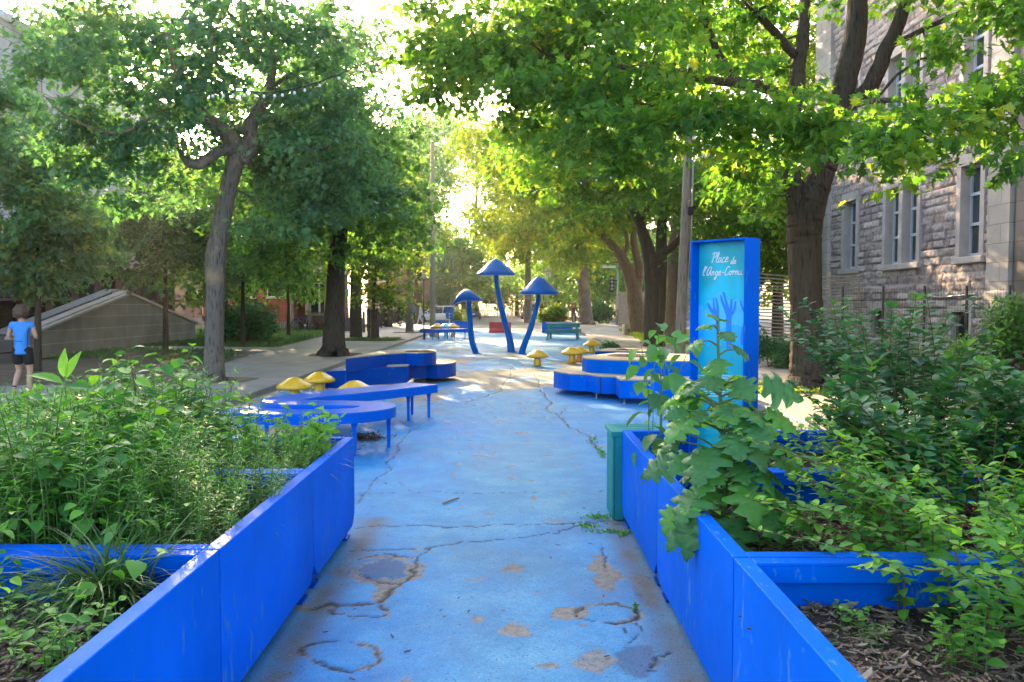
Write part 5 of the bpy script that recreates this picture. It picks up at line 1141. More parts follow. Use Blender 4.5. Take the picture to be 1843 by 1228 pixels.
# --- grey maple by the boy
Y1 = 16.1; b = G(384, 692)
tree('maple_tree', 'grey barked maple with a burl and spreading fork between sidewalk and curved bench', (b.x, b.y, 0),
     [(b.x, b.y, 0, .23), P3(385, 620, Y1, .185), P3(388, 520, Y1, .175), P3(389, 462, Y1, .205), P3(396, 420, Y1, .175), P3(408, 350, Y1, .16), P3(424, 290, Y1, .18), P3(432, 262, Y1, .18)],
     [PL(330, 120, 250, 110, 15.5, 2.6), PL(150, 190, 110, 80, 15, 1.8), PL(520, 150, 150, 110, 16.5, 2.4), PL(560, 260, 100, 70, 16, 1.6), PL(470, 30, 160, 60, 16, 2.0), PL(270, 245, 110, 60, 14.8, 1.6), PL(250, 340, 100, 60, 15.5, 1.4, 1.3), PL(180, 280, 80, 60, 15.5, 1.3), PL(500, 350, 120, 60, 17, 1.6, .8), PL(210, 60, 110, 60, 16, 2), PL(90, 120, 50, 40, 15, 1), PL(630, 290, 70, 80, 16.5, 1.3, 1.2), PL(620, 160, 60, 60, 16.5, 1.3), PL(450, 250, 110, 90, 19.5, 1.3, 1.3), PL(505, 385, 45, 40, 16.3, .8, 2.6)],
     330, 66, .14, ML, M['barkgrey'], limbs=[
         [P3(428, 285, Y1, .17), P3(412, 245, Y1 - .1, .17), P3(370, 215, Y1 - .4, .13), P3(345, 175, Y1 - .7, .10), P3(318, 120, Y1 - .9, .08), P3(300, 60, Y1 - 1, .05)],
         [P3(436, 290, Y1, .16), P3(452, 255, Y1 - .1, .16), P3(452, 225, Y1 - .2, .14), P3(480, 170, Y1 - .2, .09), P3(490, 110, Y1, .07), P3(470, 40, Y1 + .3, .05)],
         [P3(425, 270, Y1 - .1, .11), P3(395, 272, Y1 - .4, .11), P3(360, 295, Y1 - .7, .11), P3(335, 290, Y1 - .9, .07), P3(322, 268, Y1 - 1.0, .035)],
         [P3(455, 258, Y1, .08), P3(500, 262, Y1, .06), P3(560, 268, Y1 + .1, .06), P3(595, 262, Y1 + .3, .045), P3(640, 235, Y1 + .5, .02)],
         [P3(345, 180, Y1 - .7, .05), P3(290, 200, Y1 - 1.2, .045), P3(215, 240, Y1 - 1.6, .035), P3(130, 215, Y1 - 2, .02), P3(78, 172, Y1 - 2.2, .012)],
         [P3(490, 120, Y1, .05), P3(450, 70, Y1 - .3, .045), P3(400, 10, Y1 - .6, .03)], [P3(484, 160, Y1, .05), P3(560, 110, Y1 + .5, .04), P3(640, 60, Y1 + 1, .025)]],
     cr=.5, seed=3, lump=.05, flare=1.35, tn=20, cull=fork_clear, extra=SUN_BLOCKERS)
# --- thin trees in front of the annex
def simple_tree(name, label, px, py, topy, r, lobes, ncl, npc, ls, lm, bm, seed, tpl=T_MAPLE, lean=0, Yo=None, **kw):
    b = G(px, py); Y = b.y if Yo is None else Yo
    if Yo: b = W(px, py, Yo); b.z = 0
    m = (py + topy) / 2
    tr = [(b.x, b.y, 0, r), P3(px + lean * .3, m, Y, r * .85), P3(px + lean, topy, Y, r * .6)]
    tz = max(l[0][2] + l[1][2] * .5 for l in lobes); c = lobes[0][0]
    tr.append((tr[-1][0] * .6 + c[0] * .4, tr[-1][1], tr[-1][2] * .4 + tz * .6, r * .3))
    return tree(name, label, (b.x, b.y, 0), tr, lobes, ncl, npc, ls, lm, bm, tpl=tpl, seed=seed, **kw)
simple_tree('young_maple', 'young maple in front of the dark glazing, just beyond the boy', 68, 668, 500, .09, [PL(50, 330, 110, 110, 19, 1.8), PL(95, 440, 100, 75, 19, 1.5), PL(20, 480, 80, 60, 19, 1.3), PL(10, 230, 60, 90, 19.5, 1.3), PL(120, 400, 80, 60, 18.5, 1.2)], 170, 80, .15, ML, M['barkdark'], 11, cr=.5, tint_add=.15)
simple_tree('young_maple', 'slender dark stemmed maple in front of the triangular block wall', 298, 634, 500, .10, [PL(285, 440, 125, 75, 26, 2.2), PL(200, 400, 90, 55, 26, 1.8), PL(350, 390, 80, 70, 26, 1.8)], 120, 75, .17, ML, M['barkdark'], 12, cr=.62)
simple_tree('young_maple', 'small tree with forked thin trunk beside the round green bush', 437, 626, 500, .09, [PL(450, 455, 90, 70, 30, 2.0), PL(480, 400, 90, 60, 30, 2)], 75, 75, .19, ML, M['barkdark'], 13, cr=.7)
b2 = G(600, 645)
tree('maple_tree', 'dark trunked street maple beside the tiered blue planter', (b2.x, b2.y, 0), [(b2.x, b2.y, 0, .36), P3(603, 560, b2.y, .27), P3(606, 480, b2.y, .25), P3(610, 420, b2.y, .25), P3(612, 360, b2.y, .2), P3(606, 280, b2.y, .14)],
     [PL(560, 390, 130, 70, 23, 2.4), PL(660, 310, 110, 100, 24, 2.8), PL(500, 440, 100, 50, 22, 2), PL(600, 230, 130, 110, 25, 3), PL(700, 400, 80, 70, 24, 2, .7), PL(450, 330, 110, 80, 24, 2.2)], 260, 80, .16, MD, M['barkdark'], seed=14, cr=.65, lump=.07, flare=1.45, tn=16,
     limbs=[[P3(610, 400, b2.y, .14), P3(570, 350, b2.y, .1), P3(520, 310, b2.y, .06), P3(470, 300, b2.y, .03)], [P3(612, 380, b2.y, .14), P3(650, 320, b2.y, .1), P3(690, 270, b2.y + .5, .05)]])
simple_tree('street_tree', 'small street tree on the lawn in front of the red brick hall', 519, 607, 540, .10, [PL(520, 500, 75, 45, 40, 2.4), PL(540, 440, 90, 55, 41, 2.6)], 70, 75, .24, MD, M['barkdark'], 15, tpl=T_RH, cr=.85, tint_add=.12)
simple_tree('street_tree', 'staked young street tree in a square grassy pit along the sidewalk', 672, 616, 545, .13, [PL(690, 470, 62, 85, 33.5, 1.8), PL(665, 420, 60, 60, 33.5, 1.8), PL(700, 540, 35, 28, 33.5, .8, .6)], 90, 66, .17, M['leafY'], M['barkdark'], 16, cr=.6, tint_add=-.12)
simple_tree('street_tree', 'pale barked street tree next to the woman in black', 737, 602, 470, .22, [PL(715, 440, 60, 60, 43, 2.2), PL(740, 370, 60, 70, 45, 2.4), PL(690, 350, 60, 80, 43, 2.2)], 55, 50, .24, MY, M['barkgrey'], 17, cr=.9, tint_add=.05, flare=1.2)
simple_tree('street_tree', 'tall street tree leaning over the far bench, backlit by the low sun', 700, 590, 440, .25, [PL(770, 300, 70, 70, 52, 2.4), PL(740, 220, 80, 70, 52, 2, .4), PL(700, 300, 70, 80, 52, 2.4)], 48, 50, .30, ML, M['barkdark'], 18, cr=1.1, tint_add=.1, Yo=54)
simple_tree('pine_tree', 'bluish conifer in front of the far corner townhouse', 800, 575, 520, .2, [PL(800, 500, 22, 40, 74, 1.6), PL(800, 470, 14, 25, 74, 1.0)], 60, 80, .30, M['shrub'], M['barkdark'], 19, tpl=T_NARROW, cr=.8)
# --- far canopy over the street end
far = [(835, 575, 500, [PL(835, 490, 60, 55, 84, 5), PL(850, 440, 50, 40, 84, 4)], MD, 'far tree with dark dense crown behind the drooping blue cap'),
       (905, 566, 510, [PL(900, 480, 75, 50, 120, 8), PL(880, 430, 60, 40, 118, 7), PL(940, 500, 60, 40, 118, 7)], MY, 'farthest tree closing the view down the middle of the street'),
       (1000, 572, 520, [PL(1000, 500, 60, 50, 92, 6), PL(975, 450, 55, 45, 92, 6)], MD, 'far tree with deep shaded crown behind the road sign'),
       (1075, 574, 520, [PL(1085, 505, 50, 50, 80, 5), PL(1060, 450, 60, 45, 80, 5)], MD, 'far dark tree directly behind the traffic signal'),
       (950, 566, 470, [PL(960, 420, 90, 50, 70, 6), PL(900, 385, 70, 40, 66, 5)], MY, 'golden backlit tree arching over the tallest blue mushroom'),
       (1140, 575, 500, [PL(1150, 470, 60, 50, 70, 5), PL(1190, 500, 50, 50, 70, 5)], MD, 'far shaded tree behind the tall grey board fence'),
       (770, 575, 500, [PL(770, 450, 50, 50, 92, 5), PL(800, 430, 40, 35, 92, 5)], MY, 'far lit tree rising behind the corner townhouse')]
for i, (px, py, ty, lb, m_, lab) in enumerate(far):
    simple_tree('street_tree', lab, px, py, ty, .35, lb, 95, 65, .42, m_, M['barkgrey'], 30 + i, tpl=T_RH, cr=1.6, Yo=float(lb[0][0][1]), tint_add=.08)
simple_tree('street_tree', 'tall green street tree at the crossing corner, behind the concrete pole', 752, 590, 420, .35, [PL(745, 330, 50, 90, 61, 3), PL(765, 250, 55, 60, 62, 3, .8), PL(735, 420, 45, 50, 60, 2.5)], 110, 66, .3, ML, M['barkdark'], 74, cr=1.1, Yo=61.5, tint_add=.1)
simple_tree('street_tree', 'tall far golden tree filling the gap above the corner townhouse', 770, 576, 420, .4, [PL(755, 330, 60, 80, 86, 4), PL(800, 270, 70, 70, 88, 4), PL(730, 240, 50, 60, 86, 3, .6)], 95, 60, .42, MY, M['barkgrey'], 70, tpl=T_RH, cr=1.6, Yo=87.0, tint_add=.12)
simple_tree('street_tree', 'tall far golden tree rising over the drooping blue cap', 855, 572, 420, .4, [PL(870, 330, 60, 80, 96, 4), PL(850, 230, 60, 70, 96, 4, .8), PL(905, 290, 50, 80, 96, 4)], 90, 60, .45, MY, M['barkgrey'], 71, tpl=T_RH, cr=1.7, Yo=97.0, tint_add=.12)
simple_tree('street_tree', 'dark far tree low behind the docked bicycles and the tallest blue mushroom', 930, 570, 530, .35, [PL(930, 512, 60, 36, 106, 5), PL(880, 522, 55, 30, 104, 5), PL(860, 500, 40, 30, 104, 4)], 120, 70, .42, MD, M['barkgrey'], 72, tpl=T_RH, cr=1.5, Yo=106.0, tint_add=.1)
simple_tree('street_tree', 'dark far tree low behind the silver minivan', 975, 570, 530, .35, [PL(985, 520, 50, 34, 108, 5), PL(1020, 530, 40, 30, 100, 5)], 80, 70, .42, MD, M['barkgrey'], 73, tpl=T_RH, cr=1.5, Yo=108.0, tint_add=.1)
# --- sunny side
b4 = G(1056, 586); tree('street_tree', 'thick straight grey trunk up the street by the parked red motorcycle', (b4.x, b4.y, 0), [(b4.x, b4.y, 0, .55), P3(1052, 540, b4.y, .47), P3(1048, 480, b4.y, .42), P3(1045, 400, b4.y, .35), P3(1040, 300, b4.y, .2)],
     [PL(1010, 420, 110, 60, 56, 5), PL(1060, 360, 110, 60, 58, 5), PL(960, 350, 90, 60, 54, 5), PL(1110, 410, 70, 50, 60, 4)], 190, 75, .34, MY, M['barkgrey'], tpl=T_RH, seed=40, cr=1.2, tint_add=.1, flare=1.3)
b3 = G(1150, 606); Y3 = b3.y; tree('maple_tree', 'leaning orange brown maple trunk dividing in two beside the board fence', (b3.x, b3.y, 0), [(b3.x, b3.y, 0, .5), P3(1146, 560, Y3, .42), P3(1138, 510, Y3, .36), P3(1122, 470, Y3, .26), P3(1100, 440, Y3, .2), P3(1075, 415, Y3, .12)],
     [PL(1060, 370, 130, 60, 38, 4), PL(1130, 300, 130, 70, 40, 4), PL(960, 300, 90, 50, 38, 3.5), PL(1010, 450, 60, 35, 38, 2.5, .6), PL(1210, 350, 80, 60, 40, 3)], 210, 75, .24, MY, M['barkbrown'], tpl=T_MAPLE, seed=41, cr=.9, flare=1.3,
     limbs=[[P3(1142, 535, Y3, .26), P3(1150, 480, Y3, .22), P3(1140, 430, Y3, .16), P3(1150, 360, Y3, .1)], [P3(1122, 470, Y3, .12), P3(1128, 430, Y3, .1), P3(1110, 380, Y3, .06)]])
b5 = G(1178, 627); Y5 = b5.y; tree('maple_tree', 'dark maple with one heavy limb curving up towards the utility pole', (b5.x, b5.y, 0), [(b5.x, b5.y, 0, .34), P3(1172, 560, Y5, .27), P3(1172, 500, Y5, .25), P3(1166, 450, Y5, .24), P3(1150, 400, Y5, .18), P3(1125, 345, Y5, .13), P3(1100, 300, Y5, .07)],
     [PL(1090, 250, 160, 70, 26, 3.2), PL(1180, 330, 110, 60, 27, 3), PL(1290, 320, 100, 70, 28, 2), PL(980, 270, 90, 50, 26, 2.6), PL(1060, 340, 90, 40, 27, 2.4, .7), PL(1340, 400, 90, 90, 29, 2.6)], 270, 80, .17, MN, M['barkdark'], seed=42, cr=.7, flare=1.3, lump=.08,
     limbs=[[P3(1168, 470, Y5, .16), P3(1195, 455, Y5 - .2, .15), P3(1225, 428, Y5 - .4, .13), P3(1245, 380, Y5 - .5, .10), P3(1290, 320, Y5 - .5, .05)], [P3(1150, 400, Y5, .1), P3(1180, 350, Y5, .08), P3(1200, 290, Y5, .04)]])
b6 = G(1212, 616); Y6 = b6.y; tree('maple_tree', 'straight brown maple trunk half hidden by the wooden utility pole', (b6.x, b6.y, 0), [(b6.x, b6.y, 0, .42), P3(1212, 560, Y6, .34), P3(1214, 480, Y6, .31), P3(1220, 400, Y6, .26), P3(1240, 320, Y6, .15)],
     [PL(1300, 440, 90, 70, 33, 2.6), PL(1260, 360, 100, 70, 34, 3), PL(1380, 480, 70, 60, 34, 2.0), PL(1400, 360, 70, 80, 33, 2.0)], 130, 66, .2, MN, M['barkbrown'], seed=43, cr=.8, flare=1.2)
# --- the big near maple
b7 = G(1452, 706); Y7 = b7.y
def near_clear(C):
    px, py = topx(C); u = rk.random(len(C)); a = (px > 1385) & (px < 1600) & (C[:, 1] < 15.2) & ((py < 175) | (py > 236 + 20 * np.sin(px / 37))); c_ = (px > 1200) & (px < 1400) & (py > 60) & (py < 150) & (C[:, 1] < 14); d_ = (px > 1560) & (py > 300 + 38 * np.sin(px / 43 + 1)) & (px < 1860) & ~((px > 1590) & (px < 1625))
    return ~(((C[:, 1] < 8.2) & (C[:, 2] < 3.4)) | (a & (u < .9)) | (c_ & (u < .6)) | (d_ & (u < .9)))
tree('maple_tree', 'biggest street maple, dark massive trunk forking in two beside the blue sign', (b7.x, b7.y, 0),
     [(b7.x, b7.y, 0, .36), P3(1452, 640, Y7, .295), P3(1450, 540, Y7, .285), P3(1448, 440, Y7, .29), P3(1452, 385, Y7, .32), P3(1472, 325, Y7, .25), P3(1488, 280, Y7, .225), P3(1505, 215, Y7, .2), P3(1520, 150, Y7, .2), P3(1540, 60, Y7, .19), P3(1545, -60, Y7, .14)],
     [PL(1050, 60, 210, 60, 13.6, 2.3), PL(900, 110, 140, 60, 14.5, 2.0), PL(1120, 150, 210, 50, 12.6, 1.9), PL(950, 200, 130, 50, 14.5, 1.6, .8), PL(1180, 225, 150, 45, 12.5, 1.6), PL(1330, 190, 120, 60, 11.2, 1.3, 1.2), PL(1440, 230, 90, 55, 11.2, 1.2, 1.2), PL(1560, 225, 110, 65, 10.8, 1.3, 1.2), PL(1700, 250, 120, 75, 10, 1.2, 1.1), PL(1820, 300, 60, 50, 9.5, .8, 1.2), PL(1350, 280, 80, 50, 12, 1.0, 1.0), PL(1800, 200, 90, 70, 10.5, 1.2, 1.0), PL(1650, 30, 160, 50, 13, 1.8, .2), PL(1380, 60, 150, 70, 14, 2.2, .9), PL(1780, 60, 110, 60, 12, 1.4, .6), PL(1600, 320, 28, 50, 12.4, .5, 1.0), PL(1370, 330, 60, 80, 15, 1.2, .9), PL(770, 40, 90, 60, 15, 1.5, .8), PL(820, 160, 80, 50, 15.5, 1.4, .55), PL(1240, -60, 520, 60, 13.5, 3.0, .9), PL(1090, 290, 130, 30, 12.8, 1.4, .9)],
     440, 60, .15, MN, M['barkdark'], seed=44, cr=.46, flare=1.35, lump=.04, tn=24, tint_add=-.02, cull=near_clear, limbs=[
         [P3(1442, 400, Y7, .2), P3(1426, 335, Y7, .19), P3(1423, 260, Y7, .17), P3(1432, 160, Y7, .15), P3(1445, 60, Y7 + .2, .12), P3(1450, -60, Y7 + .4, .08)],
         [P3(1515, 190, Y7, .14), P3(1560, 165, Y7 - .3, .15), P3(1590, 100, Y7 - .5, .13), P3(1622, 30, Y7 - .7, .11), P3(1640, -50, Y7 - .8, .08)],
         [P3(1430, 200, Y7, .10), P3(1380, 160, Y7 - .3, .10), P3(1330, 150, Y7 - .8, .09), P3(1240, 140, Y7 - 1.4, .055), P3(1100, 118, Y7 - 1.6, .04), P3(980, 98, Y7 - 1.4, .022)],
         [P3(1330, 150, Y7 - .8, .08), P3(1300, 110, Y7 - .8, .07), P3(1275, 50, Y7 - .8, .05), P3(1255, -20, Y7 - .8, .04)],
         [P3(1590, 90, Y7 - .5, .06), P3(1680, 45, Y7 - 1, .045), P3(1760, 10, Y7 - 1.5, .03)],
         [P3(1500, 240, Y7, .07), P3(1540, 190, Y7 - 1.5, .05), P3(1640, 180, Y7 - 3, .035), P3(1760, 190, Y7 - 4, .02)],
         [P3(1430, 240, Y7, .07), P3(1300, 215, Y7 - 1.5, .045), P3(1180, 190, Y7 - 2, .03), P3(1060, 195, Y7 - 2, .016)],
         [P3(1430, 100, Y7, .08), P3(1395, 60, Y7 - .2, .07), P3(1340, 0, Y7 - .4, .05)]])
# --- filler trees behind the school fence and beyond
simple_tree('maple_tree', 'leafy tree behind the slatted fence at the corner of the stone school', 1400, 600, 480, .25, [PL(1400, 430, 80, 110, 31, 2.4), PL(1340, 340, 90, 80, 32, 2.6), PL(1460, 330, 60, 90, 31, 2.0)], 150, 75, .2, MY, M['barkdark'], 50, cr=.8, Yo=32.0, tint_add=-.2)
simple_tree('maple_tree', 'tall leafy tree whose crown fills the sky above the far end of the stone school', 1480, 590, 300, .3, [PL(1420, 120, 130, 130, 36, 3.5), PL(1560, 80, 110, 100, 36, 3.5)], 120, 70, .26, MY, M['barkdark'], 51, cr=1.0, Yo=37.0, tint_add=-.05)
simple_tree('maple_tree', 'tall golden street maple beyond the utility pole, its crown high over the kerb', 1190, 600, 300, .3, [PL(1150, 160, 160, 90, 34, 4), PL(1250, 60, 140, 90, 34, 4), PL(1010, 150, 110, 70, 36, 3.5), PL(900, 260, 70, 60, 40, 3), PL(920, 60, 110, 70, 36, 3.5)], 190, 72, .27, MY, M['barkdark'], 52, cr=1.0, Yo=36.0, tint_add=.05)
simple_tree('maple_tree', 'tall shady tree behind the grey annex roof', -10, 600, 300, .3, [PL(150, 60, 80, 50, 30, 3), PL(-30, 260, 40, 110, 27, 1.6)], 50, 70, .22, ML, M['barkdark'], 53, cr=.9, Yo=28.0)
simple_tree('maple_tree', 'tall dark tree standing on the lawn behind the round green bush', 400, 605, 400, .3, [PL(380, 400, 120, 110, 38, 3.4), PL(500, 360, 110, 110, 40, 3.4), PL(300, 330, 110, 90, 40, 3), PL(370, 500, 80, 50, 38, 2.4, 1.2), PL(640, 450, 70, 40, 42, 2)], 180, 70, .26, MD, M['barkdark'], 54, cr=1.0, Yo=40.0)
simple_tree('maple_tree', 'tall airy maple behind the dark trunk, sky showing through its top', 640, 596, 400, .3, [PL(620, 180, 110, 110, 34, 2.4, .5), PL(580, 100, 130, 90, 34, 3, .9), PL(690, 60, 70, 40, 33, 1.5, .5), PL(670, 300, 80, 80, 36, 2, .4)], 85, 66, .22, ML, M['barkdark'], 55, cr=.85, Yo=37.0, tint_add=.1)
pit(G(603, 643).x, G(603, 643).y, 1.5, 1.5); pit(G(672, 615).x, G(672, 615).y, 2.6, 2.0, 'lawn'); pit(G(737, 601).x, G(737, 601).y, 1.8, 1.6); pit(b7.x, b7.y, 2.4, 1.7, 'dirt'); pit(b.x, b.y + .05, 1.5, 1.3, 'dirt')
# stake boxes round the young tree
def bush(name, label, lobes, ncl, npc, ls, lm, seed, tpl=T_OVATE, cr=.3, **kw):
    c = lobes[0][0]; r = np.random.default_rng(seed); t = thing(name, label, 'bush', (c[0], c[1], 0)); off = Vector((c[0], c[1], 0))
    C = []; ws = np.array([np.prod(l[1]) * l[2] for l in lobes]); ws /= ws.sum()
    for l, w_ in zip(lobes, ws): m = max(3, int(ncl * w_)); C.append(l[0] + nrm(r.normal(0, 1, (m, 3))) * l[1] * (r.random(m) ** .45)[:, None])
    C = np.concatenate(C); C[:, 2] = np.maximum(C[:, 2], .12); st = MB()
    for q in C[::2]: a = Vector((c[0] + r.normal() * .15, c[1] + r.normal() * .15, 0)); st.tube([a, (a + Vector(q)) / 2 + Vector((0, 0, .12)), Vector(q)], [.018, .012, .004], 4, False)
    st.build('stems', M['stemred'], t, off)
    n = len(C) * npc; cid = np.repeat(np.arange(len(C)), npc); d = nrm(r.normal(0, 1, (n, 3))); P = C[cid] + d * (cr * r.random(n) ** .6)[:, None]
    AX = nrm(d + r.normal(0, .5, (n, 3))); NR = r.normal(0, .5, (n, 3)) + np.array([0, 0, 1.]); V, FA, T = scatter(tpl, P - np.array(off), AX, NR, ls * r.uniform(.6, 1.3, n), np.clip(.4 + r.normal(0, .15, len(C))[cid] + r.normal(0, .15, n), 0, 1))
    mkobj('foliage', raw_mesh('foliage', V, FA, lm, T), t); return t
bush('round_bush', 'big round dark green bush on the lawn beside the forked thin tree', [PL(440, 580, 60, 42, 33, 1.5), PL(400, 590, 40, 32, 33, 1.2), PL(475, 590, 30, 28, 33, 1)], 90, 70, .14, M['shrub'], 61, cr=.34)
bush('round_bush', 'low bush at the foot of the thick straight trunk up the street', [PL(1080, 562, 24, 14, 66, 1.5)], 30, 60, .25, M['shrub'], 62, cr=.5)
bush('garden_bush', 'shaded bushes below the slatted fence beside the big maple', [PL(1400, 640, 50, 26, 19.4, .7), PL(1500, 630, 60, 34, 18.6, .7), PL(1370, 620, 25, 25, 19.4, .5)], 70, 60, .085, M['shrub'], 63, cr=.2)
bush('garden_bush', 'dark ivy covered bush at the corner of the stone school wing', [PL(1790, 640, 80, 45, 14.6, .8), PL(1840, 590, 60, 50, 14, .8)], 80, 70, .08, M['leafD'], 64, cr=.2)
bush('garden_bush', 'feathery green bushes growing in the far blue planter by the wavy bench', [PL(824, 572, 24, 15, 47.5, .45)], 40, 70, .13, M['leafY'], 65, cr=.22, tpl=T_NARROW)
bush('garden_bush', 'bright yellow lit bushes growing in the far blue planter by the picnic table', [PL(996, 566, 23, 14, 44.6, .55), PL(985, 574, 14, 9, 44.5, .4)], 46, 70, .15, M['leafY'], 66, cr=.24)
bush('garden_bush', 'small dark green bush sitting in the low planter behind the yellow stools', [PL(1100, 625, 16, 7, 22.8, .25)], 20, 60, .06, M['shrub'], 67, cr=.1)
bush('garden_bush', 'yellow green bushes in front of the far townhouse windows', [PL(760, 560, 22, 16, 74, 1.2), PL(735, 565, 20, 12, 76, 1)], 30, 60, .3, M['leafY'], 68, cr=.5)
# ================================================================== plants in the beds
def leaves_obj(parent, P, AX, NR, S, tint, tpl, m, name='foliage'):
    V, FA, T = scatter(tpl, np.array(P), np.array(AX), np.array(NR), np.array(S), np.clip(np.array(tint), 0, 1)); me = raw_mesh(name, V, FA, m, T, True); return mkobj(name, me, parent)
def herb(name, label, group, seed, nst, h, spread, nlf, ls, tpl, m, leafup=.35, petiole=0.0, stem='stem', r0=.004, droop=.0, opp=False, topbias=.9, tint0=.45, start=.12, cat='plant', lean=.5):
    r = np.random.default_rng(seed); t = thing(name, label, cat, (0, 0, 0), 0, group); st = MB(); P = []; AX = []; NR = []; S = []; T = []
    for i in range(nst):
        a = r.uniform(0, 6.283); rb = spread * r.random() ** .5 * .5; hh = h * r.uniform(.55, 1.05); ln = spread * r.uniform(.2, 1) * lean
        p0 = Vector((rb * math.cos(a), rb * math.sin(a), 0)); p2 = p0 + Vector((ln * math.cos(a + r.normal() * .4), ln * math.sin(a + r.normal() * .4), hh)); p1 = p0 + Vector((0, 0, hh * .5)) + (p2 - p0) * .12
        q = catmull([p0, p1, p2], 6); st.tube(q, list(np.linspace(r0, r0 * .35, len(q))), 5, False); ti = r.normal(0, .12); ph = r.uniform(0, 6.28)
        for k in range(nlf):
            u = start + (1 - start) * ((k + r.random() * .5) / nlf) ** topbias; f = u * (len(q) - 1); j = min(int(f), len(q) - 2); pt = q[j].lerp(q[j + 1], f - j)
            an = ph + (k // 2 * 1.57 + (k % 2) * math.pi if opp else k * 2.4) + r.normal() * .25; d = Vector((math.cos(an), math.sin(an), leafup + r.normal() * .25 + (.5 if u > .93 else 0)))
            d.normalize(); s = ls * r.uniform(.65, 1.15) * (1.0 if u < .75 else 1.25 - u * .6); pe = petiole * s
            if pe > .01: e = pt + d * pe + Vector((0, 0, pe * .2)); st.tube([pt, e], [r0 * .45, r0 * .35], 4, False); pt = e
            P.append(pt); AX.append(d + Vector((0, 0, -droop))); NR.append(Vector((r.normal() * .3 - d.x * .3, r.normal() * .3 - d.y * .3, 1))); S.append(s); T.append(tint0 + ti + r.normal() * .13 + (.25 if u > .88 else 0))
    leaves_obj(t, P, AX, NR, S, T, tpl, m); st.build('stems', M[stem], t); return t
def grass_clump(label, seed, n, L, m='grassb', group=None, wid=.006, rad=.05):
    r = np.random.default_rng(seed); t = thing('grass_clump', label, 'grass clump', (0, 0, 0), 0, group); V = []; FA = []; T = []; k = 6
    for i in range(n):
        a = r.uniform(0, 6.283); p = np.array([r.normal() * rad, r.normal() * rad, 0]); l = L * r.uniform(.5, 1.1); el = r.uniform(.7, 1.45); be = r.uniform(.8, 2.2); s = np.array([-math.sin(a), math.cos(a), 0]); tn = np.clip(.45 + r.normal() * .22, 0, 1); o = len(V)
        w0 = wid * r.uniform(.6, 1.2)
        for j in range(k + 1):
            u = j / k; V.append(p - s * w0 * (1 - u ** 2.5)); V.append(p + s * w0 * (1 - u ** 2.5)); T += [tn, tn]; e = el - be * u; p = p + np.array([math.cos(a) * math.cos(e), math.sin(a) * math.cos(e), math.sin(e)]) * l / k
        for j in range(k): b = o + 2 * j; FA.append((b, b + 1, b + 3, b + 2))
    V = np.array(V); V[:, 2] = np.maximum(V[:, 2], -.02); mkobj('blades', raw_mesh('blades', V, np.array(FA), M[m], np.array(T), True), t); return t
SZ = .50
rp = np.random.default_rng(99)
def put(protos, spots, label, jitter=.15, sc=(.85, 1.15), z=SZ - .01):
    for i, sp in enumerate([q for q in spots if not -1.19 < q[0] < .9]):
        x, y = sp[0], sp[1]; s = (sp[2] if len(sp) > 2 else 1) * rp.uniform(*sc); pr = protos[i % len(protos)]
        if not pr.get('_used'): pr['_used'] = 1; pr.location = (x, y, z); pr.rotation_euler = (0, 0, rp.uniform(0, 6.28)); pr.scale = (s, s, s); pr['label'] = label
        else: dup(pr, (x, y, z), rp.uniform(0, 6.28), label, None, s)
def done(*protos):
    pass
def bed(x0, x1, y0, y1, n, hfun=None):
    out = []; k = 0
    while len(out) < n and k < 4000:
        k += 1; x, y = rp.uniform(x0, x1), rp.uniform(y0, y1)
        if all((x - o[0]) ** 2 + (y - o[1]) ** 2 > .10 ** 2 for o in out): out.append((x, y, hfun(x, y) if hfun else 1))
    return out
gF = 'feathery weeds filling the planters'; gB = 'broad leaved weeds among the feathery ones'
lF = 'feathery bright green weed with narrow leaves, one of many filling the weedy bed'
lB = 'broad leaved green herb among the feathery weeds of the bed'
fine = [herb('feathery_weed', lF, gF, 200 + i, 9, .56, .30, 34, .062, T_NARROW, M['herb'], .5, tint0=.42 + .06 * (i % 3)) for i in range(6)]
broad = [herb('leafy_weed', lB, gB, 220 + i, 6, .58, .26, 16, .08, T_HEART, M['herb2'], .15, .35, droop=.35, tint0=.4 + .1 * (i % 2)) for i in range(4)]
def hL(x, y): return float(np.interp(-x, [1.1, 1.5, 2.0, 2.4, 2.8], [.6, .88, 1.15, 1.0, .8]))
yb0, yb1 = yL[1] + .12, yL[2] - .1; yc0, yc1 = yL[2] + .12, yL[3] - .12
def hC(x, y): return float(np.interp(-x, [1.1, 1.6, 1.85, 2.2, 2.6, 3.0], [.52, .64, .9, 1.18, 1.1, .92]))
put(fine, bed(-3.2, -1.22, yb0 + .05, yb1, 78, lambda x, y: min(hL(x, y), 1.1)) + bed(-3.6, -1.2, yc0, yc1, 50, hC), lF)
put(broad, bed(-2.7, -1.7, yb0, yb1, 15, lambda x, y: hL(x, y) * 1.02) + bed(-3.2, -1.75, yc0, yc1, 20, lambda x, y: hC(x, y) * 1.1) + bed(-3.2, -1.9, yb1 - .5, yb1, 10, lambda x, y: hL(x, y) * 1.06), lB)
def one(o, x, y, z=SZ, rz=0, s=1): o.location = (x, y, z); o.rotation_euler = (0, 0, rz); o.scale = (s, s, s); return o
def at(px, py, z): p = G(px, py, z); return p.x, p.y
p = W(118, 740, 4.15); one(herb('milkweed', 'tall single stem with big pointed leaves, two bright ones upright at its tip', None, 240, 1, .86, .03, 20, .21, T_LANCE, M['herb2'], .5, 0, r0=.008, opp=True, droop=.1, start=.2, tint0=.75, topbias=1.0), p.x, p.y, s=.98)
mk = [o for o in scene.objects if o.name.startswith('milkweed')][-1]
MB().tube([(0, 0, 0), (.01, 0, .4), (0, 0, .74)], [.008, .007, .004], 6).build('stem', M['stem'], mk)
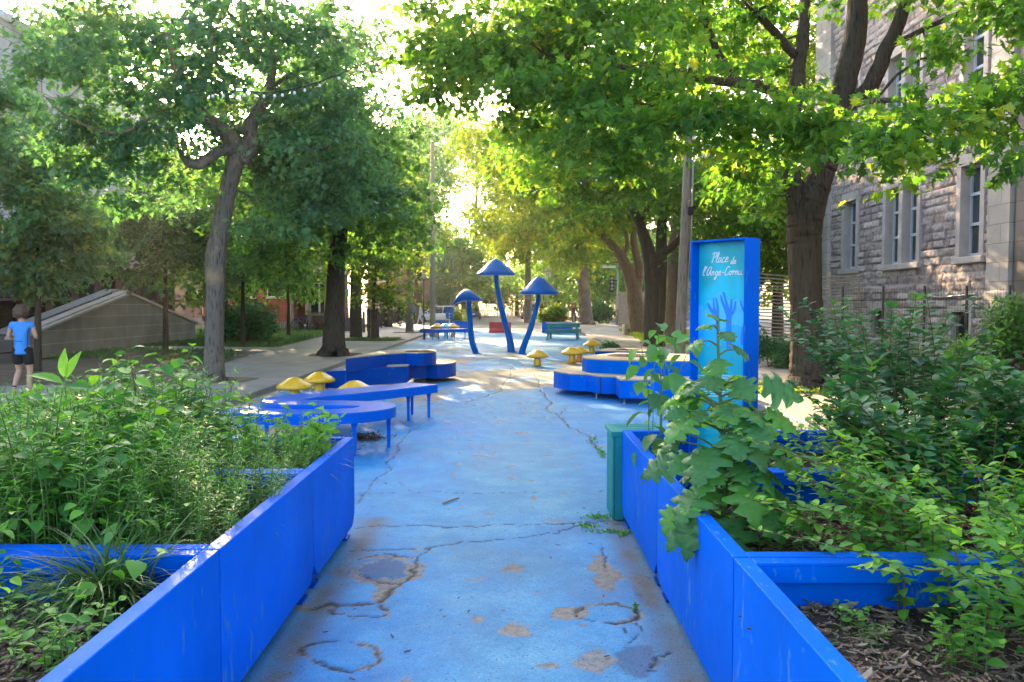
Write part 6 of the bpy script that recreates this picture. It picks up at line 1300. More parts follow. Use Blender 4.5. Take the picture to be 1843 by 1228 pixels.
leaves_obj(mk, [(0, 0, .73), (.01, 0, .73), (-.01, 0, .70), (0, .01, .68)], [(-.12, 0, 1), (.32, .05, 1), (-1, -.1, .55), (.9, .2, .12)], [(.1, -1, .1), (-.1, -1, .1), (.3, -.5, 1), (-.1, -.6, 1)], [.16, .155, .20, .16], [1, .95, .9, .5], T_LANCE, M['herb2'], 'tip_leaves')
p = W(60, 800, 3.6); one(herb('milkweed', 'broad drooping leaved stem at the picture edge among the feathery weeds', None, 241, 3, .55, .2, 12, .17, T_LANCE, M['herb2'], .0, 0, r0=.006, opp=True, droop=.6, tint0=.35), p.x, p.y)
p = W(268, 720, 4.6); one(herb('glossy_shrub', 'glossy dark leaved shrub with reddish stems rising highest from the weedy bed', None, 242, 5, .74, .34, 16, .105, T_OVATE, M['shrub'], .25, .2, 'stemred', .006, droop=.1, tint0=.5), p.x, p.y, s=1.16)
p = W(330, 760, 4.5); one(herb('glossy_shrub', 'glossy dark leaved shrub with a few orange leaves, lower than its neighbour', None, 243, 5, .55, .34, 14, .10, T_OVATE, M['shrub'], .2, .2, 'stemred', .006, tint0=.45), p.x, p.y)
p = W(435, 740, 5.0); one(herb('vine', 'thin climbing shoot with pale curled leaves standing above the herbs before the grey trunk', None, 244, 1, .72, .03, 15, .075, T_OVATE, M['herb'], .3, .2, r0=.003, opp=True, droop=.2, tint0=.75), p.x, p.y, s=1.02)
p = W(200, 800, 4.2); one(herb('vine', 'thin shoot with small yellow buds rising in front of the block wall', None, 245, 2, .78, .10, 16, .05, T_OVATE, M['herb'], .3, .1, r0=.003, tint0=.9), p.x, p.y, s=1.05)
p = W(560, 790, 5.15); one(herb('leafy_weed', 'bright maple-like leaved herb at the bench corner of the planter', None, 246, 10, .44, .42, 13, .085, T_LOBED, M['herb'], .2, .3, droop=.2, tint0=.8), p.x, p.y)
p = W(470, 800, 4.95); one(herb('leafy_weed', 'bright leafy herb just inside the planter rim, next to the bench corner herb', None, 247, 8, .42, .40, 13, .08, T_LOBED, M['herb'], .2, .3, droop=.2, tint0=.7), p.x, p.y)
gA = at(262, 1050, .6); one(grass_clump('arching dark green grass clump in the mulch beside the blue rim', 250, 420, .42, wid=.005, rad=.045), gA[0] - .14, gA[1] + .02)
g_ = [grass_clump('tuft of arching grass among the feathery weeds near the planter rim', 251 + i, 110, .36, group='grass tufts among the weeds') for i in range(2)]
put(g_, [(-1.35, 4.9, 1.1), (-1.3, 5.25, 1.0), (-1.45, 5.1, 1.1), (-1.4, 4.1, 1), (-1.3, 3.8, .9), (-1.5, 3.4, .9), (-2.2, 3.2, 1.0)], 'tuft of arching grass among the feathery weeds near the planter rim')
lv = [herb('vine', 'vine with bright heart shaped leaves creeping over the near blue planter', 'vines creeping over the near blue planter', 260 + i, 4, .34, .5, 8, .065, T_HEART, M['herb2'], .1, .4, r0=.003, droop=.5, tint0=.75, lean=1.3) for i in range(2)]
put(lv, [(-1.62, 2.78, 1), (-1.9, 2.6, 1.05), (-1.85, 2.9, 1.0), (-1.78, 2.45, .9), (-2.1, 2.75, 1.1)], 'vine with bright heart shaped leaves creeping over the near blue planter')
# sign side
def lobed_plant():
    r = np.random.default_rng(300); x, y = at(1300, 962, .52); t = thing('large_leaved_plant', 'tall plant with huge lobed soft leaves drooping over the blue rim before the sign', 'plant', (x, y, SZ))
    st = MB(); H = 1.04; q = catmull([Vector((0, 0, 0)), Vector((.01, .0, .35)), Vector((-.015, .02, .7)), Vector((-.03, .02, H))], 8); st.tube(q, list(np.linspace(.016, .005, len(q))), 8, False)
    P, AX, NR, S, T = [], [], [], [], []
    def leaf(h, an, pet, s, drop, tn=.5, el=.3):
        f = h / H * (len(q) - 1); j = min(int(f), len(q) - 2); p = q[j].lerp(q[j + 1], f - j); d = Vector((math.cos(an), math.sin(an), el)).normalized(); m_ = p + d * pet * .55 + Vector((0, 0, .01)); e = p + d * pet
        st.tube([p, m_, e], [.006, .005, .0035], 6, False); P.append(e); AX.append(Vector((math.cos(an), math.sin(an), -drop))); NR.append(Vector((math.cos(an) * drop * .8 + r.normal() * .35, math.sin(an) * drop * .8 + r.normal() * .35 - .15, 1))); S.append(s); T.append(tn)
    spec = [(.10, 3.6, .20, .17, .8), (.12, 2.6, .17, .17, .5), (.12, 4.5, .16, .20, .9), (.14, 5.4, .20, .18, .7), (.18, .3, .22, .19, .6), (.2, 5.9, .22, .21, .6), (.24, 3.9, .24, .2, .6), (.28, 4.9, .18, .2, .8), (.3, 3.1, .24, .18, .4), (.34, .1, .24, .23, .35), (.36, 5.6, .22, .2, .6), (.4, 2.6, .2, .17, .4), (.42, 4.3, .18, .2, .6), (.46, 5.1, .16, .18, .6), (.5, 3.5, .22, .19, .4), (.52, .35, .22, .22, .25), (.55, 5.9, .2, .19, .4),
            (.60, 4.6, .12, .16, .6), (.62, 2.9, .16, .15, .35), (.66, .0, .2, .2, .2), (.7, 5.4, .12, .12, .5), (.72, 3.6, .14, .13, .3), (.76, 1.5, .1, .12, .3), (.8, 4.2, .08, .11, .5), (.84, .3, .1, .11, .1), (.88, 2.9, .07, .1, .3), (.92, 5.0, .05, .09, .2), (.96, 3.6, .04, .08, 0), (1.0, .9, .03, .07, -.2), (1.03, 3.9, .02, .06, -.3)]
    for k, (h, an, pet, s, dr) in enumerate(spec): leaf(h, an + r.normal() * .15, pet, s * r.uniform(.9, 1.15), dr, .3 + .6 * r.random(), r.uniform(.1, .5))
    for k in range(64): leaf(r.uniform(.08, .7), r.uniform(0, 6.28), r.uniform(.06, .24), r.uniform(.08, .17), r.uniform(.1, .8), r.uniform(.4, .95), r.uniform(.1, .6))
    leaf(.12, 3.95, .30, .21, 1.7, .45); leaf(.12, 3.6, .30, .13, 1.3, .9)
    leaves_obj(t, P, AX, NR, S, T, T_LOBED, M['lobed']); st.build('stem', M['stem'], t)
lobed_plant()
p = W(1190, 780, 5.05); one(herb('climbing_vine', 'tall vine with big heart shaped leaves climbing at the near side of the sign', None, 310, 4, 1.02, .2, 13, .13, T_HEART, M['lobed'], .0, .35, r0=.004, droop=.7, tint0=.5, lean=.9), p.x, p.y, SZ, 2.0)
p = W(1150, 700, 5.3); one(herb('mustard_plant', 'spindly plant with small yellow flowers reaching past the dark maple', None, 311, 2, 1.0, .25, 9, .06, T_OVATE, M['herb'], .3, .3, r0=.003, tint0=1.0, lean=.8), p.x + .1, p.y, SZ, .5)
shr = dict(petiole=.1, stem='stemred', r0=.0045)
x, y = 2.42, 4.95; one(herb('dark_shrub', 'big dark green shrub standing in front of the wire fence and stone school', None, 320, 44, 1.12, .95, 46, .088, T_OVATE, M['shrub'], .2, tint0=.35, start=.15, cat='shrub', **shr), x, y)
x, y = 2.05, 4.0; one(herb('dark_shrub', 'upright shrub with whorled leaves and pale new tips, below the stone wall', None, 321, 24, .80, .72, 40, .105, T_OVATE, M['shrub'], .55, tint0=.45, start=.2, cat='shrub', **shr), x, y)
x, y = 2.55, 3.75; one(herb('dark_shrub', 'upright whorled shrub at the picture edge with fresh green shoots', None, 322, 24, .86, .72, 40, .105, T_OVATE, M['shrub'], .5, tint0=.5, start=.2, cat='shrub', **shr), x, y)
x, y = 1.86, 3.25; sb = one(herb('berry_shrub', 'arching light green shrub with tiny red berries hanging over the mulch', None, 323, 52, .60, .95, 36, .066, T_OVATE, M['herb2'], .1, tint0=.62, start=.08, cat='shrub', lean=.62, **shr), x, y)
x, y = 1.95, 2.55; one(herb('berry_shrub', 'arching light green shrub spilling across the nearest planter corner', None, 324, 44, .54, 1.0, 36, .062, T_OVATE, M['herb2'], .1, tint0=.6, start=.08, cat='shrub', lean=.65, **shr), x, y)
x, y = 1.55, 2.95; one(herb('berry_shrub', 'low arching branch of pale oval leaves crossing the blue divider', None, 325, 12, .34, .6, 24, .06, T_OVATE, M['herb2'], .1, tint0=.65, start=.1, cat='shrub', lean=.95, **shr), x, y)
bb = MB(); rr_ = np.random.default_rng(5)
for i in range(16): c = (rr_.normal() * .22, rr_.normal() * .16 - .1, .12 + rr_.random() * .3); bb.lathe([(.001, -.005), (.005, -.002), (.0055, .001), (.003, .005), (.001, .006)], c, 8)
bo = bb.build('berries', M['red'], sb)
wd = [herb('small_weed', 'small leafy weed sprouting from the bark mulch', 'small weeds sprouting from the mulch', 340 + i, 6, .16, .16, 8, .045, [T_LANCE, T_OVATE, T_NARROW][i], M['herb'], .3, .15, r0=.002, tint0=.55) for i in range(3)]
spots = [(*at(px, py, .52), s) for px, py, s in ((1480, 800, 1.6), (1510, 780, 1.7), (1540, 805, 1.7), (1460, 820, 1.2), (1570, 790, 1.5), (1450, 780, 1.3), (1500, 830, 1.2), (1400, 960, 1), (1430, 980, 1.1), (1460, 940, 1.2), (1380, 985, .8), (1500, 900, 1.2), (1550, 885, 1.0), (1470, 890, 1.1), (1440, 870, .9), (1520, 990, .9), (1520, 1125, .8), (1570, 1150, .7), (1720, 1180, 1.1), (1760, 1200, 1.2), (1600, 1060, .7), (190, 1180, .8), (90, 1120, 1), (140, 1090, .9), (60, 1200, 1.1), (30, 1080, 1), (240, 1160, .8), (20, 1160, 1), (110, 1200, 1.2), (160, 1210, 1.1), (1180, 790, .9), (220, 1215, 1.0))]
put(wd, spots, 'small leafy weed sprouting from the bark mulch', z=.50)
# bark mulch and strewn greenery
def mulch(name, label, x0, x1, y0, y1, n, smin, smax, seed, m='chip', tpl=None, zf=.515, dens=None):
    r = np.random.default_rng(seed); X = r.uniform(x0, x1, n); Y = r.uniform(y0, y1, n); P = np.stack([X, Y, np.zeros(n)], 1)
    sx = XR if x0 > 0 else XL; cx_ = X - (x0 + 0); Z = .50 + .0 * X
    # follow the soil relief of each planter (same formula as the soil sheet)
    ysR = yR if x0 > 0 else yL
    for k in range(3):
        mm = (Y >= ysR[k]) & (Y < ysR[k + 1]); ya = ysR[k]; lx = X[mm] - (sx + (1 if x0 > 0 else -1) * PW / 2); ly = Y[mm] - (ysR[k] + ysR[k + 1]) / 2
        Z[mm] = .50 + .07 * (fbm(lx + sx * 3, ly + ya * 5, 3, 8, 4) - .45) + .05 * (fbm(lx + sx * 3, ly + ya * 5, 14, 9, 3) - .5)
    P[:, 2] = Z + r.random(n) * .012
    if dens is not None: k = dens(X, Y, r); P = P[k]; n = len(P)
    a = r.uniform(0, 6.283, n); AX = np.stack([np.cos(a), np.sin(a), r.normal(0, .22, n)], 1); NR = np.stack([r.normal(0, .3, n), r.normal(0, .3, n), np.ones(n)], 1)
    V, FA, T = scatter(tpl, P, AX, NR, r.uniform(smin, smax, n) * (1 + 1.2 * (r.random(n) > .93)), np.clip(r.beta(1.6, 2.4, n), 0, 1)); o = mkobj(name, raw_mesh(name, V, FA, M[m], T)); o['kind'] = 'stuff'; o['label'] = label; return o
T_CHIP = (np.array([(-.12, 0, 0), (.10, .08, .05), (.13, .75, .0), (-.03, 1, .05), (-.10, .02, -.07), (.10, .08, -.05), (.13, .75, -.07), (-.03, 1, -.04)]), np.array([[0, 1, 2, 3], [0, 4, 5, 1], [1, 5, 6, 2], [2, 6, 7, 3], [3, 7, 4, 0]]))
mulch('bark_mulch', 'brown shredded bark mulch covering the planter soil on the sign side', XR + .04, XR + 2.2, yR[0] + .1, yR[2] - .05, 20000, .012, .042, 401, tpl=T_CHIP)
mulch('bark_mulch', 'sparse bark mulch in the planter around the sign', XR + .04, XR + 2.2, yR[2] + .05, yR[3] - .05, 4000, .015, .04, 402, tpl=T_CHIP)
mulch('bark_mulch', 'brown bark mulch in the nearest planter on the weedy side', XL - 2.0, XL - .04, yL[0] + .3, yL[1] - .05, 12000, .012, .042, 403, tpl=T_CHIP)
mulch('ground_weeds', 'low green ground weeds strewn through the mulch of the nearest planter', XL - 2.2, XL - .04, yL[0] + .5, yL[1] - .05, 2600, .02, .05, 404, 'herb', T_LANCE, dens=lambda X, Y, r: (fbm(X, Y, 5, 500, 3) + r.normal(0, .04, len(X)) > .5))
mulch('ground_weeds', 'low green ground weeds strewn through the mulch on the sign side', XR + .04, XR + 2.3, yR[0] + .5, yR[3] - .05, 4200, .015, .04, 405, 'herb', T_LANCE, dens=lambda X, Y, r: (fbm(X, Y, 4, 510, 3) + r.normal(0, .04, len(X)) > .60 - .08 * (Y > yR[1])))
# lawn grass, crack weeds, litter
def strew(name, label, poly_pts, n, smin, smax, seed, tpl, m, up=True, z=.04, dens=None):
    r = np.random.default_rng(seed); xs = [p[0] for p in poly_pts]; ys_ = [p[1] for p in poly_pts]; X = r.uniform(min(xs), max(xs), n); Y = r.uniform(min(ys_), max(ys_), n)
    ins = np.zeros(n, bool); j = len(poly_pts) - 1
    for i in range(len(poly_pts)):
        xi, yi = poly_pts[i]; xj, yj = poly_pts[j]; c = ((yi > Y) != (yj > Y)) & (X < (xj - xi) * (Y - yi) / (yj - yi + 1e-12) + xi); ins ^= c; j = i
    if dens is not None: ins &= dens(X, Y, r)
    X, Y = X[ins], Y[ins]; n = len(X); P = np.stack([X, Y, np.full(n, z)], 1); a = r.uniform(0, 6.283, n); el = 1.6 if up else .05
    AX = np.stack([np.cos(a), np.sin(a), np.abs(r.normal(el, .5, n)) if up else r.normal(0, .15, n)], 1); NR = np.stack([r.normal(0, .4, n), r.normal(0, .4, n), np.full(n, .3 if up else 1.)], 1)
    V, FA, T = scatter(tpl, P, AX, NR, r.uniform(smin, smax, n), np.clip(r.beta(2, 2, n), 0, 1)); o = mkobj(name, raw_mesh(name, V, FA, M[m], T)); o['kind'] = 'stuff'; o['label'] = label; return o
strew('grass', 'short grass of the lawn beside the brick hall', [(-10.6, 60), (-9.7, 43), (-8.7, 30.4), (-8.5, 28.5), (-19, 31.2), (-19, 60)], 42000, .08, .16, 410, T_NARROW, 'grassb')
strew('grass', 'scruffy grass along the foot of the block wall', [(-8.1, 22), (-8.4, 25.8), (-13.8, 29), (-13.8, 23)], 9000, .06, .14, 411, T_NARROW, 'grassb', dens=lambda X, Y, r: fbm(X, Y, .8, 520, 3) + (X < -12) * .12 > .5)
strew('undergrowth', 'unkempt low plants in front of the stone school', [(7.55, 12), (7.55, 34), (10.6, 34), (10.6, 12)], 22000, .08, .24, 412, T_LANCE, 'shrub', z=.03)
strew('grass', 'sunlit grass around the foot of the biggest maple', [(b7.x - 1.2, b7.y - .9), (b7.x + 1.1, b7.y - .9), (b7.x + 1.2, b7.y + .8), (b7.x - 1.2, b7.y + .8)], 2600, .05, .12, 413, T_LANCE, 'leafY', z=.07)
strew('grass', 'green tufts in the tree pit of the young street tree', [(-7.1, 33), (-4.9, 33), (-4.9, 35), (-7.1, 35)], 3500, .06, .14, 414, T_NARROW, 'grassb', z=.08)
strew('undergrowth', 'yellow sunlit ground plants in the strip by the leaning tree', [(5.2, 30), (7.5, 30), (9.6, 44), (6.2, 46)], 9000, .1, .25, 415, T_LANCE, 'leafY', z=.08)
def crack_weeds():
    P = []
    r = np.random.default_rng(420)
    for px, py, sx, sy, n in ((1075, 932, 30, 7, 150), (1055, 948, 20, 4, 80), (1090, 958, 40, 4, 90), (1120, 962, 12, 4, 60), (1068, 792, 10, 10, 60), (1082, 815, 7, 10, 110), (1145, 1092, 4, 5, 26), (660, 792, 22, 8, 60)):
        for k in range(n): q = G(px + r.normal() * sx * .5, py + r.normal() * sy * .5); P.append((q.x, q.y, 0))
    P = np.array(P); n = len(P); a = r.uniform(0, 6.28, n); AX = np.stack([np.cos(a), np.sin(a), r.uniform(.1, 1.6, n)], 1); NR = np.stack([r.normal(0, .5, n), r.normal(0, .5, n), np.ones(n)], 1)
    V, FA, T = scatter(T_LANCE, P, AX, NR, r.uniform(.015, .04, n), r.random(n)); o = mkobj('crack_weeds', raw_mesh('crack_weeds', V, FA, M['herb'], T)); o['kind'] = 'stuff'; o['label'] = 'tiny green weeds growing in the cracks of the painted street'
crack_weeds()
strew('street_litter', 'bits of bark, dead leaves and grit scattered on the blue street', [(KL, 3), (KR, 3), (KR, 30), (KL, 30)], 4200, .010, .042, 421, T_CHIP, 'chip', up=False, z=.006, dens=lambda X, Y, r: r.random(len(X)) < np.clip(.08 + 9 / Y ** 2 + (np.abs(X) > 3) * .5, 0, 1))
b = MB(); q0, q1 = G(797, 909), G(827, 898); b.tube([(q0.x, q0.y, .012), ((q0.x + q1.x) / 2, (q0.y + q1.y) / 2 + .01, .016), (q1.x, q1.y, .01)], [.007, .009, .004], 6); tag(b.build('twig', M['slat']), 'dry twig lying in the middle of the blue painted street', 'twig')
def litter_pile():
    r = np.random.default_rng(430); c = G(657, 792); t = thing('leaf_pile', 'clump of dead leaves and weeds under the curved bench by the planter corner', 'leaf pile', (c.x, c.y, 0)); n = 260
    P = np.stack([r.normal(0, .11, n), r.normal(0, .05, n), np.abs(r.normal(0, .03, n))], 1); a = r.uniform(0, 6.28, n); AX = np.stack([np.cos(a), np.sin(a), r.uniform(0, .9, n)], 1); NR = r.normal(0, 1, (n, 3))
    leaves_obj(t, P, AX, NR, r.uniform(.03, .07, n), r.random(n) * .5, T_LANCE, M['chip'], 'leaves')
litter_pile()
p = W(330, 700, 4.75); one(herb('glossy_shrub', 'bright leafy shrub with upright tips standing nearest the grey maple trunk', None, 248, 6, .74, .3, 16, .10, T_OVATE, M['herb2'], .3, .2, 'stem', .005, droop=.1, tint0=.7), p.x, p.y, s=.86)
for o in list(scene.objects):
    if '_used' in o: del o['_used']
# ================================================================== people
def skin(name, chains, m, parent, sub=2, root=0):
    """chains: lists of (key or (x,y,z), radius); shared keys join"""
    V = []; Rr = []; idx = {}; E = []
    for ch in chains:
        prev = None
        for (k, p, r) in ch:
            if k is not None and k in idx: i = idx[k]
            else:
                i = len(V); V.append(p); Rr.append(r)
                if k is not None: idx[k] = i
            if prev is not None: E.append((prev, i))
            prev = i
    me = bpy.data.meshes.new(name); me.from_pydata(V, E, []); o = bpy.data.objects.new(name, me); COL.objects.link(o); o.parent = parent
    md = o.modifiers.new('s', 'SKIN'); md.use_smooth_shade = True; md.branch_smoothing = .6
    if not me.skin_vertices: 
        bpy.context.view_layer.objects.active = o
    sv = me.skin_vertices[0].data if me.skin_vertices else None
    if sv:
        for i, r in enumerate(Rr):
            sv[i].radius = (r, r) if not hasattr(r, '__len__') else r; sv[i].use_root = (i == root)
    s = o.modifiers.new('u', 'SUBSURF'); s.levels = sub; s.render_levels = sub; me.materials.append(m); return o
M['skin'] = simple('skin', (.50, .28, .19), .5, .06, 8, bmp=0); M['hairb'] = simple('brown_hair', (.07, .035, .02), .6, .3, 40, bmp=.6, bscale=60)
M['shirtblue'] = simple('sky_blue_jersey', (.03, .24, .68), .7, .12, 6, bmp=.15, bscale=20); M['clothblack'] = simple('black_cloth', (.008, .008, .01), .8, .2, 6); M['clothgrey'] = simple('pale_cloth', (.42, .44, .48), .8, .1, 6)
M['denim'] = simple('blue_denim', (.06, .11, .2), .8, .15, 6); M['shoegreen'] = simple('lime_trainer', (.32, .5, .06), .6, .1, 8); M['hairblond'] = simple('blond_hair', (.45, .3, .14), .6, .2, 30); M['hairred'] = simple('auburn_hair', (.26, .10, .04), .55, .2, 30)
M['tealbag'] = simple('teal_backpack', (.03, .15, .14), .7, .15, 8); M['floral'] = simple('brown_patterned_cloth', (.16, .07, .035), .8, .5, 30); M['dress'] = simple('beige_cloth', (.4, .33, .26), .8, .1, 8)
def hairball(parent, c, r, m, curl=.12, seed=1, back=0, long=0, name='hair'):
    rs = np.random.default_rng(seed); n1, n2 = 18, 14; V = []
    for i in range(n2 + 1):
        th = math.pi * i / n2 * .72
        for k in range(n1):
            a = 2 * math.pi * k / n1; j = 1 + curl * (rs.random() - .3) ; front = math.sin(a) > .3
            lim = th if not front else th * .62
            V.append((c[0] + r[0] * j * math.sin(lim) * math.cos(a), c[1] + r[1] * j * math.sin(lim) * math.sin(a), c[2] + r[2] * j * math.cos(lim) - (long * (i / n2) ** 2 if not front else 0)))
    fs = [(i * n1 + k, (i + 1) * n1 + k, (i + 1) * n1 + (k + 1) % n1, i * n1 + (k + 1) % n1) for i in range(n2) for k in range(n1)]
    b = MB(); b.add(V, fs, True); return b.build(name, m, parent)
def person(label, loc, rz, H, pose, outfit, group=None, detail=False):
    """faces +y in its own frame"""
    t = thing('person', label, 'person', loc, rz, group); k = H / 1.7; v = lambda x, y, z: (x * k, y * k, z * k)
    J = dict(pel=(0, 0, .93), sp=(0, .0, 1.10), ch=(0, .01, 1.28), nk0=(0, 0, 1.41), nk=(0, .01, 1.48), hd=(0, .025, 1.57), tp=(0, .02, 1.64),
             shL=(-.165, 0, 1.38), elL=(-.22, -.02, 1.12), wrL=(-.22, .06, .89), haL=(-.21, .09, .81), shR=(.165, 0, 1.38), elR=(.22, -.02, 1.12), wrR=(.22, .06, .89), haR=(.21, .09, .81),
             hiL=(-.09, 0, .88), knL=(-.095, .03, .48), anL=(-.095, -.02, .09), toL=(-.095, .13, .035), hiR=(.09, 0, .88), knR=(.095, .03, .48), anR=(.095, -.02, .09), toR=(.095, .13, .035))
    J.update(pose); w = outfit.get('w', 1)
    f = lambda n, r: (n, v(*J[n]), r * k)
    def mid(a, b, u, r, dy=0): p = [J[a][i] * (1 - u) + J[b][i] * u for i in range(3)]; return (None, v(p[0], p[1] + dy, p[2]), r * k)
    ch = [[f('pel', .115 * w), f('sp', .105 * w), f('ch', .12 * w), f('nk0', .06), f('nk', .05), f('hd', .088), f('tp', .07)]]
    for s in 'LR':
        ch.append([f('ch', 0), f('sh' + s, .055), mid('sh' + s, 'el' + s, .5, .045), f('el' + s, .036), mid('el' + s, 'wr' + s, .4, .036), f('wr' + s, .024), f('ha' + s, .036)])
        if detail:
            hx, hy, hz = J['ha' + s]; wx, wy, wz = J['wr' + s]; dx, dy, dz = hx - wx, hy - wy, hz - wz
            for q in range(4): o_ = (q - 1.5) * .018; ch.append([f('ha' + s, 0), (None, v(hx + dx * .5, hy + o_ + dy * .5, hz + dz * .5), .010 * k), (None, v(hx + dx * .9 + .006, hy + o_ + dy * .9, hz + dz * (1.0 + .1 * (q in (1, 2)))), .008 * k)])
            ch.append([f('ha' + s, 0), (None, v(hx + dx * .1, hy + .045, hz + dz * .2), .010 * k), (None, v(hx + dx * .5, hy + .06, hz + dz * .6), .008 * k)])
        ch.append([f('pel', 0), f('hi' + s, .088 * w), mid('hi' + s, 'kn' + s, .5, .072 * w), f('kn' + s, .052), mid('kn' + s, 'an' + s, .35, .055, -.012), f('an' + s, .034), f('to' + s, .028)])
    ch2 = []; seen = set()
    skin('body', ch, outfit.get('skin', M['skin']), t)
    o = outfit
    if 'top' in o:
        hz = o.get('hem', .02); c = [[('p', v(J['pel'][0], J['pel'][1], J['pel'][2] - hz), .150 * k * w), (None, v(J['pel'][0], J['pel'][1], J['pel'][2] - hz + .035), .150 * k * w), (None, v(J['pel'][0], J['pel'][1], J['pel'][2] + .02), .146 * k * w), f('sp', .135 * w), f('ch', .148 * w), f('nk0', .078)]]
        for s in 'LR':
            L_ = [f('ch', 0), f('sh' + s, .074), mid('sh' + s, 'el' + s, .5, .066)]
            if o.get('sleeve') == 'long': L_ += [f('el' + s, .05), mid('el' + s, 'wr' + s, .5, .044), f('wr' + s, .036)]
            c.append(L_)
        skin('shirt', c, o['top'], t)
    if 'bottom' in o:
        c = []
        for s in 'LR':
            L_ = [('pp', v(J['pel'][0], J['pel'][1], J['pel'][2] + .04), .13 * k * w), f('hi' + s, .105 * w)]
            if o.get('short'): L_ += [mid('hi' + s, 'kn' + s, .4, .10), mid('hi' + s, 'kn' + s, .72, .098)]
            else: L_ += [mid('hi' + s, 'kn' + s, .5, .085 * w), f('kn' + s, .066), mid('kn' + s, 'an' + s, .5, .058), (None, v(J['an' + s][0], J['an' + s][1], J['an' + s][2] + .03), .048 * k)]
            c.append(L_)
        skin('shorts' if o.get('short') else 'trousers', c, o['bottom'], t)
    for s in 'LR':
        a, b_ = J['an' + s], J['to' + s]; d = [b_[i] - a[i] for i in range(3)]
        skin('shoe', [[(None, v(a[0] - d[0] * .25, a[1] - d[1] * .25, a[2] - .045 - d[2] * .2), .036 * k), (None, v(a[0] + d[0] * .5, a[1] + d[1] * .5, a[2] * .5 + b_[2] * .5 + .0), .044 * k), (None, v(b_[0] + d[0] * .1, b_[1] + d[1] * .1, b_[2] + .004), .034 * k)]], o.get('shoe', M['clothblack']), t)
        if o.get('sock'): skin('sock', [[(None, v(*a), .04 * k), (None, v(a[0] * .82 + J['kn' + s][0] * .18, a[1] * .82 + J['kn' + s][1] * .18, a[2] * .82 + J['kn' + s][2] * .18), .046 * k)]], M['clothblack'], t)
    hc = J['hd']; hairball(t, v(hc[0], hc[1] - .012, hc[2] + .015), (o.get('hr', .108) * k, o.get('hr', .108) * k * 1.08, o.get('hr', .108) * k * 1.12), o.get('hair', M['hairb']), o.get('curl', .12), 3, 0, o.get('long', 0) * k)
    # face
    fb = MB(); y = hc[1] + .088
    for s in (-1, 1): fb.lathe([(.001, 0), (.011, .004), (.011, .014), (.001, .018)], v(hc[0] + s * .033, y, hc[2] + .0), 8)
    fb.build('eyes', M['clothblack'], t); nb = MB(); nb.lathe([(.001, -.03), (.014, -.026), (.008, .0), (.001, .012)], v(hc[0], y + .008, hc[2] - .012), 8); nb.build('nose', o.get('skin', M['skin']), t)
    for s in (-1, 1): MB().lathe([(.001, -.03), (.014, -.02), (.016, 0), (.012, .022), (.001, .03)], v(hc[0] + s * .09, hc[1] - .005, hc[2] - .01), 8, sx=.5).build('ear', o.get('skin', M['skin']), t)
    return t, v, J, k
bp = G(46, 717, .075)
t, v, J, k = person('boy in bright blue jersey and black shorts walking away on the side path', (bp.x - .03, bp.y, .075), R(8), 1.50,
    dict(elL=(-.235, .0, 1.13), wrL=(-.16, .19, 1.14), haL=(-.12, .25, 1.17), elR=(.235, .0, 1.13), wrR=(.17, .18, 1.10), haR=(.13, .24, 1.12), hd=(-.01, .03, 1.56), knR=(.10, .05, .49), anR=(.10, .0, .09), toR=(.105, .14, .035), knL=(-.105, .09, .5), anL=(-.09, -.17, .20), toL=(-.10, -.09, .07)),
    dict(top=M['shirtblue'], bottom=M['clothblack'], short=True, shoe=M['shoegreen'], sock=True, hair=M['hairb'], hr=.122, curl=.4, hem=.13, w=.95), detail=True)
b = MB(); 
for s in (-1, 1): b.tube([v(s * .152, -.02, 1.38), v(s * .135, -.075, 1.25), v(s * .13, -.09, 1.05), v(s * .135, -.09, .92)], .006 * k, 5)
b.tube([v(-.06, -.128, 1.055), v(.06, -.128, 1.05)], .005 * k, 5); b.build('piping', M['clothblack'], t)
walk = dict(knL=(-.09, .14, .50), anL=(-.08, .22, .10), toL=(-.08, .36, .05), knR=(.09, .02, .48), anR=(.08, -.22, .13), toR=(.08, -.10, .03))
w1 = G(720, 590); t1 = person('woman in black headscarf and trousers with blue wrap at her waist, walking away', (w1.x, w1.y, .075), 0, 1.62, dict(walk), dict(top=M['clothblack'], sleeve='long', bottom=M['clothblack'], hair=M['clothblack'], hr=.125, curl=.05, long=.12))
skin('wrap', [[(None, t1[1](0, 0, 1.0), .17 * t1[3]), (None, t1[1](0, -.02, .88), .185 * t1[3])]], M['denim'], t1[0])
w2 = G(741, 591); t2 = person('man with teal backpack in dark clothes walking beyond the pale trunk', (w2.x + .05, w2.y, .075), 0, 1.72, dict(walk), dict(top=M['denim'], sleeve='long', bottom=M['clothblack'], hair=M['hairb']))
MB().box(t2[1](0, -.2, 1.22), (.34 * t2[3], .2 * t2[3], .48 * t2[3]), 0, 0, .06).build('backpack', M['tealbag'], t2[0])
w3 = G(757, 586); person('light haired person in pale grey clothes striding past the white car', (w3.x, w3.y, .075), R(90), 1.62, dict(walk), dict(top=M['clothgrey'], sleeve='long', bottom=M['clothgrey'], hair=M['hairblond'], shoe=M['white']))
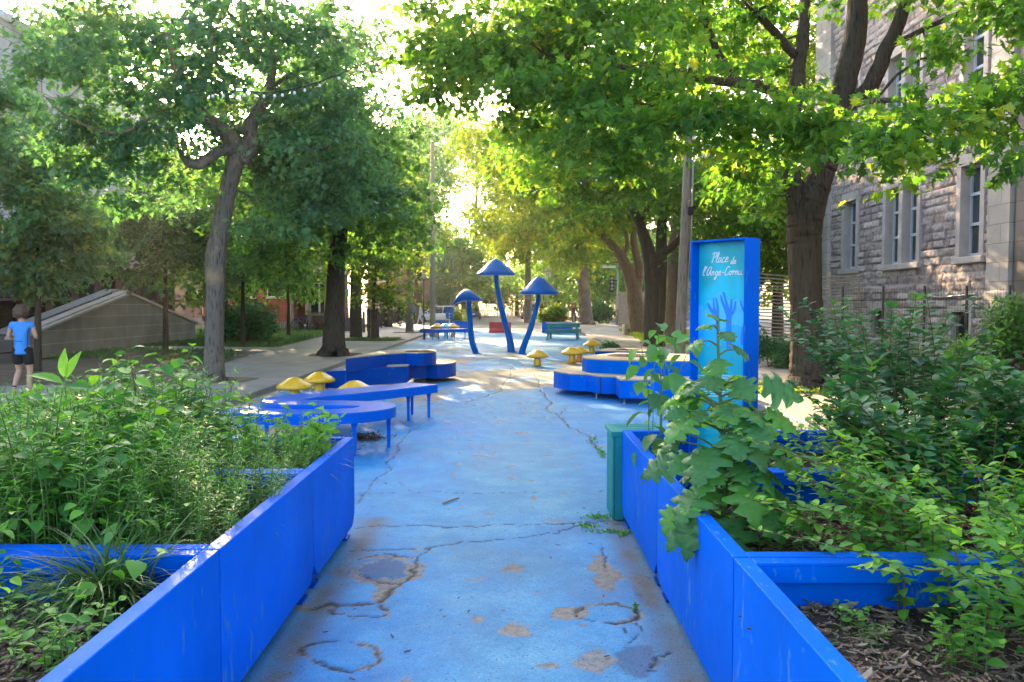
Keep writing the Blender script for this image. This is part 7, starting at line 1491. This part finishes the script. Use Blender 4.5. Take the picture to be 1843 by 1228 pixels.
# ================================================================== bicycles
def bicycle(label, loc, rz, mcol, group=None, lean=0):
    t = thing('bicycle', label, 'bicycle', loc, rz, group); t.rotation_euler = (lean, 0, rz); rw = .34; wb = 1.02
    for x in (-wb / 2, wb / 2):
        q = [(x + rw * math.cos(a), 0, rw + rw * math.sin(a)) for a in np.linspace(0, 2 * math.pi, 25)]; w = MB().tube(q, .018, 6, False).build('wheel', M['darkgrey'], t)
        s = MB()
        for k in range(12): a = 2 * math.pi * k / 12; s.tube([(x, 0, rw), (x + (rw - .02) * math.cos(a), 0, rw + (rw - .02) * math.sin(a))], .0025, 3, False)
        s.tube([(x, -.04, rw), (x, .04, rw)], .025, 8); s.build('spokes', M['steel'], w)
    bb, st, ht, hb = (-.10, 0, .30), (-.22, 0, .74), (.33, 0, .80), (.36, 0, .68); f = MB()
    for a, b_, r in ((bb, st, .018), (st, ht, .018), (bb, hb, .022), (bb, (-wb / 2, 0, rw), .011), (st, (-wb / 2, 0, rw), .010), (ht, (wb / 2, 0, rw), .017), ((-.22, 0, .74), (-.245, 0, .90), .014), (ht, (.30, 0, .96), .014)): f.tube([a, b_], r, 8)
    f.build('frame', mcol, t)
    MB().box((-.26, 0, .92), (.25, .13, .05), 0, 0, .02).build('saddle', M['black'], t); MB().tube([(.36, -.27, .96), (.33, -.1, .97), (.30, 0, .96), (.33, .1, .97), (.36, .27, .96)], .014, 6).build('handlebar', M['black'], t)
    c = MB().lathe([(.09, -.006), (.09, .006)], (0, 0, 0), 18).build('crank', M['steel'], t); c.location = (-.10, .03, .30); c.rotation_euler = (R(90), 0, 0); MB().tube([(-.10, .05, .30), (-.02, .06, .16)], .01, 5).box((-.02, .1, .155), (.09, .08, .02)).build('pedal', M['black'], t)
    return t
M['bikeblue'] = simple('blue_bike_frame', (.03, .12, .25), .35); M['bikered'] = simple('red_bike_frame', (.5, .03, .03), .35); M['bikegrey'] = simple('grey_bike_frame', (.3, .3, .32), .35)
q = G(548, 597); bicycle('blue bicycle leaning on the rack before the red brick hall', (q.x, q.y, .04), R(165), M['bikeblue'], lean=R(-6))
def rack():
    q = G(505, 597); t = thing('bicycle_rack', 'long low bicycle rack of repeated hoops in front of the red brick hall', 'bicycle rack', (q.x, q.y + .6, .04)); L = 3.4
    for i in range(16): x = -.6 + i * L / 15; MB().tube(catmull([(x, -.35, 0), (x, -.35, .42), (x, -.2, .55), (x, 0, .5), (x, .1, .3), (x, .1, 0)], 4), .016, 6).build('hoop', M['black'], t)
    MB().b2((-.7, -.37, .0), (L - .5, -.33, .04)).b2((-.7, .08, 0), (L - .5, .12, .04)).build('rail', M['steel'], t)
rack()
cols = [M['bikeblue'], M['bikered'], M['bikegrey'], M['bikegrey'], M['bikeblue']]
gbi = 'bicycles docked across the street end'; first = None
protos = [bicycle('city bicycle docked in the long row across the far end of the street', (0, 0, 0), R(95), c_, gbi) for c_ in cols[:3]]
r_ = np.random.default_rng(77)
for i in range(24):
    x = -4.6 + i * .42; 
    if i < 3: protos[i].location = (x, 97, 0); protos[i].rotation_euler = (0, 0, R(80))
    else: dup(protos[i % 3], (x + r_.normal() * .05, 97 + r_.normal() * .2, 0), R(80 + r_.normal() * 6))
def iron(A, B, h, lab): iron_fence(A, B, h, lab)
iron_fence((-5.5, 100, 0), (5.6, 100, 0), 2.0, 'tall metal fence closing the street behind the docked bicycles')
t = thing('gate_board', 'pale boarded panel at the end of the tall metal fence', 'panel', (5.0, 99, 0)); 
for k in range(7): MB().b2((-.5, -.03, .1 + k * .3), (.9, .0, .36 + k * .3)).build('board', M['ply'], t)
MB().b2((-.46, .0, 0), (-.38, .08, 2.2)).b2((.78, .0, 0), (.86, .08, 2.2)).build('post', M['ply'], t)
t = thing('caution_tape', 'yellow tape strung low across the street before the bicycles', 'tape', (0, 90, 0)); MB().b2((-5.6, -.01, .82), (6.4, .01, .90)).build('tape', M['yellow'], t)
for x in (-5.6, 0, 6.4): MB().tube([(x, 0, 0), (x, 0, 1.0)], .04, 8).build('post', M['yellow'], t)
# cyclist
def cyclist():
    q = G(1033, 589.5); P = bicycle('bicycle ridden towards the picnic table by a long haired woman', (q.x, q.y, 0), R(-100), M['bikegrey']); 
    t, v, J, k = person('woman with long sunlit auburn hair riding a bicycle towards the picnic table', (q.x, q.y, 0), R(190), 1.66,
        dict(pel=(0, -.24, 1.0), sp=(0, -.20, 1.16), ch=(0, -.12, 1.33), nk0=(0, -.08, 1.45), nk=(0, -.05, 1.5), hd=(0, -.02, 1.60), tp=(0, -.02, 1.67), shL=(-.16, -.1, 1.42), elL=(-.22, .06, 1.2), wrL=(-.23, .26, 1.03), haL=(-.23, .33, 1.0), shR=(.16, -.1, 1.42), elR=(.22, .06, 1.2), wrR=(.23, .26, 1.03), haR=(.23, .33, 1.0),
             hiL=(-.09, -.2, .95), knL=(-.1, .16, .72), anL=(-.1, .0, .40), toL=(-.1, .14, .34), hiR=(.09, -.2, .95), knR=(.1, .10, .55), anR=(.1, -.05, .20), toR=(.1, .08, .13)),
        dict(top=M['floral'], sleeve='long', bottom=M['floral'], hair=M['hairred'], hr=.13, curl=.15, long=.42))
cyclist()
# ================================================================== motorcycle
def motorcycle():
    q = G(1084, 578); t = thing('motorcycle', 'red and silver motorcycle parked in shade beside the thick straight trunk', 'motorcycle', (q.x, q.y, 0), R(8)); rw = .31
    for x in (-.68, .68):
        w = MB().tube([(x + rw * .86 * math.cos(a), 0, rw + rw * .86 * math.sin(a)) for a in np.linspace(0, 2 * math.pi, 21)], .052, 8, False).build('wheel', M['darkgrey'], t); s = MB()
        for kk in range(8): a = 2 * math.pi * kk / 8; s.tube([(x, 0, rw), (x + .24 * math.cos(a), 0, rw + .24 * math.sin(a))], .008, 4, False)
        s.build('spokes', M['steel'], w)
    MB().tube([(.68, -.07, rw), (.46, -.07, .92)], .025, 8).tube([(.68, .07, rw), (.46, .07, .92)], .025, 8).build('fork', M['steel'], t)
    MB().tube(catmull([(.42, 0, .80), (.25, 0, .92), (.0, 0, .88), (-.12, 0, .78)], 4), [.08, .1, .12, .14, .15, .16, .16, .16, .15, .13, .11, .09, .07], 12).build('tank', M['red'], t)
    MB().tube([(-.1, 0, .80), (-.35, 0, .80), (-.68, 0, .88)], [.11, .12, .07], 10).build('seat', M['black'], t); MB().box((.0, 0, .45), (.42, .26, .36), 0, 0, .06).build('engine', M['steel'], t)
    MB().tube([(.1, -.14, .3), (-.3, -.15, .28), (-.8, -.16, .38)], [.03, .04, .05], 8).build('exhaust', M['steel'], t); MB().tube([(-.68, .05, rw), (-.15, .06, .5)], .03, 8).tube([(.42, 0, .85), (-.1, 0, .55), (-.35, 0, .75)], .025, 8).build('frame', M['black'], t)
    MB().tube([(.36, -.34, 1.02), (.44, 0, .96), (.36, .34, 1.02)], .015, 6).build('handlebar', M['black'], t); MB().lathe([(.02, -.05), (.09, 0), (.09, .05)], (0, 0, 0), 12).build('headlight', M['white'], t).location = (.56, 0, .82)
motorcycle()
# ================================================================== cars
def car(label, loc, rz, paint, L=4.5, Wd=1.78, H=1.45, suv=False, group=None, box=False):
    t = thing('parked_car', label, 'car', loc, rz, group); hw = Wd / 2
    def loft(st, nm, m):
        b = MB(); vs = []; n = 12
        for (x, w, z0, z1, rr) in st:
            for k in range(n):
                a = 2 * math.pi * (k + .5) / n; cx_, cz = math.cos(a), math.sin(a); e = .42
                vs.append((x, w * math.copysign(abs(cx_) ** e, cx_), (z0 + z1) / 2 + (z1 - z0) / 2 * math.copysign(abs(cz) ** e, cz)))
        fs = [(i * n + k, i * n + (k + 1) % n, (i + 1) * n + (k + 1) % n, (i + 1) * n + k) for i in range(len(st) - 1) for k in range(n)] + [tuple(range(n - 1, -1, -1)), tuple((len(st) - 1) * n + k for k in range(n))]
        b.add(vs, fs, True); return b.build(nm, m, t)
    h = L / 2; bz = .95 if suv else .86
    body = loft([(-h, hw * .80, .38, bz * .86, 0), (-h + .1, hw * .93, .28, bz * .97, 0), (-h + .6, hw, .22, bz, 0), (0, hw, .20, bz, 0), (h - 1.1, hw, .20, bz - .02, 0), (h - .5, hw * .97, .22, bz - .12, 0), (h - .12, hw * .9, .26, bz - .24, 0), (h, hw * .75, .34, bz - .36, 0)], 'body', paint)
    r0, r1 = (-h + .12, h - 1.7) if suv else (-h + .75, h - 1.75)
    loft([(r0 - .12, hw * .84, bz - .1, bz + .05, 0), (r0 + .3, hw * .80, bz - .1, H - .05, 0), (r0 + .9, hw * .78, bz - .1, H, 0), (r1 - .3, hw * .78, bz - .1, H - .01, 0), (r1 + .05, hw * .79, bz - .1, H - .1, 0), (r1 + .75, hw * .86, bz - .12, bz + .0, 0)], 'cabin', M['carglass'])
    loft([(r0 + .22, hw * .70, H - .10, H + .0, 0), (r0 + .6, hw * .74, H - .09, H + .03, 0), (r1 - .3, hw * .74, H - .09, H + .025, 0), (r1 + .0, hw * .70, H - .14, H - .03, 0)], 'roof', paint)
    for s in (-1, 1):
        p_ = MB()
        for a, b_ in (((r0 + .0, bz - .05), (r0 + .35, H - .05)), ((r1 + .02, H - .08), (r1 + .68, bz - .02)), (((r0 + r1) / 2 + .1, bz - .05), ((r0 + r1) / 2 + .05, H - .05))):
            p_.tube([(a[0], s * hw * .86, a[1]), (b_[0], s * hw * .77, b_[1])], .035, 6)
        p_.build('pillar', paint, t)
        for x in (-h + .82, h - .85):
            w = MB().lathe([(.2, -.1), (.30, -.1), (.325, -.07), (.325, .07), (.30, .1), (.2, .1)], (0, 0, 0), 22).build('wheel', M['darkgrey'], t); w.location = (x, s * (hw - .1), .325); w.rotation_euler = (R(90), 0, 0)
            MB().lathe([(.03, -.105), (.19, -.104), (.2, -.09), (.2, .09), (.19, .104), (.03, .105)], (0, 0, 0), 18).build('rim', M['steel'], w)
        MB().box((-h + .06, s * hw * .68, bz * .80), (.12, .3, .16), 0, 0, .03).build('tail_light', M['red'], t); MB().box((h - .14, s * hw * .62, bz - .34), (.16, .34, .12), 0, 0, .03).build('headlight', M['white'], t)
        MB().box((r1 + .4, s * (hw + .06), bz + .04), (.12, .16, .1), 0, 0, .03).build('mirror', paint, t)
    MB().b2((-h - .01, -.26, .52), (-h + .03, .26, .63)).build('number_plate', M['white'], t); MB().b2((-h - .03, -hw * .86, .34), (-h + .1, hw * .86, .5), 0, .03).build('bumper', M['darkgrey'] if suv else paint, t)
    if box: MB().box((r0 + 1.1, 0, H + .17), (1.3, .8, .26), 0, 0, .08).build('roof_box', M['silver'], t); MB().b2((r0 + .7, -.62, H + .02), (r0 + .74, .62, H + .05)).b2((r0 + 1.5, -.62, H + .02), (r0 + 1.54, .62, H + .05)).build('roof_rack', M['black'], t)
    return t
q = W(790, 580, 70.5); car('white car crossing behind the concrete pole on the side street', (q.x, 70.5, 0), R(180), M['carwhite'])
q = W(950, 573, 92); car('silver minivan with roof box parked facing up the street past the bicycles', (q.x + .1, 88.5, 0), R(90), M['silver'], 4.4, 1.8, 1.7, True, None, True)
q = W(857, 573, 88); car('dark parked car nose to the kerb behind the drooping blue cap', (q.x - .3, 86, 0), R(92), M['bluedarkcar'] if 'bluedarkcar' in M else M['bikeblue'], 4.4, 1.76, 1.45)
# pale wooden box in the sunny strip, log edging
t = thing('wooden_planter', 'low sun bleached wooden planter box at the foot of the leaning trunk', 'planter', (G(1138, 600).x - .2, 40.5, .07)); 
for s in (-1, 1): MB().b2((-.8, s * .45 - .03, 0), (.8, s * .45 + .03, .5)).build('board', M['ply'], t); MB().b2((s * .77 - .03, -.42, 0), (s * .77 + .03, .42, .498)).build('board', M['ply'], t)
MB().b2((-.74, -.42, .02), (.74, .42, .42)).build('soil', M['soil'], t)
t = thing('young_tree_stake', 'dark square guard around the staked young street tree trunk', 'tree guard', (G(672, 614).x, G(672, 614).y, .08))
for sx, sy in ((-1, -1), (1, 1), (-1, 1), (1, -1)): MB().b2((sx * .19 - .03, sy * .19 - .03, 0), (sx * .19 + .03, sy * .19 + .03, 1.35)).build('post', M['black'], t)
MB().b2((-.22, -.225, 1.2), (.22, -.215, 1.3)).b2((-.22, -.225, .5), (.22, -.215, .6)).build('rail', M['black'], t)
# ================================================================== camera, sun, sky
cam = bpy.data.objects.new('camera', bpy.data.cameras.new('camera')); COL.objects.link(cam); scene.camera = cam
cam.data.sensor_width = 36; cam.data.lens = 36 * F / 1843; cam.data.clip_end = 900; cam.data.clip_start = .05
cam.location = (0, 0, EYE); cam.rotation_euler = (math.pi / 2 - TH, 0, 0)
AZ, EL = R(-20), R(19)
D = Vector((math.sin(AZ) * math.cos(EL), math.cos(AZ) * math.cos(EL), math.sin(EL)))
sun = bpy.data.lights.new('sun', 'SUN'); sun.energy = 5; sun.angle = R(.6); sun.color = (1, .74, .42)
so = bpy.data.objects.new('sun', sun); COL.objects.link(so); so.rotation_euler = (-D).to_track_quat('-Z', 'Y').to_euler(); so.location = (0, 0, 40)
w = bpy.data.worlds.new('World'); scene.world = w; w.use_nodes = True; nt = w.node_tree
sky = nt.nodes.new('ShaderNodeTexSky'); sky.sky_type = 'NISHITA'; sky.sun_disc = False; sky.sun_elevation = EL; sky.sun_rotation = AZ
sky.air_density = 1.0; sky.dust_density = 3.5; sky.ozone_density = 1.0
bg = nt.nodes['Background']; bg.inputs[1].default_value = .15; nt.links.new(sky.outputs[0], bg.inputs[0])
scene.view_settings.view_transform = 'Standard'; scene.view_settings.look = 'None'; scene.view_settings.exposure = 2.6; scene.view_settings.gamma = 1
scene.render.engine = 'CYCLES'; c = scene.cycles
c.use_denoising = True; c.max_bounces = 6; c.diffuse_bounces = 4; c.glossy_bounces = 2; c.transmission_bounces = 4; c.transparent_max_bounces = 4
c.caustics_reflective = False; c.caustics_refractive = False; c.sample_clamp_indirect = 6

def glare_air():  # added volume that stands in for veiling glare towards the sun
    b = MB(); b.b2((-70, -4, -1.2), (50, 135, 30)); m = bpy.data.materials.new('glare_air'); m.use_nodes = True; nt = m.node_tree; nt.nodes.clear()
    out = nt.nodes.new('ShaderNodeOutputMaterial'); v = nt.nodes.new('ShaderNodeVolumePrincipled'); v.inputs['Color'].default_value = (1, .96, .88, 1); v.inputs['Density'].default_value = GLARE_AIR; v.inputs['Anisotropy'].default_value = .75
    nt.links.new(v.outputs[0], out.inputs['Volume']); o = b.build('glare_air', m); o['kind'] = 'stuff'; o['label'] = 'thin warm air volume added to imitate lens glare'
GLARE_AIR = .0004
if GLARE_AIR: glare_air(); c.volume_bounces = 0
